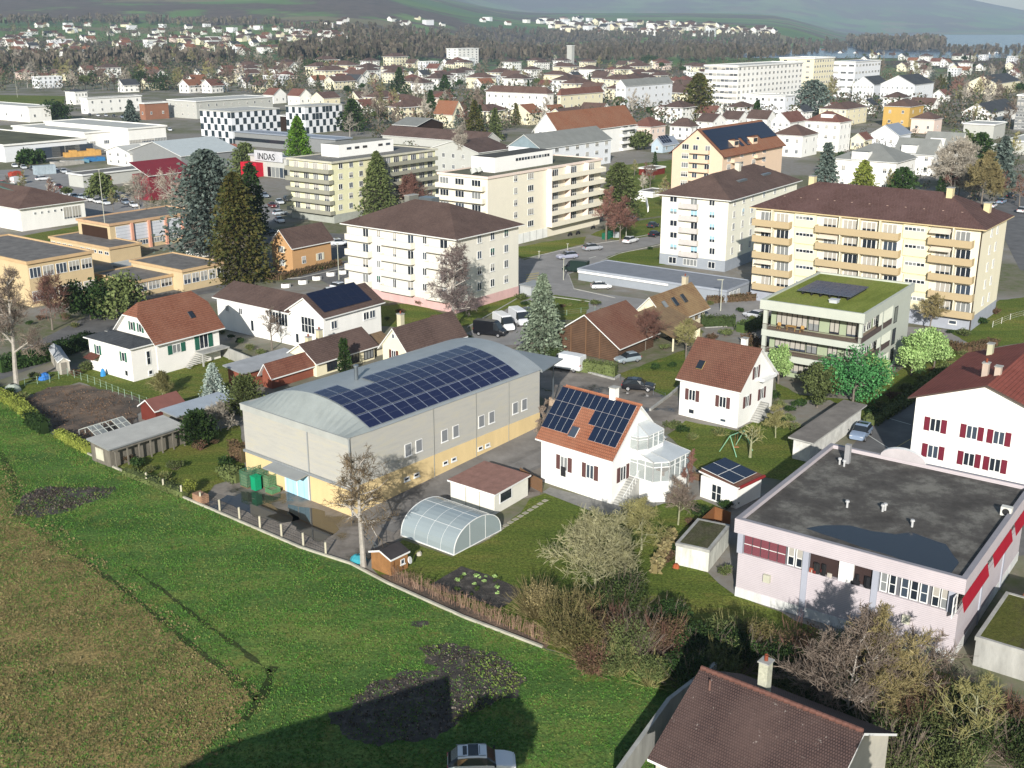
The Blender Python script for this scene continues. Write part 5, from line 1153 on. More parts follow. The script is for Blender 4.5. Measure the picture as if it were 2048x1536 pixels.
o = bpy.data.objects.new('lettering', tx); sc.collection.objects.link(o); bpy.context.view_layer.update(); me_ = bpy.data.meshes.new_from_object(o); bpy.data.objects.remove(o); o = link('lettering', me_); o.parent = r; o.location = (-.7, spx(f, 'x', 535, f.h), f.h - 1.1); o.rotation_euler = (pi / 2, 0, -pi / 2)
mb = MB(); s_ = spx(f, 'x', 535, f.h); mb.box(-.6, -.5, s_ - 8, s_ + 6, f.h - 1.6, f.h + 1.8); mb.build('name_board', MC('#c9c9cd', .85), r)
s = spx(f, 'x', 515, 2); mb = MB(); mb.prism([(-3, s - 3), (0, s - 3), (0, s + 5), (-3, s + 5)], 0, 4.6, 0); mb.build('red_entrance', MC('#c01e34', .9), r)
for k in range(5): q = s - 6 - k * 2; mb = MB(); mb.box(-.1, 0, q - .8, q + .8, .2, 3.4); mb.build('window', GLASS, r)
r, f = blk((834, 282), 251, 790, 886, 'gy', 2.6, 'd', 'G', 'dark timber chalet with grey roof on a pale ground floor', 'chalet', 'house', rows=1, cols=(3, 0), ov=1.)
mb = MB(); mb.box(-.05, f.Lx + .05, -.05, f.Ly + .05, -.2, 2.4); mb.build('plinth', CR, r)
r, f = blk((957, 350), 305, 858, 1022, 'gx', 3.2, 'G', 'B', 'long two storey building with brown roof behind the flats', 'school_building', 'building', rows=2, cols=(5, 3))
blk((965, 302), 284, 765, 1000, 'gy', 3.4, 'G', 'B', 'large low brown roofed hall behind the yellow flats', 'low_hall', 'hall')
r, f = blk((1081, 350), 297, 1017, 1222, 'gx', 4.2, 'W', 'G', 'white and blue lofts with grey gable roof behind the cream flats', 'apartment_building', 'building', rows=3, cols=(0, 7), ww=2.2)
mb = MB(); mb.poly([(-.03, 0, f.h), (-.03, f.Ly, f.h), (-.03, f.Ly / 2, f.h + 4.1)]); mb.build('gable_cladding', MC('#8fa0a8', .8), r)
r, f = blk((1117, 322), 263, 1069, 1270, 'gx', 6.5, 'w', 'O', 'long white flats under a wide orange roof', 'apartment_building', 'building', rows=4, cols=(2, 0), ov=.8)
for i in range(4):
    for k in range(2): s = f.Lx * (.86 + k * .1); win(r, f, 'y', s, f.h * (i + .3) / 4, 4, 1.6, 'm'); balc(r, f, 'y', s - 3, s + 3, f.h * (i + .12) / 4, 1.2, .9, WR)
blk((1300, 292), 254, 1262, 1331, 'hip', 3.6, 'p', 'R', 'pink house with russet pyramid roof beside the peach flats', rows=2, cols=(2, 3))
blk((1380, 280), 254, 1340, 1397, 'hip', 3.6, 'w', 'B', 'white house with brown pyramid roof left of the solar roofed peach flats', rows=2, cols=(3, 2))
r, f = blk((1325, 306), 290, 1303, 1356, 'gx', 2.6, 'l', 'S', 'small pale blue house with solar panels on a dark roof', rows=1, cols=(1, 2))
un = Vector((0, 1, 2.6 / (f.Ly / 2))).normalized()
for i in range(4):
    for j in range(2): plate(r, 'solar_panel', [PB, TRIM], Vector((1 + i * 1.9, .2, f.h + .25)) + un * (.3 + j * 2), (1, 0, 0), un, 1.8, 1.9, .05)
blk((1424, 262), 244, 1393, 1452, 'gy', 3.4, 'w', 'B', 'white gabled house, leftmost of the row behind the peach flats', rows=2, cols=(2, 2))
blk((1475, 258), 239, 1441, 1499, 'gy', 3.6, 'w', 'B', 'white half-hipped house, second of the row behind the peach flats', rows=2, cols=(2, 2), half=0)
blk((1532, 262), 238, 1494, 1552, 'gy', 3.8, 'w', 'B', 'white half-hipped house with dark roof, third of the row behind the peach flats', rows=2, cols=(2, 2))
blk((1578, 272), 244, 1543, 1612, 'gx', 4.0, 'w', 'R', 'white gabled house with red-brown roof, last of the row behind the peach flats', rows=2, cols=(3, 1))
blk((1602, 315), 272, 1546, 1636, 'hip', 3.6, 'w', 'b', 'white house with warm brown hipped roof in front of the white gabled house', rows=2, cols=(3, 2))
r, f = blk((1675, 305), 245, 1611, 1703, 'hip', 3.8, 'w', 'R', 'big white villa with red roof and roof dormer', rows=3, cols=(4, 3))
mb = MB(); mb.box(2, 5, 4, 9, f.h, f.h + 2.8, 0, 1); mb.build('dormer', [WR, T_BLUE], r)
blk((1690, 252), 219, 1639, 1735, 'hip', 2.8, 'c', 'b', 'long cream block with brown hipped roof and small balconies behind the red roofed villa', 'apartment_building', 'building', rows=3, cols=(5, 4))
blk((1816, 254), 214, 1768, 1848, 'hip', 3.2, 'y', 'b', 'mustard yellow villa with brown pyramid roof', 'villa', 'house', rows=2, cols=(2, 2))
blk((1866, 268), 239, 1823, 1885, 'hip', 3.2, 'p', 'b', 'pale pink house with brown roof beside the mustard villa', rows=1, cols=(2, 1))
r, f = blk((1795, 295), 270, 1742, 1822, 'gx', 3.8, 'W', 'S', 'white gabled house with solar panels on its grey roof', rows=1, cols=(2, 1))
blk((1728, 300), 279, 1702, 1745, 'gx', 2.4, 'c', 'R', 'small cream house with pinkish roof right of the big villa', rows=1, cols=(3, 1))
for k, (o, yt, xl, xr, lb) in enumerate([((1786, 392), 325, 1668, 1832, 'stepped grey roofed block, nearest hipped section with corner dormer'), ((1862, 352), 308, 1790, 1885, 'stepped grey roofed block, middle section'), ((1915, 330), 292, 1850, 1930, 'stepped grey roofed block, rear section')]):
    r, f = blk(o, yt, xl, xr, 'hip' if k == 0 else 'gy', 4.4, 'w', 'G', 'white ' + lb, 'apartment_building', 'building', rows=2, cols=(3, 3), ov=.6)
    mb = MB(); mb.box(-.3, 3.2, f.Ly * .45, f.Ly * .45 + 5, f.h - .5, f.h + 2.4, 0, 1); d = mb.build('dormer', [WR, T_GR], r)
blk((1960, 330), 296, 1900, 1990, 'flat', .3, 'G', 'L', 'pale low pavilion with flat roof behind the stepped white block', 'pavilion', 'building')
blk((2060, 310), 284, 2010, 2100, 'flat', .3, 'G', 'L', 'white carport with flat roof at the right edge', 'carport', 'carport')
blk((1985, 280), 250, 1928, 2012, 'flat', .3, 'G', 'L', 'low beige shop with flat roof behind the pollarded trees', 'shop', 'shop')
blk((1978, 250), 226, 1925, 2035, 'gx', 4.5, 'w', 'D', 'white gabled house with dark roof near the right edge', rows=2, cols=(2, 1))
blk((1990, 190), 168, 1935, 2040, 'gx', 5.5, 'c', 'D', 'cream flats with big dark roof and dormers near the right edge', 'apartment_building', 'building', rows=3, cols=(3, 4))
blk((2070, 262), 192, 2036, 2110, 'flat', .4, 'g', 'K', 'dark modern block cut by the right picture edge', 'office_building', 'office', rows=6, cols=(6, 2))
blk((1745, 205), 170, 1706, 1777, 'gx', 5., 'W', 'D', 'white flats with dark slate roof, left one of the pair', 'apartment_building', 'building', rows=3, cols=(6, 0), ww=1.0)
blk((1825, 212), 170, 1762, 1868, 'gx', 5.5, 'W', 'D', 'white flats with dark slate roof and gable towers, right one of the pair', 'apartment_building', 'building', rows=3, cols=(7, 3), ww=1.0)
blk((1470, 238), 133, 1410, 1606, 'flat', .6, 'w', 'L', 'long nine storey pale slab of flats', 'apartment_slab', 'building', rows=9, cols=(8, 16), st='m', ww=2.4)
blk((1622, 205), 118, 1560, 1669, 'flat', .6, 'c', 'L', 'beige rear slab of flats with narrow balconies', 'apartment_slab', 'building', rows=8, cols=(3, 8), st='m', ww=2.4)
blk((1567, 240), 192, 1448, 1590, 'flat', .3, 'W', 'L', 'bluish white block with glazed roof storey in front of the pale slab', 'apartment_building', 'building', rows=3, cols=(10, 2), ww=1.6)
blk((1705, 196), 124, 1666, 1762, 'flat', .3, 'W', 'S', 'modern white office with long dark window bands', 'office_building', 'office', rows=5, cols=(3, 8), ww=4.0)
blk((1094, 236), 188, 972, 1107, 'hip', 3.5, 'w', 'b', 'white four storey flats with long brown hipped roof behind a fir', 'apartment_building', 'building', rows=3, cols=(9, 1))
blk((1121, 236), 191, 1115, 1206, 'hip', 3.5, 'c', 'R', 'cream flats with red-brown hipped roof', 'apartment_building', 'building', rows=3, cols=(1, 6))
blk((1250, 220), 172, 1232, 1345, 'gx', 3.5, 'W', 'G', 'white stepped flats with pale grey roof and long balconies', 'apartment_building', 'building', rows=3, cols=(2, 7), ww=2.0)
blk((916, 128), 98, 893, 957, 'flat', .6, 'w', 'L', 'lone white eight storey block before the wood', 'apartment_slab', 'building', rows=6, cols=(2, 5), ww=3)
blk((1143, 137), 92, 1134, 1149, 'flat', .5, 'G', 'L', 'slim concrete bell tower', 'bell_tower', 'tower')
blk((905, 256), 228, 868, 928, 'gy', 6., 'c', 'O', 'cream hall with orange roof and brown upper roof behind the fir', rows=1, cols=(2, 3))
blk((815, 238), 214, 790, 862, 'gx', 3.5, 'w', 'b', 'white house with brown roof left of the dark fir', rows=2, cols=(2, 3))
blk((600, 212), 192, 575, 622, 'gy', 4., 'w', 'R', 'house with bright red roof behind the chequered offices', rows=1, cols=(2, 2))
blk((548, 208), 190, 527, 572, 'gy', 4., 'w', 'R', 'house with bright red roof left of the other red roofed house', rows=1, cols=(2, 2))
blk((648, 212), 197, 622, 680, 'gx', 3.5, 'c', 'b', 'cream gabled house with brown roof above the smaller chequered office', rows=1, cols=(2, 2))
blk((1230, 262), 228, 1200, 1262, 'gx', 3, 'w', 'b', 'white gabled house with dark brown roof behind the wide orange roof', rows=2, cols=(1, 2))
blk((1350, 240), 222, 1322, 1375, 'gx', 3, 'p', 'S', 'peach gabled house with slate blue roof below the tall conifers', rows=1, cols=(2, 1))
blk((1060, 250), 226, 1020, 1085, 'gx', 4, 'c', 'O', 'low house with orange-red roof right of the small fir', rows=1, cols=(2, 2))
# ================= VEGETATION =================
BARK = M('bark', (.17, .145, .12), var=.25, scale=3); BARKP = M('pale_bark', (.36, .33, .29), var=.25, scale=3); BARKG = M('lichen_bark', (.27, .27, .16), var=.25, scale=3)
TW_GREY = leafm('grey_twigs', ['#6a5d52', '#8d8074', '#57493f']); TW_RED = leafm('reddish_twigs', ['#6e5048', '#8a665a', '#5a4038']); TW_OL = leafm('olive_twigs', ['#7d7a4c', '#9a9464', '#5f5c38']); TW_PALE = leafm('pale_twigs', ['#9a9286', '#b9b1a2', '#7d7468'])
TW_GOLD = leafm('straw_twigs', ['#8d8058', '#7a6e4a', '#9c8f68', '#625f3c'])
LF_DARK = leafm('dark_needles', ['#24381c', '#32481f', '#1b2c18', '#405426']); LF_BRN = leafm('brown_green_needles', ['#484c24', '#57522a', '#38441e', '#62582e']); LF_BLUE = leafm('blue_needles', ['#48554f', '#5e6a62', '#3a4640', '#727e76'])
LF_CONE = leafm('cone_tree_leaves', ['#4a6a1f', '#5c7d28', '#3d5a1c']); LF_HEDGE = leafm('hedge_leaves', ['#3c4c28', '#495a2e', '#2e3c20', '#565c34']); LF_BRIGHT = leafm('bright_leaves', ['#427f44', '#579458', '#2f6634', '#6aa868']); LF_FRESH = leafm('fresh_leaves', ['#8aa862', '#a0b878', '#6d8d4c'])
LF_SILV = leafm('silver_needles', ['#a3b0a8', '#8a9a92', '#bcc6bc', '#6f8078']); LF_YEL = leafm('yellow_green_leaves', ['#727c34', '#838a40', '#5c6a2c']); LF_RUST = leafm('rusty_leaves', ['#5c4836', '#6a5442', '#4a402c', '#524c30']); LF_OLIVE = leafm('olive_leaves', ['#525c34', '#646e42', '#404a2a'])
def rv(r_): return Vector((r_.gauss(0, 1), r_.gauss(0, 1), r_.gauss(0, 1))).normalized()
def leaf(mb, p, s, r_, m=0, d=None, asp=1.):
    a = rv(r_) if d is None else d; b = a.cross(rv(r_))
    if b.length < .05: return
    b.normalize(); a = a * s * asp; b = b * s * .5
    mb.v += [tuple(p - b), tuple(p + b), tuple(p + a + b * .4), tuple(p + a - b * .4)]; n = len(mb.v) - 4
    mb.f.append((n, n + 1, n + 2, n + 3)); mb.m.append(m); mb.uv += [(0, 0)] * 4
def clump(mb, c, rad, n, s, r_, m=0, asp=1.):
    c = Vector(c)
    for _ in range(n):
        d = rv(r_); k = r_.random() ** .45; leaf(mb, c + Vector((d.x * rad[0], d.y * rad[1], d.z * rad[2])) * k, s * r_.uniform(.6, 1.3), r_, m, asp=asp)
def mktree(name, parts, mats):
    """prototype kept out of the scene: list of (part name, MB, material)"""
    return (name, [(pn, mb.mesh(pn, [mt])) for (pn, mb), mt in zip(parts, mats)])
def put(proto, loc, scale, rz, label, cat='tree', group=None, sz=None):
    name, ps = proto; r = thing(name, label, cat, loc, rz, group); r.scale = (scale, scale, scale if sz is None else sz)
    for pn, me in ps: link(pn, me, r)
    return r
def bare(seed, h=10., spread=.5, lv=4, trunk=.3, up=.35, twl=.55, dens=1., n0=9, mat=(BARK, TW_GREY), name='bare_tree', tw=.018, r0=None):
    r_ = random.Random(seed); tr = MB(); tg = MB(); r0 = r0 or h * .022
    def grow(p, d, L, r, l):
        k = 2 if l < lv else 1; q = p
        for i in range(k):
            d = (d + rv(r_) * .16 + Vector((0, 0, up * .12))).normalized(); e = q + d * L / k
            rr = r * (1 - .35 * (i + 1) / k)
            (tr if l < 3 else tg).tube(q, e, max(tw, r * (1 - .35 * i / k)), max(tw * .7, rr), 5 if l < 2 else 3); q = e
            if l < lv:
                nb = int((3 if l else 2) * dens) + (1 if r_.random() < .6 else 0)
                for _ in range(nb):
                    s = r_.uniform(.25, 1); b = q - d * (L / k) * (1 - s); nd = (d * r_.uniform(.5, .9) + rv(r_) * .75 + Vector((0, 0, up * .5))).normalized()
                    grow(b, nd, L * r_.uniform(.5, .78), max(tw, rr * .55), l + 1)
    q = Vector((0, 0, -.1)); d = Vector((0, 0, 1)); n = 5; H0 = h * .92
    pts = []
    for i in range(n):
        d = (d + rv(r_) * .05).normalized(); e = q + d * H0 / n * (1.02 if i == 0 else 1); tr.tube(q, e, r0 * (1 - i / n * .85), r0 * (1 - (i + 1) / n * .85), 7); pts.append((q, e)); q = e
    for i in range(n0):
        z = trunk + (1 - trunk) * (i + .5) / n0; j = min(n - 1, int(z * n)); a, b = pts[j]; p = a.lerp(b, z * n - j)
        az = i * 2.4 + r_.uniform(-.5, .5); el = up + z * .5 + r_.uniform(-.15, .2)
        grow(p, Vector((cos(az) * cos(el), sin(az) * cos(el), sin(el))), h * spread * (1.15 - z * .75) * twl * r_.uniform(.8, 1.2), r0 * .45 * (1.1 - z * .7), 1)
    return mktree(name, [('trunk', tr), ('crown', tg)], mat)
def conif(seed, h=12., r=3., n=900, s=.55, mat=(BARK, LF_DARK), name='conifer', droop=.25, z0=.08, ragged_=.35, shape=1., asp=1.2):
    r_ = random.Random(seed); tr = MB(); cr = MB(); tr.tube((0, 0, -.1), (0, 0, h * .9), h * .02, h * .004, 6)
    nb = int(n / 14)
    for i in range(nb):
        t = z0 + (1 - z0) * (i / nb) ** 1.05; az = i * 2.399 + r_.uniform(-.3, .3); R_ = r * (1 - t) ** shape * (1 - ragged_ + ragged_ * 2 * r_.random()) + .15; z = h * t
        o = Vector((cos(az), sin(az), 0))
        tr.tube((0, 0, z), tuple(o * R_ * .7 + Vector((0, 0, z - droop * R_ * .5))), h * .004, h * .002, 3)
        for k in range(14):
            u = r_.random() ** .6; p = o * R_ * u + Vector((0, 0, z - droop * R_ * u * u)) + Vector((r_.gauss(0, 1), r_.gauss(0, 1), r_.gauss(0, .5))) * R_ * .13
            leaf(cr, p, s * r_.uniform(.6, 1.2), r_, 0, (o * .8 + Vector((0, 0, -droop)) + rv(r_) * .55).normalized(), asp)
    return mktree(name, [('trunk', tr), ('crown', cr)], mat)
def leafy(seed, h=8., r=3., n=1600, s=.35, mat=(BARK, LF_HEDGE), name='leafy_tree', base=.2, nc=14):
    r_ = random.Random(seed); tr = MB(); cr = MB(); tr.tube((0, 0, -.1), (0, 0, h * .6), h * .02, h * .01, 6)
    for i in range(nc):
        d = rv(r_); d.z = abs(d.z) * 1.0 - .25 if base > .08 else d.z * .95; k = r_.uniform(.35, .85)
        c = Vector((d.x * r * k, d.y * r * k, h * (base + (1 - base) * .48) + d.z * h * (1 - base) * .45 * k)); q = r * r_.uniform(.28, .48)
        tr.tube((0, 0, h * .3), tuple(c), h * .008, h * .003, 4); clump(cr, c, (q, q, q * .8), n // nc, s, r_)
    return mktree(name, [('trunk', tr), ('crown', cr)], mat)
def bush(seed, r=1.5, h=2., n=900, s=.14, m=LF_HEDGE, name='bush', twigs=0, tm=TW_GREY, nc=16, tl=1.):
    r_ = random.Random(seed); cr = MB(); tg = MB()
    for i in range(nc):
        d = rv(r_); k = r_.uniform(.2, .75); c = (d.x * r * k, d.y * r * k, h * (.42 + .36 * abs(d.z) * k)); q = r * r_.uniform(.3, .5)
        clump(cr, c, (q, q, q * h / r * .5), n // nc, s, r_, asp=1.1)
    for i in range(twigs):
        az = r_.uniform(0, 2 * pi); el = r_.uniform(.45, 1.45); d = Vector((cos(az) * cos(el), sin(az) * cos(el), sin(el))); p = Vector((cos(az), sin(az), 0)) * r * .25 * r_.random(); L = sqrt((r * cos(el)) ** 2 + (h * sin(el)) ** 2) * r_.uniform(.6, .95) * tl
        q = p
        for k in range(3):
            d = (d + rv(r_) * .14).normalized(); e = q + d * L / 3; tg.tube(q, e, .018 * (1 - k * .25), .018 * (1 - k * .3), 3)
            for _ in range(3):
                if k: d2 = (d + rv(r_) * .6).normalized(); tg.tube(q.lerp(e, r_.random()), e + d2 * L * .16 * r_.random(), .010, .006, 3)
            q = e
    ps, ms = [], []
    if cr.f: ps.append(('foliage', cr)); ms.append(m)
    if tg.f: ps.append(('twig', tg)); ms.append(tm)
    return mktree(name, ps, ms)
def at(px, py): return GT(px, py)
def th(px, yb, yt): return hg(px, yb, yt, GT(px, yb).z)
def wid(py, w_): return w_ / ppm(py)

# --- prototypes
P_BARE = [bare(1, 10, .55), bare(2, 10, .45, dens=1.1), bare(3, 10, .6, up=.2, mat=(BARK, TW_RED)), bare(4, 10, .5, mat=(BARKP, TW_PALE)), bare(5, 10, .5, mat=(BARK, TW_OL))]
P_FAR = [bare(11, 10, .5, lv=3, n0=8, tw=.06, dens=1.1), bare(12, 10, .42, lv=3, n0=8, tw=.06, mat=(BARK, TW_RED)), bare(13, 10, .55, lv=3, n0=7, tw=.06, mat=(BARKP, TW_PALE)), bare(14, 10, .5, lv=3, n0=8, tw=.06, mat=(BARK, TW_OL))]
P_CON = [conif(21, 12, 3), conif(22, 12, 3.4, mat=(BARK, LF_BRN)), conif(23, 12, 3.2, mat=(BARK, LF_BLUE), ragged_=.4), conif(24, 12, 2.4)]
P_DOME = [leafy(31, 8, 3.2, n=1500, s=.45, mat=(BARK, LF_DARK), name='evergreen_tree'), leafy(32, 8, 3.4, n=1500, s=.45, mat=(BARK, LF_OLIVE), name='evergreen_tree')]

# --- named trees
def bigcon(px, yb, yt, w_, mat, label, n=2600, s=.5, name='conifer', seed=1, **k):
    h = th(px, yb, yt); r = wid(yb, w_) / 2 * (yb - 55) / max(1, (yb - 55)); pr = conif(seed, h, r, n, s, (BARK, mat), name, **k); return put(pr, at(px, yb), 1, 0, label)
bigcon(600, 352, 234, 66, LF_CONE, 'smooth green cone shaped tree in front of the chequered offices', 5200, .55, seed=41, ragged_=.12, droop=-.3, shape=.72, z0=.0)
bigcon(482, 562, 345, 112, LF_BRN, 'tall brown-green conifer beside the school wing', 9000, .5, seed=42, shape=.55, droop=.2, z0=.02)
bigcon(425, 520, 300, 150, LF_BLUE, 'big blue-grey cedar behind the school gymnasium', 9000, .6, seed=43, shape=.45, droop=.1, z0=.12, ragged_=.45)
bigcon(508, 470, 325, 60, LF_DARK, 'dark pine between the cedar and the red shop entrance', 3000, .5, seed=44, shape=.5)
bigcon(757, 436, 302, 84, LF_OLIVE, 'layered green fir in front of the yellow-green flats', 5200, .5, seed=45, shape=.7, droop=.35)
bigcon(1236, 448, 326, 84, LF_OLIVE, 'broad green pine at the corner of the cream flats', 5200, .5, seed=46, shape=.45, droop=.1, z0=.25)
bigcon(1084, 704, 548, 84, leafm('pale_spruce', ['#5c6856', '#6f7a66', '#4a5644', '#84907c']), 'tall pale spruce between the white vans and the barn', 8000, .34, seed=47, shape=.75, droop=.3, ragged_=.4)
bigcon(429, 798, 727, 48, LF_SILV, 'small silvery blue spruce on the lawn left of the hall', 3600, .2, seed=48, shape=.85, droop=.05, ragged_=.25, z0=.03)
bigcon(690, 752, 680, 21, LF_DARK, 'slim dark cypress beside the cream bungalow', 1800, .22, seed=49, shape=.4, droop=-.8, ragged_=.15, z0=0, name='cypress')
bigcon(492, 832, 757, 66, LF_OLIVE, 'rounded yew at the near left corner of the hall', 4200, .22, seed=50, shape=.4, droop=-.7, z0=.0)
bigcon(398, 890, 828, 62, LF_DARK, 'dark green conifer bush between the two corrugated sheds', 4200, .24, seed=51, shape=.4, droop=-.6, z0=0)
bigcon(1394, 242, 146, 82, LF_BRN, 'large brown-green sequoia left of the pale slab of flats', 2600, 1.1, seed=52, shape=.5, z0=.02)
bigcon(1622, 232, 160, 90, LF_BLUE, 'broad blue cedar right of the pale slab of flats', 2400, 1.1, seed=53, shape=.4, ragged_=.3)
bigcon(1646, 420, 285, 62, LF_BLUE, 'blue-grey fir behind the tall cream block', 2400, .6, seed=54, shape=.7)
bigcon(1722, 412, 320, 70, LF_YEL, 'lime green conifer behind the yellow flats', 2600, .6, seed=55, shape=.7)
bigcon(1803, 395, 334, 62, LF_DARK, 'dark round conifer behind the yellow flats', 2000, .6, seed=56, shape=.4)
bigcon(1952, 372, 265, 72, LF_DARK, 'dark green pine beside the pale pavilion', 2600, .7, seed=57, shape=.5)
bigcon(2000, 372, 272, 60, LF_BLUE, 'blue fir near the right edge beside the dark pine', 2200, .7, seed=58, shape=.7)
bigcon(706, 262, 198, 58, LF_DARK, 'dark fir right of the smaller chequered office', 1800, .8, seed=59, shape=.5)
bigcon(862, 242, 180, 44, LF_DARK, 'narrow dark fir beside the orange roofed hall', 1500, .8, seed=60)
bigcon(800, 190, 135, 46, LF_DARK, 'dark fir in the town behind the white gabled house', 1100, 1.1, seed=61)
bigcon(890, 200, 150, 44, LF_DARK, 'dark fir behind the cream hall with orange roof', 1100, 1.1, seed=62)
bigcon(1028, 212, 178, 42, LF_DARK, 'dark pine in front of the long hipped white flats', 1100, 1.0, seed=63, shape=.45)
bigcon(950, 280, 200, 50, LF_BRN, 'brown-green fir behind the brown roofed hall', 1800, .8, seed=64)
bigcon(990, 282, 215, 36, LF_OLIVE, 'slim olive fir behind the brown roofed hall', 1400, .8, seed=65)
bigcon(265, 262, 200, 52, LF_BLUE, 'blue fir in front of the white and yellow workshop', 1600, .8, seed=66)
bigcon(492, 345, 285, 62, LF_OLIVE, 'spreading green pine behind the name board shop', 2000, .7, seed=67, shape=.4)
bigcon(205, 402, 346, 60, LF_OLIVE, 'round topped pine in front of the low pale workshop', 2400, .6, seed=68, shape=.35, z0=.3)
bigcon(1512, 250, 200, 30, LF_DARK, 'small dark conifer behind the row of gabled houses', 900, .9, seed=69)
for k, (px, yb, yt, w_, m, lb) in enumerate([(112, 240, 203, 64, LF_DARK, 'dark round evergreen behind the large white hall'), (60, 328, 303, 44, LF_DARK, 'small round evergreen in front of the mossy roofed hall'), (235, 640, 548, 92, LF_OLIVE, 'rounded olive-green pine behind the red roofed white house, right half'), (182, 640, 556, 84, LF_DARK, 'dark round pine behind the red roofed white house, left half'), (1920, 300, 262, 50, LF_OLIVE, 'rounded olive evergreen beside the pale pavilion'), (285, 180, 143, 40, LF_DARK, 'dark evergreen behind the white workshop'), (320, 182, 148, 44, LF_DARK, 'dark evergreen beside the pale red roofed house'), (635, 150, 112, 34, LF_DARK, 'round dark evergreen in the town left of the centre'), (1300, 128, 110, 30, LF_DARK, 'small dark evergreen in the distant town'), (1275, 300, 262, 46, LF_OLIVE, 'olive evergreen beside the pink pyramid roofed house')]):
    h = th(px, yb, yt) * 1.08; r_ = wid(yb, w_) / 2 * (1.5 if yb > 500 else 1.3); put(leafy(70 + k, h, r_, 3600 if yb > 500 else 1500, .42 if yb > 500 else .9, (BARK, m), 'evergreen_tree', base=.0, nc=20), at(px, yb), 1, 0, lb)
# computer-green young trees by the green flats
for k, (px, yb, yt, w_, m, lb) in enumerate([(1705, 812, 700, 120, LF_BRIGHT, 'bright green leafy tree in front of the green flats, the largest'), (1634, 815, 722, 66, LF_OLIVE, 'darker green leafy tree left of the bright green tree'), (1556, 768, 684, 46, LF_FRESH, 'slender pale green tree at the left end of the green flats'), (1822, 752, 655, 66, LF_FRESH, 'pale green tree at the right end of the green flats, left one'), (1868, 735, 658, 66, LF_FRESH, 'pale green tree at the right end of the green flats, right one'), (1752, 790, 705, 50, LF_FRESH, 'fresh green tree just right of the bright green tree')]):
    h = th(px, yb, yt) * 1.1; r_ = wid(yb, w_) / 2 * 1.25; put(leafy(90 + k, h, r_, 6000, .24, (BARK, m), 'leafy_tree', base=.04, nc=24), at(px, yb), 1, 0, lb)
# bare trees near
def bt(px, yb, yt, w_, label, seed, lv=4, **k):
    h = th(px, yb, yt); sp = wid(yb, w_) / h * .62; return put(bare(seed, h, sp, lv, **k), at(px, yb), 1, 0, label)
bt(727, 1134, 902, 150, 'tall bare larch with knobbly twigs at the kerb in front of the hall', 101, lv=4, trunk=.42, up=.1, twl=.62, n0=18, dens=.9, mat=(BARKP, leafm('larch_twigs', ['#5e5040', '#75664e', '#4a3f32'])), tw=.018, r0=.3)
lad = MB(); a = G(772, 1118); 
for d in (-.2, .2): lad.tube((a.x + d, a.y, 0), (a.x - 2.2 + d, a.y - .6, 3.4), .035, .035, 4)
for i in range(11): t = (i + .5) / 11; lad.tube((a.x - .2 - 2.2 * t, a.y - .6 * t, 3.4 * t), (a.x + .2 - 2.2 * t, a.y - .6 * t, 3.4 * t), .025, .025, 4)
tag(lad.build('ladder', METAL), 'grey ladder leaning against the bare larch', 'ladder')
bt(34, 778, 540, 150, 'large bare pale barked tree at the left edge', 102, lv=5, trunk=.3, n0=9, dens=.72, mat=(BARKP, TW_GREY))
bt(105, 660, 560, 120, 'reddish brown bare tree in front of the yellow school block', 103, lv=4, mat=(BARK, TW_RED), n0=10)
bt(905, 662, 482, 105, 'weeping bare birch in front of the white flats', 104, lv=5, trunk=.25, up=.05, n0=14, dens=.95, mat=(BARKP, leafm('birch_twigs', ['#665650', '#7c6e6c', '#8a827c'])), tw=.022)
bt(544, 700, 612, 60, 'bare dark fruit tree against the long white house', 105, mat=(BARK, TW_GREY), dens=.8)
bt(1212, 482, 372, 60, 'bare tree at the corner of the cream flats beside the bins', 106, mat=(BARK, TW_RED), tw=.03)
bt(1240, 485, 408, 80, 'reddish bare shrub tree under the broad green pine', 107, mat=(BARK, TW_RED), tw=.035)
bt(1190, 1178, 1050, 165, 'wide bare fruit tree with silvery green limbs in the garden', 108, lv=5, trunk=.12, up=.3, n0=11, dens=.85, twl=.7, mat=(BARKG, leafm('lichen_twigs', ['#94916a', '#aaa684', '#77754c'])), tw=.022)
bt(1283, 1100, 1000, 120, 'bare fruit tree on the lawn nearest the terrace of the solar white house', 109, lv=4, trunk=.3, n0=8, up=.1, mat=(BARKG, TW_OL))
bt(1356, 1050, 960, 90, 'bare fruit tree between the conservatory and the small solar shed', 110, lv=4, trunk=.3, n0=8, mat=(BARKG, TW_GREY))
bt(1500, 915, 850, 80, 'small pollarded bare tree beside the swing frame', 111, lv=3, trunk=.45, n0=8, dens=.8, mat=(BARKG, TW_OL), tw=.03, r0=.2)
bt(1551, 876, 812, 55, 'bare apple tree behind the swing frame', 112, lv=4, mat=(BARKG, TW_OL))
bt(1372, 1000, 890, 40, 'bare climbing tree by the right corner of the conservatory', 113, lv=4, up=.6, mat=(BARK, TW_RED))
bt(1700, 700, 640, 60, 'bare young tree in front of the yellow flats', 114, lv=4, mat=(BARK, TW_OL), tw=.03) if False else None
bt(1858, 665, 590, 70, 'bare yellowish tree in front of the yellow flats', 115, lv=4, mat=(BARK, TW_GOLD), tw=.025)
bt(1905, 395, 285, 110, 'big pale bare tree behind the yellow flats', 116, lv=5, mat=(BARKP, TW_PALE), tw=.04)
bt(1962, 412, 320, 90, 'yellowish bare tree right of the big pale bare tree', 117, lv=5, mat=(BARK, TW_GOLD), tw=.045)
bt(442, 862, 805, 60, 'bare pale shrub against the left wall of the hall', 118, lv=4, trunk=.15, mat=(BARKP, TW_PALE))
bt(325, 792, 745, 50, 'round bare shrub on the lawn of the left white house', 119, lv=4, trunk=.1, n0=16, mat=(BARKG, TW_OL), up=.5)
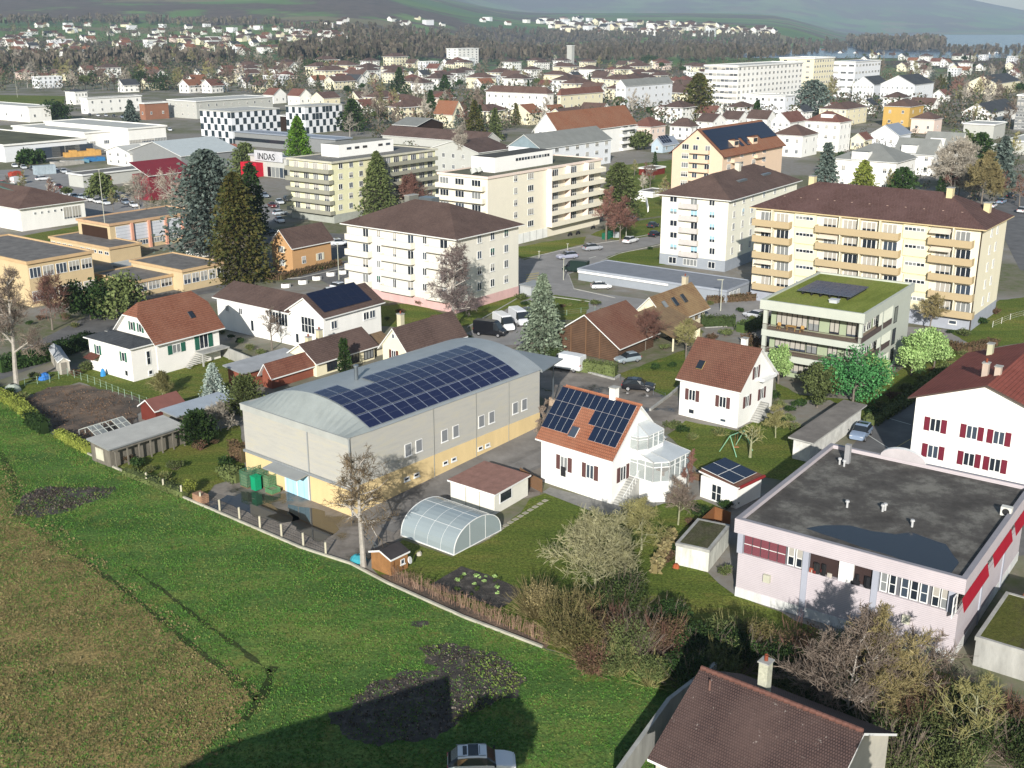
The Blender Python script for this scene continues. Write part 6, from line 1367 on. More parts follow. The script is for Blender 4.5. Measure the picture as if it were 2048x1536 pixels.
bt(1086, 900, 795, 50, 'bare shrub between the hall and the solar white house', 120, lv=4, trunk=.1, mat=(BARK, TW_GREY))
bt(1290, 700, 625, 90, 'gnarled bare tree in front of the barn carport', 121, lv=4, trunk=.3, mat=(BARK, TW_RED))
bt(1372, 720, 640, 70, 'bare tree at the end of the barn carport', 122, lv=4, trunk=.3, mat=(BARK, TW_OL))
bt(280, 450, 360, 110, 'spreading bare tree in front of the crimson hall, left one', 123, lv=4, dens=.7, mat=(BARKP, TW_PALE), tw=.035)
bt(345, 445, 355, 110, 'spreading bare tree in front of the crimson hall, right one', 124, lv=4, dens=.7, mat=(BARKP, TW_PALE), tw=.035)
bt(820, 425, 360, 90, 'reddish bare tree between the yellow-green and the cream flats', 125, lv=4, mat=(BARK, TW_RED), tw=.04)
bt(925, 345, 250, 60, 'tall thin bare birch in front of the long brown roof', 126, lv=4, mat=(BARKP, TW_PALE), tw=.04, trunk=.3)
bt(1600, 735, 690, 40, 'bare shrub at the left end of the green flats', 127, lv=4) if False else None

# thicket
BUSH = {'gold': lambda s, r_, h: bush(s, r_ * 1.12, h, 5200, .10, leafm('gold_leaves', ['#625c38', '#736b44', '#4c502c', '#5a4c30']), 'bush', 90, TW_GOLD),
        'green': lambda s, r_, h: bush(s, r_ * 1.12, h, 5200, .11, LF_HEDGE, 'bush', 50, TW_GREY), 'brown': lambda s, r_, h: bush(s, r_ * 1.12, h, 4600, .10, LF_RUST, 'bush', 110, TW_RED),
        'grey': lambda s, r_, h: bush(s, r_ * 1.12, h, 3600, .10, LF_OLIVE, 'bush', 160, TW_GREY), 'dark': lambda s, r_, h: bush(s, r_ * 1.12, h, 5200, .12, LF_DARK, 'bush', 40, TW_GREY),
        'olive': lambda s, r_, h: bush(s, r_ * 1.12, h, 5200, .11, LF_OLIVE, 'bush', 60, TW_OL), 'straw': lambda s, r_, h: bush(s, r_, h, 1800, .10, leafm('straw_leaves', ['#9a8c60', '#a89a70', '#7c7048']), 'bush', 260, TW_GOLD, tl=.95)}
for k, (px, yb, w_, yt, ty, lb) in enumerate([
    (1072, 1235, 100, 1145, 'straw', 'straw coloured bush of upright twigs at the corner of the dark garden bed'), (1122, 1290, 110, 1180, 'gold', 'golden brown bush at the end of the twiggy hedge'), (1165, 1318, 110, 1205, 'gold', 'golden brown bush, second in from the meadow edge'),
    (1235, 1240, 130, 1135, 'green', 'green rounded bush topped by bare twigs under the wide fruit tree'), (1215, 1300, 120, 1200, 'brown', 'brown twiggy bush below the green rounded bush'), (1270, 1330, 130, 1215, 'grey', 'grey twiggy bush in the middle of the thicket'),
    (1238, 1350, 90, 1275, 'olive', 'low olive bush at the meadow edge of the thicket'), (1322, 1320, 90, 1215, 'brown', 'russet bush with yellowish top in the thicket'), (1300, 1372, 80, 1300, 'olive', 'low mixed bush where the thicket meets the shaded meadow'), (1345, 1300, 70, 1222, 'gold', 'small golden bush on the right flank of the russet bush'),
    (1410, 1335, 110, 1235, 'dark', 'dark evergreen bush behind the brown roofed house, left'), (1455, 1300, 100, 1220, 'olive', 'sunlit olive bush top behind the dark evergreen bush'), (1480, 1345, 110, 1250, 'dark', 'dark evergreen bush behind the brown roofed house, right'), (1508, 1310, 90, 1232, 'gold', 'sunlit yellow-brown bush right of the olive bush top'),
    (1600, 1345, 150, 1240, 'brown', 'brown twiggy bush at the foot of the pink workshop, left'), (1680, 1352, 140, 1250, 'grey', 'grey twiggy bush at the foot of the pink workshop, middle'), (1590, 1400, 130, 1320, 'olive', 'olive bush behind the pale chimney'), (1690, 1420, 150, 1330, 'green', 'ivy green bush below the pink workshop'),
    (1775, 1400, 130, 1300, 'green', 'ivy covered bush at the foot of the pink workshop, right'), (1760, 1470, 150, 1380, 'grey', 'tangled grey bush in front of the ivy covered bush'), (1850, 1430, 130, 1330, 'brown', 'brown bush below the right corner of the pink workshop'), (1850, 1500, 150, 1400, 'olive', 'olive thicket bush near the bottom edge'),
    (1925, 1440, 130, 1345, 'olive', 'olive bush in front of the mossy concrete garage'), (1950, 1520, 160, 1410, 'green', 'mixed green bush near the bottom right corner'), (2015, 1470, 130, 1380, 'brown', 'rusty brown bush at the right edge'), (2040, 1540, 150, 1440, 'green', 'green bush in the bottom right corner'), (1790, 1560, 170, 1450, 'grey', 'grey bush on the bottom edge beside the house ridge'), (1900, 1600, 170, 1480, 'olive', 'olive bush on the bottom edge')]):
    h = hg(px, yb, yt); put(BUSH[ty](200 + k, wid(yb, w_) / 2, h), at(px, yb), 1, 0, lb, 'bush', 'bushes of the thicket on the lower right')
FB = [('dark', 1385, 1385, 110, 1290, 'at the foot of the garden wall'), ('olive', 1440, 1360, 110, 1265, 'just behind the speckled roof'), ('dark', 1560, 1370, 130, 1270, 'left of the pale chimney top'), ('brown', 1640, 1390, 140, 1285, 'right of the pale chimney'), ('dark', 1640, 1455, 140, 1370, 'close behind the ridge tiles'), ('olive', 1725, 1370, 130, 1280, 'under the workshop windows'), ('dark', 1730, 1520, 150, 1430, 'at the end of the ridge'), ('brown', 1810, 1470, 140, 1375, 'in the middle of the lower thicket'), ('dark', 1880, 1545, 160, 1455, 'on the bottom edge right of the house'), ('green', 1960, 1470, 150, 1385, 'before the mossy garage wall'), ('dark', 2035, 1500, 150, 1420, 'in the lower right corner area'), ('gold', 1160, 1255, 110, 1165, 'between the straw bush and the green bush'), ('dark', 1330, 1260, 100, 1190, 'in the shade right of the green rounded bush'), ('brown', 1190, 1345, 90, 1275, 'at the meadow edge below the golden bushes')]
for k, (ty, px, yb, w_, yt, lb) in enumerate(FB): put(BUSH[ty](240 + k, wid(yb, w_) / 2, hg(px, yb, yt)), at(px, yb), 1, 0, {'dark': 'dark evergreen', 'olive': 'olive', 'brown': 'brown', 'green': 'ivy green', 'gold': 'golden'}[ty] + ' filler bush ' + lb, 'bush', 'bushes of the thicket on the lower right')
for k, (px, yb, yt, w_, m, lb) in enumerate([(1688, 1462, 1255, 240, (BARKP, TW_GREY), 'bare tree with long pale limbs in front of the pink workshop, left one'), (1762, 1452, 1225, 190, (BARKG, TW_GOLD), 'bare yellow limbed tree in front of the pink workshop, middle one'), (1840, 1425, 1270, 170, (BARKG, TW_GREY), 'bare tree in front of the pink workshop near its right corner'), (1935, 1520, 1350, 170, (BARKG, TW_OL), 'bare olive limbed tree in front of the mossy garage')]):
    bt(px, yb, yt, w_, lb, 140 + k, lv=5 if k < 2 else 4, trunk=.2, up=.35, n0=9, dens=.85, twl=.6, mat=m, tw=.02, r0=.16)

# hedges
def hedge(name, px, h, t, m, label, n=60, s=.16, cat='hedge', rag_=.12, twig=None):
    P = [G(x, y) for x, y in px]; mb = MB(); r_ = random.Random(len(label) * 7)
    for a, b in zip(P, P[1:]):
        d = (b - a); L = d.length; nr = Vector((-d.y, d.x, 0)).normalized(); d.normalize()
        core = [a + nr * t * .32, a - nr * t * .32, b - nr * t * .32, b + nr * t * .32]; mb.prism([(p.x, p.y) for p in core], -.05, h * .82)
        for _ in range(int(L * n * (h + t))):
            u = r_.uniform(0, L); f_ = r_.random()
            if f_ < .4: z = h * (.9 + .12 * noise.noise(Vector((u * .8, t, h)))); w_ = r_.uniform(-t / 2, t / 2)
            else: z = r_.uniform(0, h); w_ = r_.choice([-1, 1]) * t * .5
            p = a + d * u + nr * (w_ + r_.gauss(0, rag_ * .5)); p.z = z + r_.gauss(0, rag_ * .6)
            leaf(mb, p, s * r_.uniform(.6, 1.3), r_)
    return tag(mb.build(name, m), label, cat)
hedge('hedge', [(-60, 770), (30, 812), (70, 845)], 1.3, 1.4, LF_YEL, 'yellow-green hedge along the meadow at the left edge', 50, .17)
hedge('hedge', [(58, 848), (92, 868)], 1.9, 1.3, LF_DARK, 'dark clipped hedge block where the kerb wall begins', 60, .17)
hedge('hedge', [(116, 874), (178, 908)], 1.2, 1.0, LF_YEL, 'yellow-green clipped hedge beside the corrugated shed', 60, .15)
hedge('hedge', [(0, 745), (95, 722), (190, 690)], 2.4, 2.0, LF_DARK, 'dark tall hedge behind the grey tool shed', 40, .22)
put(bush(501, 1.15, 2.3, 2600, .11, LF_YEL, 'bush', nc=16), G(381, 990), 1, 0, 'round topped golden-green bush beside the kerb wall', 'bush')
hedge('hedge', [(1150, 741), (1232, 752)], 2.0, 1.6, LF_OLIVE, 'clipped green hedge in front of the barn gable', 50, .16)
hedge('hedge', [(1065, 700), (1115, 716)], 1.3, 1.6, LF_HEDGE, 'low green hedge left of the barn', 50, .16)
hedge('hedge', [(1402, 652), (1470, 652)], 1.9, 1.4, LF_HEDGE, 'clipped hedge at the end of the farmhouse garden', 50, .18)
hedge('hedge', [(1480, 665), (1540, 648)], 1.6, 2.6, LF_HEDGE, 'wide green hedge left of the green flats', 50, .18)
hedge('hedge', [(1415, 606), (1510, 600)], 1.3, 1.4, LF_RUST, 'brownish hedge between the shop annex and the road', 50, .2)
hedge('hedge', [(1490, 690), (1530, 712)], 2., 1.8, LF_RUST, 'russet hedge behind the second white house', 50, .18)
hedge('hedge', [(1340, 930), (1372, 955), (1420, 965)], .9, .5, LF_RUST, 'low rusty hedge behind the solar garden shed', 60, .12)
hedge('hedge', [(1870, 690), (1935, 705), (1990, 690)], 1.2, 1.6, LF_RUST, 'brownish hedge at the foot of the yellow flats', 50, .18)
hedge('hedge', [(1740, 850), (1800, 812), (1900, 738)], .9, 1.8, LF_OLIVE, 'loose green planting strip along the drive of the green flats', 50, .2)
hedge('hedge', [(500, 558), (560, 560), (680, 530)], 1.2, 1.4, LF_RUST, 'reddish hedge round the orange house', 45, .22)
hedge('hedge', [(465, 912), (490, 925)], 2.2, 1.2, LF_RUST, 'clipped copper coloured hedge against the hall', 70, .15)
hedge('hedge', [(445, 950), (480, 965)], 1.2, 1.6, LF_OLIVE, 'shaggy green shrub left of the hall', 60, .18, 'bush')
hedge('hedge', [(1310, 1148), (1345, 1080)], 1.2, .6, TW_GOLD, 'strip of dry brown reeds beside the concrete shed', 90, .3, 'reeds')
hedge('hedge', [(250, 948), (370, 995)], .8, 1.2, LF_OLIVE, 'scrubby plants along the kerb wall left of the yard', 30, .18, 'plants', .3)
# twiggy raspberry hedge along the kerb: stems in countable clumps
rb = random.Random(5); stems = leafm('cane_stems', ['#8d7060', '#9c806c', '#745a4c', '#a8907a'])
A, B = G(790, 1160), G(1092, 1286); NCL = 26
canes = []
for v in range(3):
    mb = MB()
    for i in range(13):
        a = rb.uniform(0, 6.28); q = Vector((rb.gauss(0, .16), rb.gauss(0, .12), 0)); e = q + Vector((cos(a) * .35 * rb.random(), sin(a) * .35 * rb.random(), rb.uniform(.8, 1.45))); mb.tube(q, e, .016, .009, 3)
        for _ in range(3): m_ = q.lerp(e, rb.uniform(.4, .9)); mb.tube(m_, m_ + rv(rb) * .3 + Vector((0, 0, .1)), .01, .006, 3)
    canes.append(mktree('cane_bush', [('stem', mb)], [stems]))
for i in range(NCL):
    p = A.lerp(B, i / (NCL - 1)); put(canes[i % 3], p, 1.1, i * 1.3, '%s clump of bare reddish canes from the shed end of the row' % nth(i + 1), 'bush', 'row of bare cane bushes')
# vegetables in the bed
vg = random.Random(8)
for i in range(22):
    p = G(vg.uniform(905, 1000), vg.uniform(1150, 1195)); put(bush(300 + i % 3, .3, .3, 60, .12, LF_FRESH if i % 2 else LF_HEDGE, 'vegetable_plant', nc=3), p, vg.uniform(.6, 1.2), i, '%s leafy vegetable of those scattered over the dark garden bed' % nth(i + 1), 'plant', 'vegetables in the garden bed')
# meadow tufts: uncountable grass
def tufts(name, poly, n, s, m, seed, z=.02):
    r_ = random.Random(seed); P = [G(x, y) for x, y in poly]; xs = [p.x for p in P]; ys_ = [p.y for p in P]; mb = MB(); c = 0
    def ins(x, y):
        w_ = False; j = len(P) - 1
        for i in range(len(P)):
            if (P[i].y > y) != (P[j].y > y) and x < (P[j].x - P[i].x) * (y - P[i].y) / (P[j].y - P[i].y) + P[i].x: w_ = not w_
            j = i
        return w_
    while c < n:
        x, y = r_.uniform(min(xs), max(xs)), r_.uniform(min(ys_), max(ys_))
        if not ins(x, y): continue
        if noise.noise(Vector((x * .3, y * .3, seed))) < r_.uniform(-.5, .2): c += .3; continue
        c += 1
        for _ in range(3): leaf(mb, Vector((x + r_.gauss(0, .06), y + r_.gauss(0, .06), z)), s * r_.uniform(.6, 1.4), r_, 0, Vector((r_.gauss(0, .5), r_.gauss(0, .5), 1)).normalized())
    return tag(mb.build(name, m), kind='stuff', label=None)
tufts('grass', [(0, 800), (230, 938), (600, 1098), (928, 1238), (1095, 1302), (1300, 1352), (1420, 1400), (1300, 1640), (-50, 1640), (-50, 800)], 34000, .085, leafm('grass_blades', ['#456c2a', '#4f7a30', '#3a5f24', '#647e38']), 5)
tufts('dry_grass', [(0, 960), (48, 1040), (225, 1165), (380, 1290), (508, 1405), (390, 1530), (350, 1640), (-50, 1640), (-50, 900)], 24000, .075, leafm('dry_blades', ['#86785a', '#8e8058', '#6a6a40', '#78684a', '#586638']), 6)

tufts('grass', [(0, 800), (230, 938), (600, 1098), (928, 1238), (1095, 1302), (1300, 1352), (1420, 1400), (1300, 1640), (-50, 1640), (-50, 800)], 14000, .09, leafm('pale_grass_blades', ['#5f7236', '#6f7e40', '#506630', '#7a8048']), 15)
tufts('grass', [(820, 1290), (965, 1300), (1056, 1362), (1000, 1410), (900, 1450), (940, 1400), (980, 1370), (900, 1320)], 260, .12, leafm('pale_grass_blades', ['#6f7c3c']), 25, .06)
tufts('grass', [(100, 970), (232, 975), (150, 1035), (60, 1040), (30, 1035)], 120, .12, leafm('pale_grass_blades', ['#6f7c3c']), 26, .06)
tufts('dry_grass', [(-50, 930), (20, 930), (130, 1060), (330, 1210), (540, 1400), (470, 1500), (300, 1640), (-50, 1640)], 5000, .12, leafm('dry_blades', ['#94805a']), 16)
for k_, poly in enumerate([[(28, 1030), (48, 990), (80, 975), (232, 976), (170, 1008), (80, 1037)], [(838, 1296), (905, 1288), (1010, 1318), (1056, 1362), (985, 1412), (870, 1475), (760, 1490), (660, 1430), (740, 1368), (870, 1338)], [(40, 805), (95, 775), (250, 788), (275, 835), (180, 895), (95, 850)]]):
    tufts('soil_clods', poly, 900, .11, leafm('clod', ['#3a332d', '#4f463e', '#2a2521', '#6a6058', '#8a8178']) if k_ < 2 else leafm('plot_litter', ['#6a5442', '#8a6c54', '#4f4034', '#9a8068']), 30 + k_, .05)
# ================= DISTANT TOWN, WOODS =================
occ = []
for o in bpy.data.objects:
    if o.type == 'EMPTY' and o.get('category') and o.location.y > 140 and o.get('category') not in ('tree', 'bush'):
        ms = [c for c in o.children if c.type == 'MESH' and c.name.startswith('wall')]
        if ms:
            bb = ms[0].bound_box; X, Y = max(b[0] for b in bb), max(b[1] for b in bb); a = o.rotation_euler.z
            c = o.location + Vector((X / 2 * cos(a) - Y / 2 * sin(a), X / 2 * sin(a) + Y / 2 * cos(a), 0)); occ.append((c.x, c.y, max(X, Y) / 2 + 1))
def free(x, y, r_):
    for a, b, c in occ:
        if (a - x) ** 2 + (b - y) ** 2 < (c + r_) ** 2: return False
    return True
# prototypes of small town houses: each an Empty with wall, roof, windows
protos = {}
def hproto(wl, wname, rm, rname, roof, Lx, Ly, h, rise, rows, nx, ny):
    f = mk((0, 0), 0, Lx, Ly, h); key = (wname, rname, roof, Lx)
    ps = [('wall', shell(f, roof, rise).mesh('wall', [WL[wl]])), ('roof', roofing(f, roof, rise, .9 if roof != 'flat' else .2, th=.3).mesh('roof', [RM[rm], TRIM]))]
    ws = []
    for face, n, Ls in (('x', nx, Ly), ('y', ny, Lx)):
        for i in range(rows):
            for k in range(n): ws.append((face, Ls * (k + .5) / n, h * (i + .35) / rows))
    protos[key] = (f, ps, ws); return key
combos = []
for i, (wl, wn, rm, rn, roof, Lx, Ly, h, rise, rows, nx, ny) in enumerate([
    ('w', 'white', 'B', 'brown', 'hip', 16, 12, 8.5, 3.2, 3, 3, 4), ('c', 'cream', 'b', 'warm brown', 'hip', 20, 12, 8.5, 3.2, 3, 3, 5), ('w', 'white', 'R', 'russet', 'gx', 11, 9, 5.5, 3.6, 2, 2, 3), ('c', 'cream', 'B', 'brown', 'gy', 10, 11, 5.5, 3.8, 2, 3, 2),
    ('w', 'white', 'D', 'slate grey', 'gx', 12, 9, 5.8, 3.4, 2, 2, 3), ('p', 'pinkish', 'R', 'russet', 'hip', 12, 11, 6, 3.4, 2, 2, 3), ('w', 'white', 'O', 'orange', 'gx', 13, 9, 5.5, 3.4, 2, 2, 3), ('W', 'bright white', 'L', 'flat', 'flat', 18, 10, 8, .4, 3, 3, 5), ('c', 'cream', 'b', 'warm brown', 'gx', 22, 10, 6.5, 3.2, 2, 2, 5), ('w', 'white', 'b', 'warm brown', 'gy', 10, 14, 6, 3.6, 2, 4, 2)]):
    combos.append((hproto(wl, wn, rm, rn, roof, Lx, Ly, h, rise, rows, nx, ny), wn, rn, roof))
Q = random.Random(21); placed = []
winm = winmesh(1.4, 1.6, 'm')[2]
def addhouse(px, py, ci, sc_, region, withwin):
    key, wn, rn, roof = combos[ci]; f, ps, ws = protos[key]; P = GT(px, py)
    if not free(P.x, P.y, f.Lx * sc_ * .45): return False
    occ.append((P.x, P.y, f.Lx * sc_ * .5)); placed.append((region, py, px, ci, P, sc_, withwin, Q.uniform(-.12, .12) + (0 if Q.random() < .75 else pi / 2)))
    return True
def fill(region, poly, n, w_, weights, sc_=(.9, 1.15), tries=40):
    xs = [p[0] for p in poly]; ys_ = [p[1] for p in poly]; c = 0; t = 0
    while c < n and t < n * tries:
        t += 1; x, y = Q.uniform(min(xs), max(xs)), Q.uniform(min(ys_), max(ys_)); w2 = False; j = len(poly) - 1
        for i in range(len(poly)):
            if (poly[i][1] > y) != (poly[j][1] > y) and x < (poly[j][0] - poly[i][0]) * (y - poly[i][1]) / (poly[j][1] - poly[i][1]) + poly[i][0]: w2 = not w2
            j = i
        if w2 and addhouse(x, y, Q.choices(range(10), weights)[0], Q.uniform(*sc_), region, w_): c += 1
fill('hillside village', [(15, 52), (180, 50), (560, 58), (700, 75), (690, 110), (430, 120), (0, 122), (0, 75), (30, 70)], 170, False, [2, 1, 9, 5, 6, 2, 7, 5, 3, 5], (.8, 1.15))
fill('far shore village', [(1070, 44), (1150, 40), (1340, 52), (1560, 66), (1545, 74), (1300, 74), (1180, 70), (1100, 58)], 110, False, [2, 2, 6, 4, 5, 1, 3, 5, 3, 4], (1.2, 2.0))
fill('upper hillside', [(650, 45), (760, 40), (1060, 40), (1060, 50), (800, 60), (660, 60)], 14, False, [1, 1, 5, 3, 4, 0, 2, 3, 3, 4], (1.0, 1.5))
fill('town quarter', [(620, 134), (900, 132), (1400, 130), (1410, 160), (1400, 215), (1210, 215), (1100, 180), (960, 185), (800, 190), (640, 185), (500, 185), (470, 150)], 125, True, [10, 8, 3, 3, 3, 4, 1, 2, 5, 4], (.9, 1.25))
fill('left quarter', [(20, 160), (200, 150), (500, 150), (560, 180), (480, 190), (200, 190), (0, 188)], 24, True, [3, 2, 6, 4, 2, 2, 5, 3, 3, 4])
fill('right quarter', [(1640, 100), (1800, 112), (2048, 108), (2048, 160), (1880, 160), (1700, 130)], 34, True, [3, 2, 5, 4, 6, 1, 2, 3, 3, 4])
fill('inner quarter', [(700, 205), (900, 205), (1010, 215), (1110, 240), (1260, 235), (1400, 225), (1640, 215), (1900, 190), (1900, 230), (1640, 240), (1300, 262), (900, 262), (720, 240)], 26, True, [5, 3, 6, 5, 4, 3, 3, 1, 3, 5], (.85, 1.0))
ORD = ['first', 'second', 'third', 'fourth', 'fifth', 'sixth', 'seventh', 'eighth', 'ninth', 'tenth', 'eleventh', 'twelfth', 'thirteenth', 'fourteenth', 'fifteenth', 'sixteenth', 'seventeenth', 'eighteenth', 'nineteenth', 'twentieth']
RN = {'hip': 'hipped', 'gx': 'gabled', 'gy': 'gabled', 'flat': 'flat'}
from collections import defaultdict
grp = defaultdict(list)
placed.sort(key=lambda e: e[4].y)
for e in placed[:298]: grp[e[0]].append(e)
far = MB(); fm_, ix = [], {}
for (_, py, px, ci, P, s_, ww, rz) in placed[298:]:
    key = combos[ci][0]; f, ps, ws = protos[key]; a = radians(53) + rz
    for pn, me in ps:
        n0 = len(far.v); far.v += [tuple(P + Vector(((v.co.x * cos(a) - v.co.y * sin(a)) * s_, (v.co.x * sin(a) + v.co.y * cos(a)) * s_, v.co.z * s_))) for v in me.vertices]
        for p in me.polygons:
            m_ = me.materials[p.material_index]
            if m_.name not in ix: ix[m_.name] = len(fm_); fm_.append(m_)
            far.f.append(tuple(n0 + i for i in p.vertices)); far.m.append(ix[m_.name]); far.uv += [(0, 0)] * len(p.vertices)
if far.f: tag(far.build('distant_houses', fm_), kind='stuff')
DESC = {'hillside village': ('hillside village', 4), 'far shore village': ('village on the far rise', 4), 'upper hillside': ('hilltop hamlets', 1), 'town quarter': ('old town quarter', 4), 'left quarter': ('quarter behind the white warehouses', 1), 'right quarter': ('quarter by the lake wood', 1), 'inner quarter': ('quarter behind the flats', 1)}
RW = ['nearest row', 'second row', 'third row', 'farthest row']
for reg, es in grp.items():
    nm, nr = DESC[reg]; nr = max(1, min(nr, len(es) // 12)); es.sort(key=lambda e: -e[1]); k = (len(es) + nr - 1) // nr
    for rr in range(nr):
        row = sorted(es[rr * k:(rr + 1) * k], key=lambda e: e[2]); cnt = defaultdict(int)
        for (_, py, px, ci, P, s_, ww, rz) in row:
            key, wn, rn, roof = combos[ci]; f, ps, ws = protos[key]; cnt[(wn, rn, roof == 'flat')] += 1; n_ = cnt[(wn, rn, roof == 'flat')]
            rfn = (rn + ' ' + RN[roof] + ' roof') if roof != 'flat' else 'flat roof'
            o_ = ORD[n_ - 1] if n_ <= 20 else 'number %d' % n_
            lab = '%s %s house, %s, from the left%s, %s' % (nth(n_), wn, rfn, (', ' + RW[rr]) if nr > 1 else '', nm)
            r = thing('town_house', lab, 'house', P + Vector((0, 0, -.2)), radians(53) + rz, 'houses of the ' + nm); r.scale = (s_, s_, s_)
            for pn, me in ps: link(pn, me, r)
            if ww:
                for face, s, z in ws: o_ = link('window', winm, r); place(o_, f, face, s, z, .02)
# far named white dots across the lake
# ---- trees between the houses ----
T = random.Random(33); tl = defaultdict(int)
def scatter(region, desc, poly, n, kinds, hs, protos_, mind=4):
    xs = [p[0] for p in poly]; ys_ = [p[1] for p in poly]; c = 0; t = 0; out = []
    while c < n and t < n * 60:
        t += 1; x, y = T.uniform(min(xs), max(xs)), T.uniform(min(ys_), max(ys_)); w2 = False; j = len(poly) - 1
        for i in range(len(poly)):
            if (poly[i][1] > y) != (poly[j][1] > y) and x < (poly[j][0] - poly[i][0]) * (y - poly[i][1]) / (poly[j][1] - poly[i][1]) + poly[i][0]: w2 = not w2
            j = i
        if not w2: continue
        P = GT(x, y)
        if not free(P.x, P.y, mind * .3): continue
        c += 1; out.append((x, y, P))
    out.sort(key=lambda e: e[0])
    cn = defaultdict(int)
    for x, y, P in out:
        k = T.choices(range(len(kinds)), [q[0] for q in kinds])[0]; _, base, h0, kind = kinds[k]; pr = T.choice(protos_[k]); hh = T.uniform(*hs) * (.8 if kind != 'bare' else 1); s_ = hh / h0
        w_ = {'bare': 'bare brown-grey tree', 'fir': 'dark fir', 'ever': 'round evergreen tree'}[kind]
        cn[w_] += 1; put(pr, P, s_, T.uniform(0, 6), '%s %s from the left in the %s' % (nth(cn[w_]), w_, desc), 'tree', '%ss of the %s' % (w_, desc))
K3 = [(7, 0, 10, 'bare'), (2, 0, 12, 'fir'), (1.5, 0, 8, 'ever')]; PR3 = [P_FAR, P_CON, P_DOME]
scatter('a', 'hillside village', [(0, 60), (560, 52), (720, 72), (700, 125), (0, 128)], 80, [(5, 0, 10, 'bare'), (4, 0, 12, 'fir'), (2, 0, 8, 'ever')], (10, 17), PR3)
scatter('b', 'belt below the hillside village', [(0, 118), (500, 118), (640, 125), (720, 150), (560, 190), (300, 190), (0, 178)], 100, [(8, 0, 10, 'bare'), (2.5, 0, 12, 'fir'), (1.5, 0, 8, 'ever')], (11, 19), PR3)
scatter('c', 'old town quarter', [(560, 130), (1420, 128), (1420, 225), (1180, 262), (900, 262), (700, 250), (690, 195), (480, 190)], 110, [(5, 0, 10, 'bare'), (4, 0, 12, 'fir'), (3, 0, 8, 'ever')], (9, 15), PR3)
scatter('d', 'right quarter', [(1620, 108), (2048, 102), (2048, 262), (1930, 262), (1880, 200), (1640, 215), (1660, 160)], 85, [(8, 0, 10, 'bare'), (2, 0, 12, 'fir'), (1, 0, 8, 'ever')], (10, 17), PR3)
scatter('e', 'gardens behind the flats', [(700, 205), (960, 205), (1010, 262), (1000, 262), (770, 300), (690, 290)], 26, [(8, 0, 10, 'bare'), (2, 0, 12, 'fir'), (1, 0, 8, 'ever')], (9, 16), [P_FAR, P_CON, P_DOME])
scatter('f', 'gardens right of the peach flats', [(1240, 270), (1340, 270), (1340, 420), (1250, 420)], 7, [(5, 0, 10, 'bare'), (1, 0, 12, 'fir'), (2, 0, 8, 'ever')], (5, 9), PR3)
scatter('g', 'gardens behind the yellow flats', [(1640, 300), (1680, 330), (1850, 395), (2048, 420), (2048, 290), (1980, 270), (1930, 300), (1760, 410), (1640, 420)], 26, [(5, 0, 10, 'bare'), (1, 0, 12, 'fir'), (2, 0, 8, 'ever')], (6, 11), PR3)
scatter('h', 'industrial quarter', [(0, 345), (130, 345), (130, 400), (420, 430), (420, 450), (200, 440), (0, 410)], 8, [(5, 0, 10, 'bare'), (0, 0, 12, 'fir'), (2, 0, 8, 'ever')], (5, 8), PR3)

# ---- woods: one mass each ----
def wood(name, poly, n, hs, m, seed, wd=4.5):
    r_ = random.Random(seed); mb = MB(); xs = [p[0] for p in poly]; ys_ = [p[1] for p in poly]; c = 0
    while c < n:
        x, y = r_.uniform(min(xs), max(xs)), r_.uniform(min(ys_), max(ys_)); w2 = False; j = len(poly) - 1
        for i in range(len(poly)):
            if (poly[i][1] > y) != (poly[j][1] > y) and x < (poly[j][0] - poly[i][0]) * (y - poly[i][1]) / (poly[j][1] - poly[i][1]) + poly[i][0]: w2 = not w2
            j = i
        if not w2: continue
        c += 1; P = GT(x, y)
        if not free(P.x, P.y, 0): continue
        h = r_.uniform(*hs) * (1 + .25 * noise.noise(Vector((P.x / 90, P.y / 90, seed)))); mb.tube(P, P + Vector((0, 0, h * .6)), .35, .2, 3)
        for _ in range(16):
            a = r_.uniform(0, 6.28); R_ = wd * r_.uniform(.2, .9); z = h * r_.uniform(.25, .75); q = P + Vector((cos(a) * R_ * .25, sin(a) * R_ * .25, z)); leaf(mb, q, h * r_.uniform(.22, .4), r_, 0, Vector((cos(a) * .45, sin(a) * .45, 1)).normalized())
    return tag(mb.build(name, m), kind='stuff')
WD1 = leafm('winter_wood', ['#564e46', '#665c50', '#46423a', '#70675a', '#40442e'])
wood('wood', [(720, 96), (900, 92), (1100, 100), (1320, 108), (1330, 128), (1000, 126), (900, 122), (700, 130), (560, 132), (560, 118)], 700, (14, 22), WD1, 1)
wood('wood', [(1180, 92), (1420, 90), (1700, 92), (1700, 108), (1540, 122), (1400, 128), (1200, 118)], 650, (15, 24), WD1, 2)
wood('wood', [(1690, 90), (1885, 90), (1890, 108), (1720, 110)], 330, (26, 38), WD1, 3, 6)
wood('wood', [(1880, 102), (2048, 98), (2048, 116), (1880, 116)], 110, (12, 20), WD1, 4)
wood('wood', [(690, 66), (860, 62), (1100, 66), (1190, 76), (1180, 92), (900, 90), (700, 94)], 380, (12, 20), WD1, 5)
wood('wood', [(0, 44), (250, 44), (520, 50), (700, 66), (690, 74), (560, 56), (200, 50), (0, 52)], 260, (12, 20), WD1, 6)
wood('wood', [(1080, 70), (1560, 76), (1560, 84), (1080, 82)], 240, (12, 20), WD1, 7)
wood('wood', [(0, 128), (180, 122), (470, 120), (470, 132), (200, 142), (0, 150)], 200, (12, 18), WD1, 8)

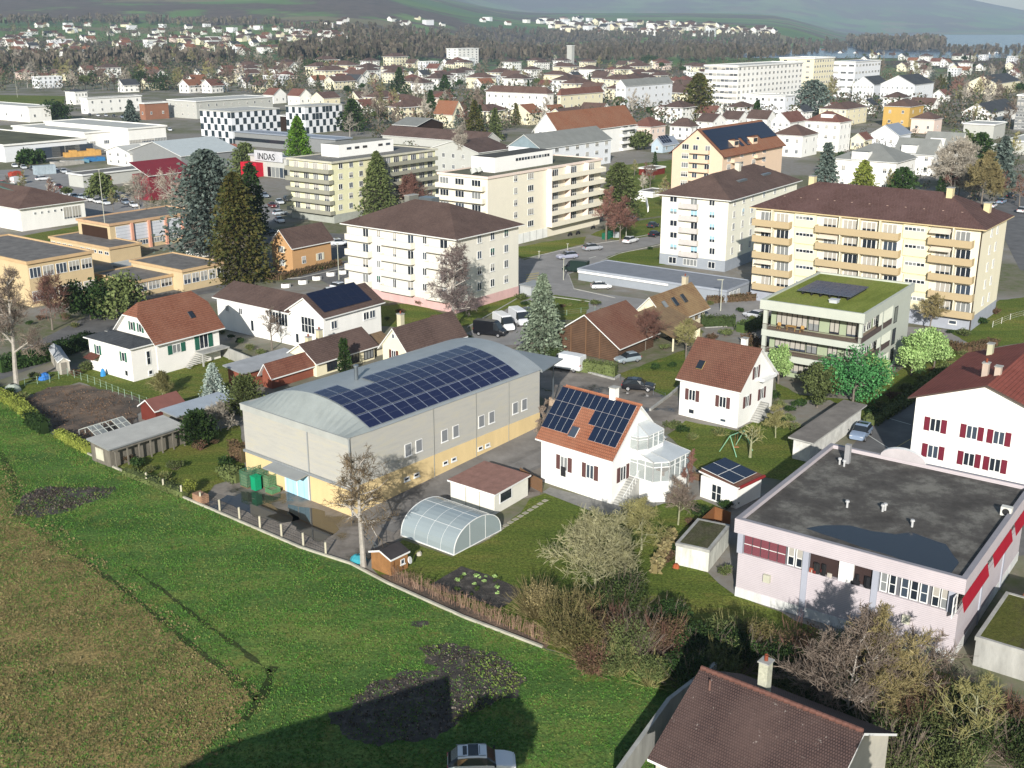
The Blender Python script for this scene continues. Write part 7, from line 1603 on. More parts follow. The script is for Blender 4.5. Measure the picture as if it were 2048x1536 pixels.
def treemass(name, poly, n, m, seed, hs=(5, 10)):
    r_ = random.Random(seed); mb = MB(); xs = [p[0] for p in poly]; ys_ = [p[1] for p in poly]; c = 0; t = 0
    while c < n and t < n * 30:
        t += 1; x, y = r_.uniform(min(xs), max(xs)), r_.uniform(min(ys_), max(ys_)); w2 = False; j = len(poly) - 1
        for i in range(len(poly)):
            if (poly[i][1] > y) != (poly[j][1] > y) and x < (poly[j][0] - poly[i][0]) * (y - poly[i][1]) / (poly[j][1] - poly[i][1]) + poly[i][0]: w2 = not w2
            j = i
        if not w2: continue
        P = GT(x, y)
        if not free(P.x, P.y, .5): continue
        c += 1; h = r_.uniform(*hs); R_ = h * r_.uniform(.28, .42)
        for _ in range(26):
            d = rv(r_); leaf(mb, P + Vector((d.x * R_, d.y * R_, h * .55 + d.z * h * .42)), h * .13 * r_.uniform(.6, 1.3), r_)
    return tag(mb.build(name, m), kind='stuff')
TOWNP = [(480, 150), (620, 128), (1400, 126), (2048, 104), (2048, 262), (1930, 262), (1640, 240), (1300, 262), (1180, 262), (900, 262), (700, 255), (690, 195), (480, 190)]
treemass('shrubbery', TOWNP, 2200, leafm('town_shrubs', ['#5c5348', '#6a6054', '#3c4a2c', '#2f3d24', '#6a5844']), 11)
treemass('shrubbery', [(0, 55), (560, 50), (720, 70), (720, 150), (560, 190), (0, 185)], 1700, leafm('town_shrubs', ['#6d6254']), 12, (6, 13))
treemass('shrubbery', [(1070, 42), (1340, 50), (1560, 66), (1545, 84), (1180, 84)], 450, leafm('town_shrubs', ['#6d6254']), 13, (9, 16))
treemass('shrubbery', [(1240, 270), (1340, 270), (1640, 300), (1680, 330), (1850, 395), (2048, 420), (2048, 262), (1600, 245)], 220, leafm('town_shrubs', ['#6d6254']), 14, (2, 4.5))
treemass('shrubbery', [(690, 215), (1010, 215), (1010, 300), (770, 310)], 170, leafm('town_shrubs', ['#6d6254']), 15, (3, 7))
# ================= VEHICLES AND SMALL THINGS =================
def carmesh(st, w0, wheels, wr, paint, kind):
    """loft of cross sections st = (x, half width, z bottom, z belt, half width at roof, z top)"""
    mb = MB(); rings = []
    for (x, hw, zb, zm, tw, zt) in st:
        zs = (zb + zm) / 2
        half = [(hw * .90, zb), (hw, zb + .18), (hw * 1.0, zs + .12), (hw * .97, zm), (tw, zt - (.07 if zt - zm > .2 else .01)), (tw * .86, zt)]
        ring = [(x, -a, b) for a, b in half] + [(x, a, b) for a, b in reversed(half)]; rings.append([len(mb.v) + i for i in range(12)]); mb.v += ring
    n = len(st)
    for i in range(n - 1):
        A, B = rings[i], rings[i + 1]; ca, cb = st[i][5] - st[i][3] > .25, st[i + 1][5] - st[i + 1][3] > .25
        for k in range(11):
            m = 0
            if k in (3, 7) and ca and cb and kind[i] == 'g': m = 1
            if k in (4, 5, 6) and kind[i] == 'w': m = 1
            if k in (3, 7) and (kind[i] == 's' or (kind[i] == 'w' and max(st[i][5], st[i + 1][5]) > zm + .4)): m = 1
            if k == 5 and kind[i] == 's': m = 1
            mb.f.append((A[k], B[k], B[k + 1], A[k + 1])); mb.m.append(m); mb.uv += [(0, 0)] * 4
    mb.f.append(tuple(reversed(rings[0]))); mb.m.append(0); mb.uv += [(0, 0)] * 12
    mb.f.append(tuple(rings[-1])); mb.m.append(0); mb.uv += [(0, 0)] * 12
    return mb
CG = M('car_glass', (.02, .025, .03), rough=.08, spec=.6, var=.05); TY = M('tyre_rubber', (.02, .02, .02), var=.1); RIM = M('wheel_rim', (.4, .4, .41), rough=.35, metal=.6, var=.1); HL = M('headlamp_glass', (.7, .7, .68), rough=.15, spec=.6, var=.02); TLM = M('tail_lamp', (.35, .02, .02), rough=.3)
def paintm(col): 
    k = 'car_paint_' + col.strip('#')
    m = M(k, hx(col, .85)[:3], rough=.28, spec=.5, var=.02); return m
CARS = {
 'suv': ([(-2.3, .80, .35, .75, .74, .80), (-2.25, .88, .30, .95, .80, 1.0), (-2.05, .92, .28, 1.02, .70, 1.25), (-1.6, .94, .26, 1.08, .76, 1.6), (-.9, .94, .26, 1.08, .78, 1.68), (-.2, .94, .26, 1.07, .78, 1.68), (.35, .94, .26, 1.05, .76, 1.6), (.95, .94, .26, 1.0, .74, 1.06), (1.6, .92, .28, .95, .80, .99), (2.1, .86, .32, .84, .74, .88), (2.3, .74, .38, .68, .66, .72)], ['b', 'w', 'w', 'g', 's', 'g', 'w', 'b', 'b', 'b'], 1.38, .36),
 'hatch': ([(-1.95, .74, .35, .72, .68, .76), (-1.9, .84, .28, .90, .74, .95), (-1.7, .86, .26, .95, .64, 1.2), (-1.3, .87, .25, .96, .60, 1.46), (-.6, .87, .25, .95, .60, 1.5), (.1, .87, .25, .94, .60, 1.46), (.9, .87, .25, .90, .70, .97), (1.5, .84, .27, .84, .72, .88), (1.85, .78, .30, .72, .66, .76), (1.98, .68, .36, .58, .60, .62)], ['b', 'w', 'w', 'g', 'g', 'w', 'b', 'b', 'b'], 1.2, .32),
 'van': ([(-2.7, .95, .4, 1.2, .90, 2.45), (-2.65, .99, .35, 1.25, .92, 2.52), (-1.0, .99, .3, 1.25, .92, 2.55), (.9, .99, .3, 1.22, .90, 2.52), (1.25, .98, .3, 1.2, .86, 2.35), (1.9, .96, .32, 1.15, .84, 1.32), (2.45, .90, .36, 1.0, .80, 1.12), (2.65, .78, .42, .8, .70, .86)], ['b', 'b', 'b', 'g', 'w', 'b', 'b'], 1.7, .36)}
def mkcar(kind, col, label, loc, rz, group=None, cat='car', roofcol=None, extra=None):
    st, kd, wb, wr = CARS[kind]; name = {'suv': 'car', 'hatch': 'car', 'van': 'van'}[kind]
    r = thing(name, label, cat, loc, rz, group); key = (kind, col)
    if key not in _wc:
        mb = carmesh(st, 0, 0, wr, None, kd); _wc[key] = mb.mesh('body', [paintm(col), CG], smooth=False)
        q = MB(); q.tube((0, -.1, 0), (0, .1, 0), wr, wr, 16, 0, cap=True); q.tube((0, .1, 0), (0, -.101, 0), wr * .6, wr * .6, 12, 1, cap=True); _wc[(kind, 'wheel')] = q.mesh('wheel', [TY, RIM])
        q = MB(); q.box(-.06, .06, -.17, .17, -.07, .09); _wc[(kind, 'lamp')] = q.mesh('headlight', [HL]); _wc[(kind, 'tl')] = q.mesh('tail_light', [TLM])
    b = link('body', _wc[key], r); bv = b.modifiers.new('b', 'BEVEL'); bv.width = .05; bv.segments = 2; bv.limit_method = 'ANGLE'; bv.angle_limit = .4
    hw = st[4][1]
    for sx in (-1, 1):
        for sy in (-1, 1): wq = link('wheel', _wc[(kind, 'wheel')], r, (sx * wb, sy * (hw - .06), wr)); wq.scale = (1, sy, 1) if False else (1, 1, 1); wq.rotation_euler = (0, 0, 0 if sy < 0 else pi)
    for sy in (-1, 1):
        link('headlight', _wc[(kind, 'lamp')], r, (st[-2][0] + .08, sy * st[-2][1] * .72, st[-2][3] - .12)); link('tail_light', _wc[(kind, 'tl')], r, (st[1][0] - .02, sy * st[1][1] * .8, st[1][3] - .1))
        q = ('mir', kind)
        if q not in _wc: m_ = MB(); m_.box(-.06, .06, -.1, .1, -.07, .07); _wc[q] = m_.mesh('mirror', [DARK])
        i = kd.index('b', 3) if 'b' in kd[3:] else 6; link('mirror', _wc[q], r, (st[i][0] - .05, sy * (hw + .08), st[i][3] + .1))
    return r
def car(kind, col, label, p0, p1, **k):
    """p0 rear, p1 front ground pixels"""
    a, b = G(*p0), G(*p1); d = b - a; m = (a + b) / 2; m.z = .03; return mkcar(kind, col, label, m, atan2(d.y, d.x), **k)
c = car('suv', '#f4f5f6', 'white estate car with panoramic roof window on the shaded meadow at the bottom', (896, 1545), (1030, 1540)); c.location.z = .05
q = MB(); q.box(-1.25, -.1, -.48, .48, 1.655, 1.672); q.build('roof_window', CG, c)
for sy in (-1, 1): q = MB(); q.tube((-1.7, sy * .64, 1.66), (.3, sy * .64, 1.68), .025, .025, 6); q.build('roof_rail', METAL, c)
car('suv', '#15181f', 'black car parked on the forecourt beside the second white house', (1246, 778), (1308, 782))
car('van', '#eef0f0', 'white high roofed van parked between the hall canopy and the hedge', (1166, 745), (1102, 733), cat='van')
car('van', '#f0f1f1', 'white van with high roof parked beside the black van', (985, 645), (1032, 672), cat='van')
car('van', '#e9ebee', 'white van parked between the high roofed white van and the dark car', (1020, 636), (1058, 660), cat='van')
car('van', '#16171c', 'black van with yellow shop lettering patches parked before the white flats', (952, 668), (1010, 674), cat='van')
car('hatch', '#4a4e5c', 'dark blue-grey car behind the tall pale spruce', (1040, 622), (1072, 645))
car('suv', '#a3a6b8', 'silver car driving on the street in front of the cream flats, nearer one', (1150, 516), (1117, 519))
car('suv', '#a9adb4', 'silver car driving on the street in front of the cream flats, farther one', (1170, 502), (1200, 499))
car('suv', '#eef0f2', 'white car on the street beside the green bins', (1248, 489), (1274, 482))
car('van', '#22332f', 'dark green minivan on the bend beside the shop annex', (1168, 546), (1134, 543), cat='van')
car('hatch', '#f2f3f4', 'white car with black roof parked along the shop annex', (1182, 578), (1222, 577))
car('hatch', '#c9ccd2', 'silver car parked by the hedge left of the green flats', (1528, 640), (1490, 632))
car('suv', '#8fa0b8', 'silver-blue minivan parked beside the long grey garage', (1736, 858), (1705, 892))
car('hatch', '#56657d', 'blue car half hidden behind the pink workshop parapet', (1690, 905), (1655, 938))
car('hatch', '#9aa6ad', 'grey car under the barn carport', (1268, 722), (1242, 726))
car('hatch', '#eeeff0', 'white car parked between the white flats and the long white house', (642, 592), (690, 588))
car('suv', '#e4e7ec', 'white estate car beside the white car behind the solar wing', (664, 578), (700, 586))
car('suv', '#dcdfe4', 'white car parked behind the orange house', (662, 492), (694, 490))
car('hatch', '#ccd4dc', 'silver car in the shade beside the yellow-green flats', (542, 432), (578, 428))
car('hatch', '#6a7a8a', 'grey car parked left of the orange house', (520, 470), (555, 464))
for k, (x, y, cl) in enumerate([(135, 392, '#eceef0'), (150, 397, '#9fb4c4'), (165, 398, '#cfd8e0'), (180, 402, '#f2f3f4'), (196, 406, '#f4f4f4'), (212, 409, '#dfe3e6')]):
    car('hatch', cl, ['white car, leftmost of the parked row behind the white hipped hall', 'pale blue car in the parked row behind the white hipped hall', 'silver car in the parked row behind the white hipped hall', 'white car, third from the right in the parked row', 'white car, second from the right in the parked row', 'light grey car at the right end of the parked row'][k], (x - 8, y - 2), (x + 8, y + 3))
car('suv', '#e8eaec', 'white pick-up style car in the industrial yard', (75, 362), (97, 360))
car('van', '#dfe0e0', 'white van in front of the orange trucks at the left edge', (25, 370), (52, 366), cat='van')
car('hatch', '#e0524a', 'red car at the far left edge of the industrial yard', (-2, 372), (15, 368))
for k, (a, b, cl) in enumerate([((1990, 412), (2015, 402), '#8fa3bb'), ((1975, 420), (1994, 410), '#e4e6e8'), ((2012, 400), (2034, 392), '#3a414c'), ((2030, 430), (2060, 420), '#dadde0')]): car('suv', cl, ['blue-grey car parked in the street right of the yellow flats', 'white car parked in the street right of the yellow flats', 'dark car parked in the street right of the yellow flats', 'silver car cut by the right picture edge'][k], a, b)
for k, (a, b, cl) in enumerate([((1300, 476), (1318, 470), '#20242c'), ((1296, 458), (1316, 452), '#3a3f48'), ((1256, 446), (1276, 440), '#5a6068')]): car('hatch', cl, ['dark car parked left of the tall cream block, nearest', 'grey car parked left of the tall cream block, middle', 'grey car parked under the bare shrubs behind the street'][k], a, b)
CC = ['#eceef0', '#c9cdd2', '#3a3f46', '#8a96a4', '#f2f3f4', '#6d2a2a', '#b9c0c8', '#23262c']
for k, (x, y) in enumerate([(30, 335), (48, 338), (66, 340), (84, 343), (105, 372), (118, 377), (60, 392), (90, 398), (110, 342), (128, 346), (238, 402), (252, 408), (268, 414), (340, 428), (362, 436), (180, 232), (196, 233), (212, 233), (228, 234), (244, 236), (30, 262), (50, 264), (70, 262), (420, 262 + 40), (340, 262), (560, 408), (575, 402), (530, 395), (560, 445), (545, 415)]):
    car('hatch', CC[k % 8], '%s of the parked cars scattered round the industrial yards, counted outward' % nth(k + 1), (x - 6, y - 3), (x + 6, y + 3), group='cars in the industrial yards')
# trucks and goods in the industrial yard
Z = random.Random(3)
for k, (x, y, w_, d_, h_, cl, lb, nm, ct) in enumerate([(90, 348, 7, 2.5, 3, '#aebcc4', 'pale blue box container in the industrial yard', 'container', 'container'), (32, 356, 4, 2.4, 2.6, '#b04a3a', 'red lorry cab shaped bin in the industrial yard', 'skip', 'skip'), (165, 312, 14, 3, 2.6, '#d8a860', 'long stack of orange timber in front of the mossy roofed hall', 'timber_stack', 'timber'), (148, 308, 8, 2.5, 3, '#c8824a', 'short stack of reddish timber in front of the mossy roofed hall', 'timber_stack', 'timber'), (190, 322, 7, 3, 1.6, '#3f7fb4', 'blue tarpaulin covered pile in the industrial yard', 'covered_pile', 'pile'), (160, 326, 6, 3, 1.2, '#7fb0c4', 'pale blue covered pile in the industrial yard', 'covered_pile', 'pile'), (300, 336, 6, 3, 2, '#e0a030', 'yellow machine parts beside the grey hall', 'machine', 'machine'), (328, 334, 6, 3, 1.8, '#3f68a0', 'blue tarpaulin covered pile beside the grey hall', 'covered_pile', 'pile'), (278, 338, 5, 2.5, 2.2, '#2f9a80', 'green skip behind the low pale workshop', 'skip', 'skip'), (400, 292, 16, 3, 2, '#2c343a', 'dark stack of goods in the storage yard', 'goods_stack', 'goods'), (440, 298, 14, 3, 2, '#a06a5a', 'reddish stack of goods in the storage yard', 'goods_stack', 'goods'), (135, 330, 12, 3, 1.8, '#b8b4ac', 'grey stack of building boards in the industrial yard', 'goods_stack', 'goods')]):
    P = GT(x, y); mb = MB(); n_ = 6
    for i in range(n_):
        a = -w_ / 2 + w_ * i / n_; hh = h_ * (1 if ct in ('container',) else Z.uniform(.65, 1)); mb.box(a, a + w_ / n_ - .04, -d_ / 2, d_ / 2, 0, hh)
    o = mb.build(nm, MC(cl, .8, var=.2)); o.location = P; o.rotation_euler = (0, 0, radians(53) if k % 2 else radians(40)); tag(o, lb, ct)
# white planter blocks along the parking
for k, (x, y) in enumerate([(572, 575), (606, 568), (634, 560), (662, 552), (686, 548)]):
    P = G(x, y); mb = MB(); mb.prism([(.9 * cos(i * pi / 3), .55 * sin(i * pi / 3)) for i in range(6)], 0, .8, 0, 1); o = mb.build('planter', [WHITE, LF_RUST]); o.location = P; o.rotation_euler = (0, 0, .4)
    tag(o, ['white planter block, farthest left of the row behind the long white house', 'second white planter block from the left by the parking', 'third white planter block from the left by the parking', 'fourth white planter block from the left by the parking', 'white planter block nearest the white flats'][k], 'planter', 'white planters along the parking')
# green bins and crates by the hall
for k, (x, y, w_, h_, m, lb) in enumerate([(497, 972, 1.2, 1.9, '#4f7f62', 'faded green mesh cage at the left end beside the hall door'), (513, 980, .9, 1.6, '#14a070', 'bright green wheeled bin between the mesh cages'), (527, 968, 1.3, 2.0, '#4f7f62', 'faded green mesh cage behind the bright bin'), (540, 974, 1.3, 1.6, '#5c8f66', 'green mesh cage beside the blue door'), (546, 986, 1.1, .6, '#6aa070', 'low green crate on a pallet in front of the mesh cages')]):
    P = G(x, y); r = thing('bin' if k == 1 else 'mesh_cage', lb, 'bin' if k == 1 else 'cage', P, radians(50)); mt = MC(m, .8, var=.15)
    if k == 1:
        mb = MB(); mb.prism([(-.4, -.4), (.4, -.4), (.4, .4), (-.4, .4)], .1, h_); mb.build('body', mt, r); mb = MB(); mb.box(-.45, .45, -.45, .45, h_, h_ + .1); mb.build('lid', mt, r)
    else:
        a = w_ / 2; mb = MB()
        for i in range(7):
            t = -a + w_ * i / 6
            for s_ in (-a, a): mb.box(t - .025, t + .025, s_ - .02, s_ + .02, .15, h_); mb.box(s_ - .02, s_ + .02, t - .025, t + .025, .15, h_)
        for z in [.15 + (h_ - .15) * j / 5 for j in range(6)]:
            for s_ in (-a, a): mb.box(-a, a, s_ - .02, s_ + .02, z, z + .04); mb.box(s_ - .02, s_ + .02, -a, a, z, z + .04)
        mb.build('frame', mt, r); mb = MB(); mb.box(-a + .05, a - .05, -a + .05, a - .05, .2, h_ * .82); mb.build('load', M('wood_load', (.22, .26, .16), var=.3, scale=3), r); mb = MB(); mb.box(-a, a, -a, a, 0, .14); mb.build('pallet', MC('#8a7454', .7), r)
P = G(402, 1003); mb = MB(); mb.box(-.8, .8, -.5, .5, 0, .9); o = mb.build('brick_stack', MC('#b08a70', .8, var=.2, scale=3)); o.location = P; o.rotation_euler = (0, 0, 2.4); tag(o, 'small stack of pale bricks at the kerb corner of the yard', 'bricks')
# fence posts along the kerb with wire
posts = [(294, 972), (328, 985), (364, 998), (402, 1012), (440, 1027), (479.5, 1043), (520.5, 1061), (563.5, 1077), (607, 1095), (652, 1114)]
fr0 = thing('kerb_fence', 'wire fence on pale concrete posts along the kerb wall of the yard', 'fence', G(479.5, 1043)); PC = MC('#c4bea8', .8, var=.15)
O = G(479.5, 1043); L0 = [G(x, y - 4) - O for x, y in posts]
for p in L0: mb = MB(); mb.box(p.x - .09, p.x + .09, p.y - .09, p.y + .09, 0, 1.35); mb.build('post', PC, fr0)
mb = MB()
for a, b in zip(L0, L0[1:]):
    for z in (.35, .6, .85, 1.1, 1.3): mb.tube((a.x, a.y, z), (b.x, b.y, z), .012, .012, 3)
    n_ = int((b - a).length / .35)
    for i in range(n_): q = a.lerp(b, i / n_); mb.tube((q.x, q.y, .22), (q.x, q.y, 1.3), .008, .008, 3)
mb.build('wire', DARK, fr0)
# garden fences, poles
def pfence(name, px, h, sp_, label, m, wires=(.3, .7, 1.1), r=.03):
    O = G(*px[0]); r_ = thing(name, label, 'fence', O); w_ = MB(); n = 0
    for (x0, y0), (x1, y1) in zip(px, px[1:]):
        a, b = G(x0, y0) - O, G(x1, y1) - O; k = max(1, int((b - a).length / sp_))
        for i in range(k + 1):
            if i == 0 and n: continue
            q = a.lerp(b, i / k); mb = MB(); mb.tube((q.x, q.y, 0), (q.x, q.y, h), r, r, 6); mb.build('post', m, r_); n += 1
        for z in wires: w_.tube((a.x, a.y, z * h / 1.2), (b.x, b.y, z * h / 1.2), .012, .012, 3)
    w_.build('wire', m, r_); return r_
PG = MC('#a9c4b0', .8)
pfence('mesh_fence', [(50, 772), (100, 765), (136, 752), (190, 770), (250, 795), (295, 812)], 1.2, 1.6, 'light green wire fence round the vegetable plot', PG)
pfence('mesh_fence', [(1075, 640), (1190, 622)], 1., 2.5, 'light wire fence beside the small lawn near the barn', PG)
pfence('mesh_fence', [(1240, 762), (1330, 800)], 1., 2.5, 'thin grey wire fence along the forecourt of the second white house', METAL)
pfence('white_rail', [(1985, 655), (2020, 640), (2048, 632)], 1.1, 2.5, 'white clothes-line frame on the lawn right of the yellow flats', WHITE)
for k, (x, yb, yt, lb) in enumerate([(1252, 478, 412, 'street lamp with pale pole beside the bins of the cream flats'), (1127, 560, 518, 'thin grey lamp post on the street bend'), (678, 560, 488, 'street lamp beside the planters and the orange house'), (1441, 622, 560, 'street lamp with long arm in front of the shop annex'), (216, 505, 340, 'tall lamp pole in front of the round topped pine'), (35, 195, 130, 'tall thin pole beside the green field'), (1078, 520, 503, 'short lamp post on the verge'), (1135, 510, 488, 'thin sign pole on the verge'), (1790, 672, 625, 'white pole beside the bare yellowish tree')]):
    h = hg(x, yb, yt); P = G(x, yb); r = thing('street_lamp', lb, 'lamp', P); mb = MB(); mb.tube((0, 0, 0), (0, 0, h), .09, .06, 6); mb.build('pole', MC('#c9c9b8', .8), r); mb = MB(); mb.box(-.9 if k in (3, 0) else -.25, .25, -.12, .12, h, h + .12); mb.build('lamp_head', MC('#b9b9a8', .8), r)
# boundary walls
wallline('concrete_wall', [(436, 708), (500, 735), (545, 752)], 1.7, .2, CONC, 'grey concrete garden wall below the long white house', 'wall')
wallline('concrete_wall', [(1374, 762), (1340, 792), (1300, 822)], .35, .25, CONC, 'low concrete kerb along the dark drive of the second white house', 'kerb')
wallline('kerb', [(1172, 745), (1228, 760), (1240, 752)], .3, .25, CONC, 'short kerb under the hedge by the barn', 'kerb')
wallline('wooden_fence', [(1084, 985), (1064, 975), (1040, 960)], 1.5, .08, MC('#8a6a50', .7), 'brown board fence between the garage and the solar white house', 'fence')
wallline('wooden_fence', [(1398, 1068), (1428, 1040), (1460, 1052)], 1.5, .08, MC('#9a6a44', .7), 'brown board fence behind the concrete shed', 'fence')
wallline('white_wall', [(1255, 398), (1292, 404), (1296, 425)], 1.6, .3, WHITE, 'white retaining wall in the garden right of the cream flats', 'wall')
# swing frame
A1, A2 = G(1458, 908), G(1486, 897); 
r = thing('swing_frame', 'pale green metal swing frame on the lawn', 'swing', (A1 + A2) / 2); mg = MC('#8fc4a0', .85); d = (A2 - A1) / 2; nrm = Vector((-d.y, d.x, 0)).normalized()
for s_ in (-1, 1):
    for k in (-1, 1): mb = MB(); mb.tube(d * s_ * 1.15 + nrm * k * 1.25, d * s_ + Vector((0, 0, 2.3)), .05, .05, 6); mb.build('leg', mg, r)
mb = MB(); mb.tube(-d + Vector((0, 0, 2.3)), d + Vector((0, 0, 2.3)), .05, .05, 6); mb.build('top_bar', mg, r)
mb = MB()
for t in (-.25, .1): mb.tube(d * t + Vector((0, 0, 2.3)), d * t + Vector((0, 0, .6)), .012, .012, 3)
mb.box(-.3, .3, -.15, .15, .52, .56); mb.build('swing_seat', MC('#c98a60', .8), r)
# stepping stones
for i in range(13):
    t = i / 12; P = G(1090 - 118 * t, 1002 + 74 * t); mb = MB(); mb.prism([(-.3, -.24), (.3, -.25), (.29, .25), (-.3, .24)], -.02, .07); o = mb.build('stepping_stone', MC('#b0aa98', .8, var=.15)); o.location = P; o.rotation_euler = (0, 0, .9 + .1 * sin(i * 3)); tag(o, '%s pale square stepping stone from the terrace end of the row' % nth(i + 1), 'stone', 'stepping stones across the lawn')
# bits in gardens
def lump(name, px, py, r_, h, m, lb, cat, n=8, rz=0):
    mb = MB(); P = G(px, py); k = random.Random(int(px))
    for _ in range(3): x, y = k.uniform(-.3, .3) * r_, k.uniform(-.3, .3) * r_; q = r_ * k.uniform(.6, .9); mb.tube((x, y, 0), (x, y, h * .6), q, q * .8, n); mb.tube((x, y, h * .6), (x, y, h), q * .8, q * .3, n, cap=True)
    o = mb.build(name, m); o.location = P; return tag(o, lb, cat)
lump('covered_pile', 90, 758, .9, .9, MC('#3a7ac8', .9), 'bright blue tarpaulin bundle beside the tool shed', 'tarpaulin')
lump('covered_pile', 26, 780, 1.4, 1.0, MC('#b0b8ac', .8), 'grey-white covered pile at the left edge hedge', 'pile')
lump('water_barrel', 207, 752, .4, 1.1, MC('#3f90d0', .9), 'blue water barrel at the door of the left white house', 'barrel', 12)
lump('covered_pile', 716, 1122, .9, .6, MC('#3f9aa8', .9), 'turquoise tarpaulin at the foot of the larch', 'tarpaulin')
lump('flower_pot', 1352, 1136, .35, .4, MC('#b0603c', .8), 'terracotta pots beside the concrete shed', 'pot', 10)
lump('stone', 838, 1110, .35, .35, MC('#c9c0b0', .8), 'small pale garden ornament on the lawn below the arched greenhouse', 'ornament')
lump('covered_pile', 1180, 845, .1, .1, CONC, 'small grey stone on the drive', 'stone') if False else None
lump('brick_pile', 1100, 808, 1.0, .9, MC('#b09a84', .8, var=.3, scale=3), 'pile of pale stones behind the hall corner', 'stones')
for k, (x, y) in enumerate([(1212, 478), (1222, 474)]): P = G(x, y); mb = MB(); mb.box(-.9, .9, -.6, .6, 0, 1.5); o = mb.build('waste_container', MC('#1f6a50', .8)); o.location = P; o.rotation_euler = (0, 0, .9); tag(o, ['dark green waste container beside the street, left one', 'dark green waste container beside the street, right one'][k], 'bin')
P = G(1232, 475); mb = MB(); mb.box(-.7, .7, -.5, .5, 0, 1.3); o = mb.build('waste_container', MC('#a9adb0', .8)); o.location = P; tag(o, 'grey waste container right of the green ones', 'bin')
for k, (x, y) in enumerate([(1140, 472), (1156, 469), (1186, 458)]):
    P = G(x, y); r = thing('motorbike', ['dark motorbike under the balconies of the cream flats, left one', 'dark motorbike under the balconies of the cream flats, middle one', 'dark motorbike under the balconies of the cream flats, right one'][k], 'motorbike', P, .9)
    for s_ in (-.65, .65): mb = MB(); mb.tube((s_, -.06, .3), (s_, .06, .3), .3, .3, 10, cap=True); mb.build('wheel', TY, r)
    mb = MB(); mb.box(-.5, .45, -.15, .15, .35, .85); mb.tube((.5, 0, .4), (.35, 0, 1.1), .05, .04, 5); mb.tube((.35, -.35, 1.1), (.35, .35, 1.1), .03, .03, 4); mb.build('body', DARK, r)
f = frx(1062, 592, 573, 1040, 1090, 50); house(f, 'bin_shelter', 'small grey shelter between the white flats and the pale spruce', 'shelter', MC('#b5b9bb', .8), ZINC, 'mono', .1, .2, edge=ZINC)
f = frx(1305, 352, 338, 1278, 1330, 53); house(f, 'carport', 'small dark red carport below the blue solar house', 'carport', MC('#7a2f24', .8), GRAV, 'flat', .2, .3)
f = frx(1305, 396, 385, 1278, 1332, 53); house(f, 'garage_row', 'low white garage row in the garden left of the peach flats', 'garage', WR, GRAV, 'flat', .2, .3)
# kerbs along the streets
for k, (px, lb) in enumerate([([(1036, 521), (1110, 504), (1170, 491), (1240, 481), (1328, 464)], 'pale kerb along the far side of the street before the cream flats'), ([(1136, 549), (1180, 531), (1240, 507), (1328, 488)], 'pale kerb along the near side of the street, beside the lawn'), ([(1137, 550), (1148, 578), (1230, 596)], 'curved kerb round the street bend before the shop annex'), ([(935, 655), (1034, 598)], 'kerb between the white flats lawn and the vans'), ([(1062, 602), (1090, 592), (1180, 604)], 'kerb along the small lawn by the spruce'), ([(1410, 656), (1500, 650), (1560, 644)], 'kerb along the road beside the clipped hedges'), ([(505, 562), (600, 556), (690, 536)], 'kerb behind the white planters')]):
    wallline('kerb', px, .14, .18, CONC, lb, 'kerb')
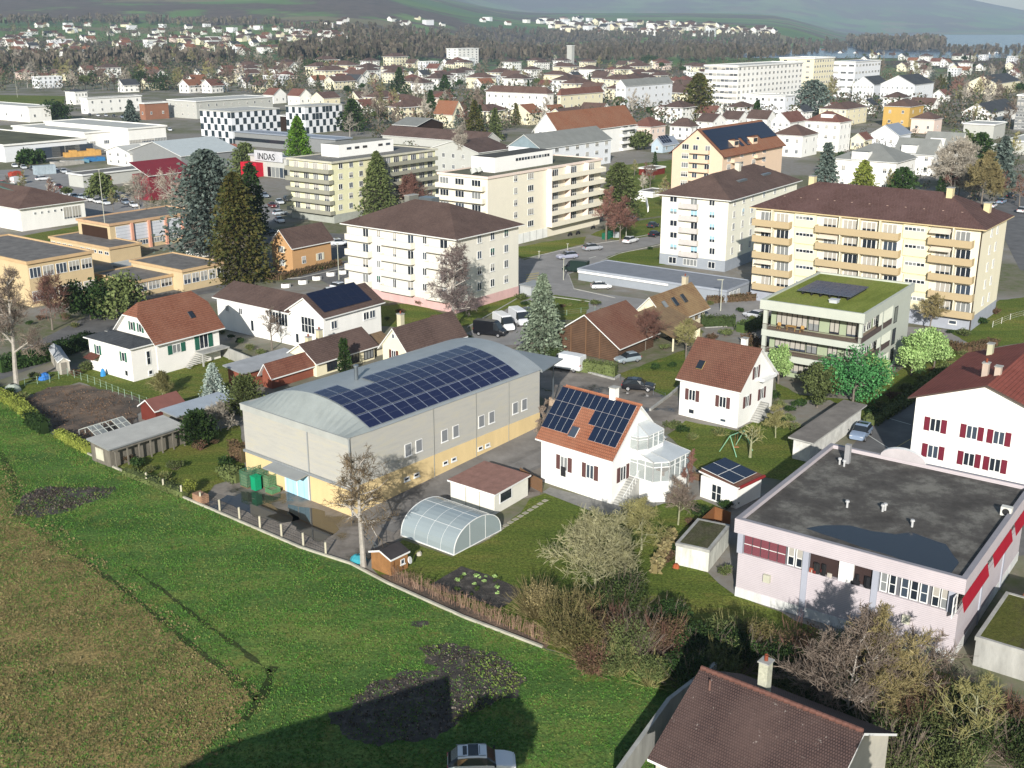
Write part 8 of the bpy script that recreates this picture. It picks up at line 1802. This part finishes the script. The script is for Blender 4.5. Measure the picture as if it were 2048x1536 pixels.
# shrubs in the gardens
SB = [bush(601, 1, 1.3, 900, .14, LF_OLIVE, 'shrub', 14, TW_GREY), bush(602, 1, 1.2, 800, .13, LF_RUST, 'shrub', 26, TW_RED), bush(603, 1, 1.4, 900, .14, LF_DARK, 'shrub'), bush(604, 1, 1.1, 500, .12, LF_OLIVE, 'shrub', 50, TW_OL)]
NMS = ['olive green shrub', 'rusty twiggy shrub', 'dark evergreen shrub', 'bare olive twigged shrub']
GZ = {'beside the long white house': [(445, 668), (462, 678), (480, 688), (500, 700), (520, 712), (560, 722), (585, 726), (602, 716), (618, 712)], 'round the bungalows': [(468, 745), (640, 690), (775, 640), (800, 628), (842, 612), (870, 640), (920, 690), (935, 680)],
      'between the barn and the spruce': [(1040, 600), (1050, 612), (1105, 628), (1125, 615), (1140, 612), (1165, 606), (1190, 612), (1205, 628), (1060, 690)], 'behind the second white house': [(1400, 668), (1425, 680), (1450, 672), (1500, 700), (1545, 690), (1560, 700), (1415, 700), (1330, 700), (1310, 740), (1345, 735)],
      'in the swing garden': [(1345, 860), (1365, 868), (1385, 880), (1440, 872), (1475, 880), (1560, 850), (1575, 845), (1590, 858), (1602, 870), (1545, 800), (1560, 815), (1580, 825), (1600, 815)], 'along the green flats drive': [(1760, 815), (1785, 800), (1812, 785), (1842, 765), (1865, 745), (1900, 725), (1925, 712), (1745, 835)],
      'in the garden left of the hall': [(250, 925), (275, 935), (300, 945), (330, 960), (350, 940), (400, 900), (430, 888), (450, 935), (470, 945), (240, 880)], 'round the school and orange house': [(505, 540), (520, 548), (535, 540), (570, 556), (640, 540), (300, 612), (330, 606), (80, 640), (60, 650), (130, 640), (150, 655)],
      'at the foot of the tall blocks': [(1300, 500), (1325, 520), (1420, 610), (1480, 625), (1505, 640), (1900, 668), (1930, 672), (1960, 650), (1990, 628), (1880, 672)], 'behind the concrete shed': [(1380, 1050), (1400, 1035), (1452, 1150), (1340, 1100), (1330, 1125), (1465, 1010), (1450, 1020)], 'in the field corner garden': [(20, 790), (45, 800), (70, 760), (10, 800), (150, 752), (175, 740)]}
sg = random.Random(12)
for zn, pts in GZ.items():
    pts.sort(); cnt = defaultdict(int)
    for x, y in pts:
        k = sg.randrange(4); cnt[k] += 1; put(SB[k], G(x, y), sg.uniform(.6, 1.25), sg.uniform(0, 6), '%s %s from the left %s' % (nth(cnt[k]), NMS[k], zn), 'shrub', 'shrubs ' + zn)
# ---- neighbours just outside the frame that throw the long shadows on the meadow ----
def offhouse(x, y, ang, Lx, Ly, h, rise, lb):
    f = mk((x, y), radians(ang), Lx, Ly, h); return house(f, 'neighbour_house', lb, 'house', CR, T_BROWN, 'gx', rise, .5, group=None)
f = mk((-23.5, 33.5), radians(30), 17, 9, 7.2); f.O = Vector((-21.2, 37.4, 0)); house(f, 'neighbour_house', 'brown roofed neighbour house just below the picture', 'house', CR, T_BROWN, 'gx', 3.0, .5)
put(leafy(400, 10.3, 2.9, 4000, .4, (BARK, LF_DARK), 'evergreen_tree', base=.78, nc=24), Vector((-4.4, 45.6, 0)), 1, 0, 'evergreen tree just below the picture')
put(conif(401, 14, 3, 3000, .4, (BARK, LF_DARK)), Vector((19, 41, 0)), 1, 0, 'conifer just below the picture')
# ---- air ----
mb = MB(); mb.box(-14000, 14000, -90, 17500, -60, 640); hz = mb.mesh('haze', [])
hm = bpy.data.materials.new('haze_air'); hm.use_nodes = True; n = hm.node_tree.nodes; n.clear(); out = n.new('ShaderNodeOutputMaterial'); pv = n.new('ShaderNodeVolumePrincipled')
pv.inputs['Color'].default_value = (.62, .80, 1, 1); pv.inputs['Density'].default_value = .000085; pv.inputs['Anisotropy'].default_value = 0.
hm.node_tree.links.new(pv.outputs[0], out.inputs['Volume']); hz.materials.append(hm)
tag(link('haze', hz), kind='stuff')
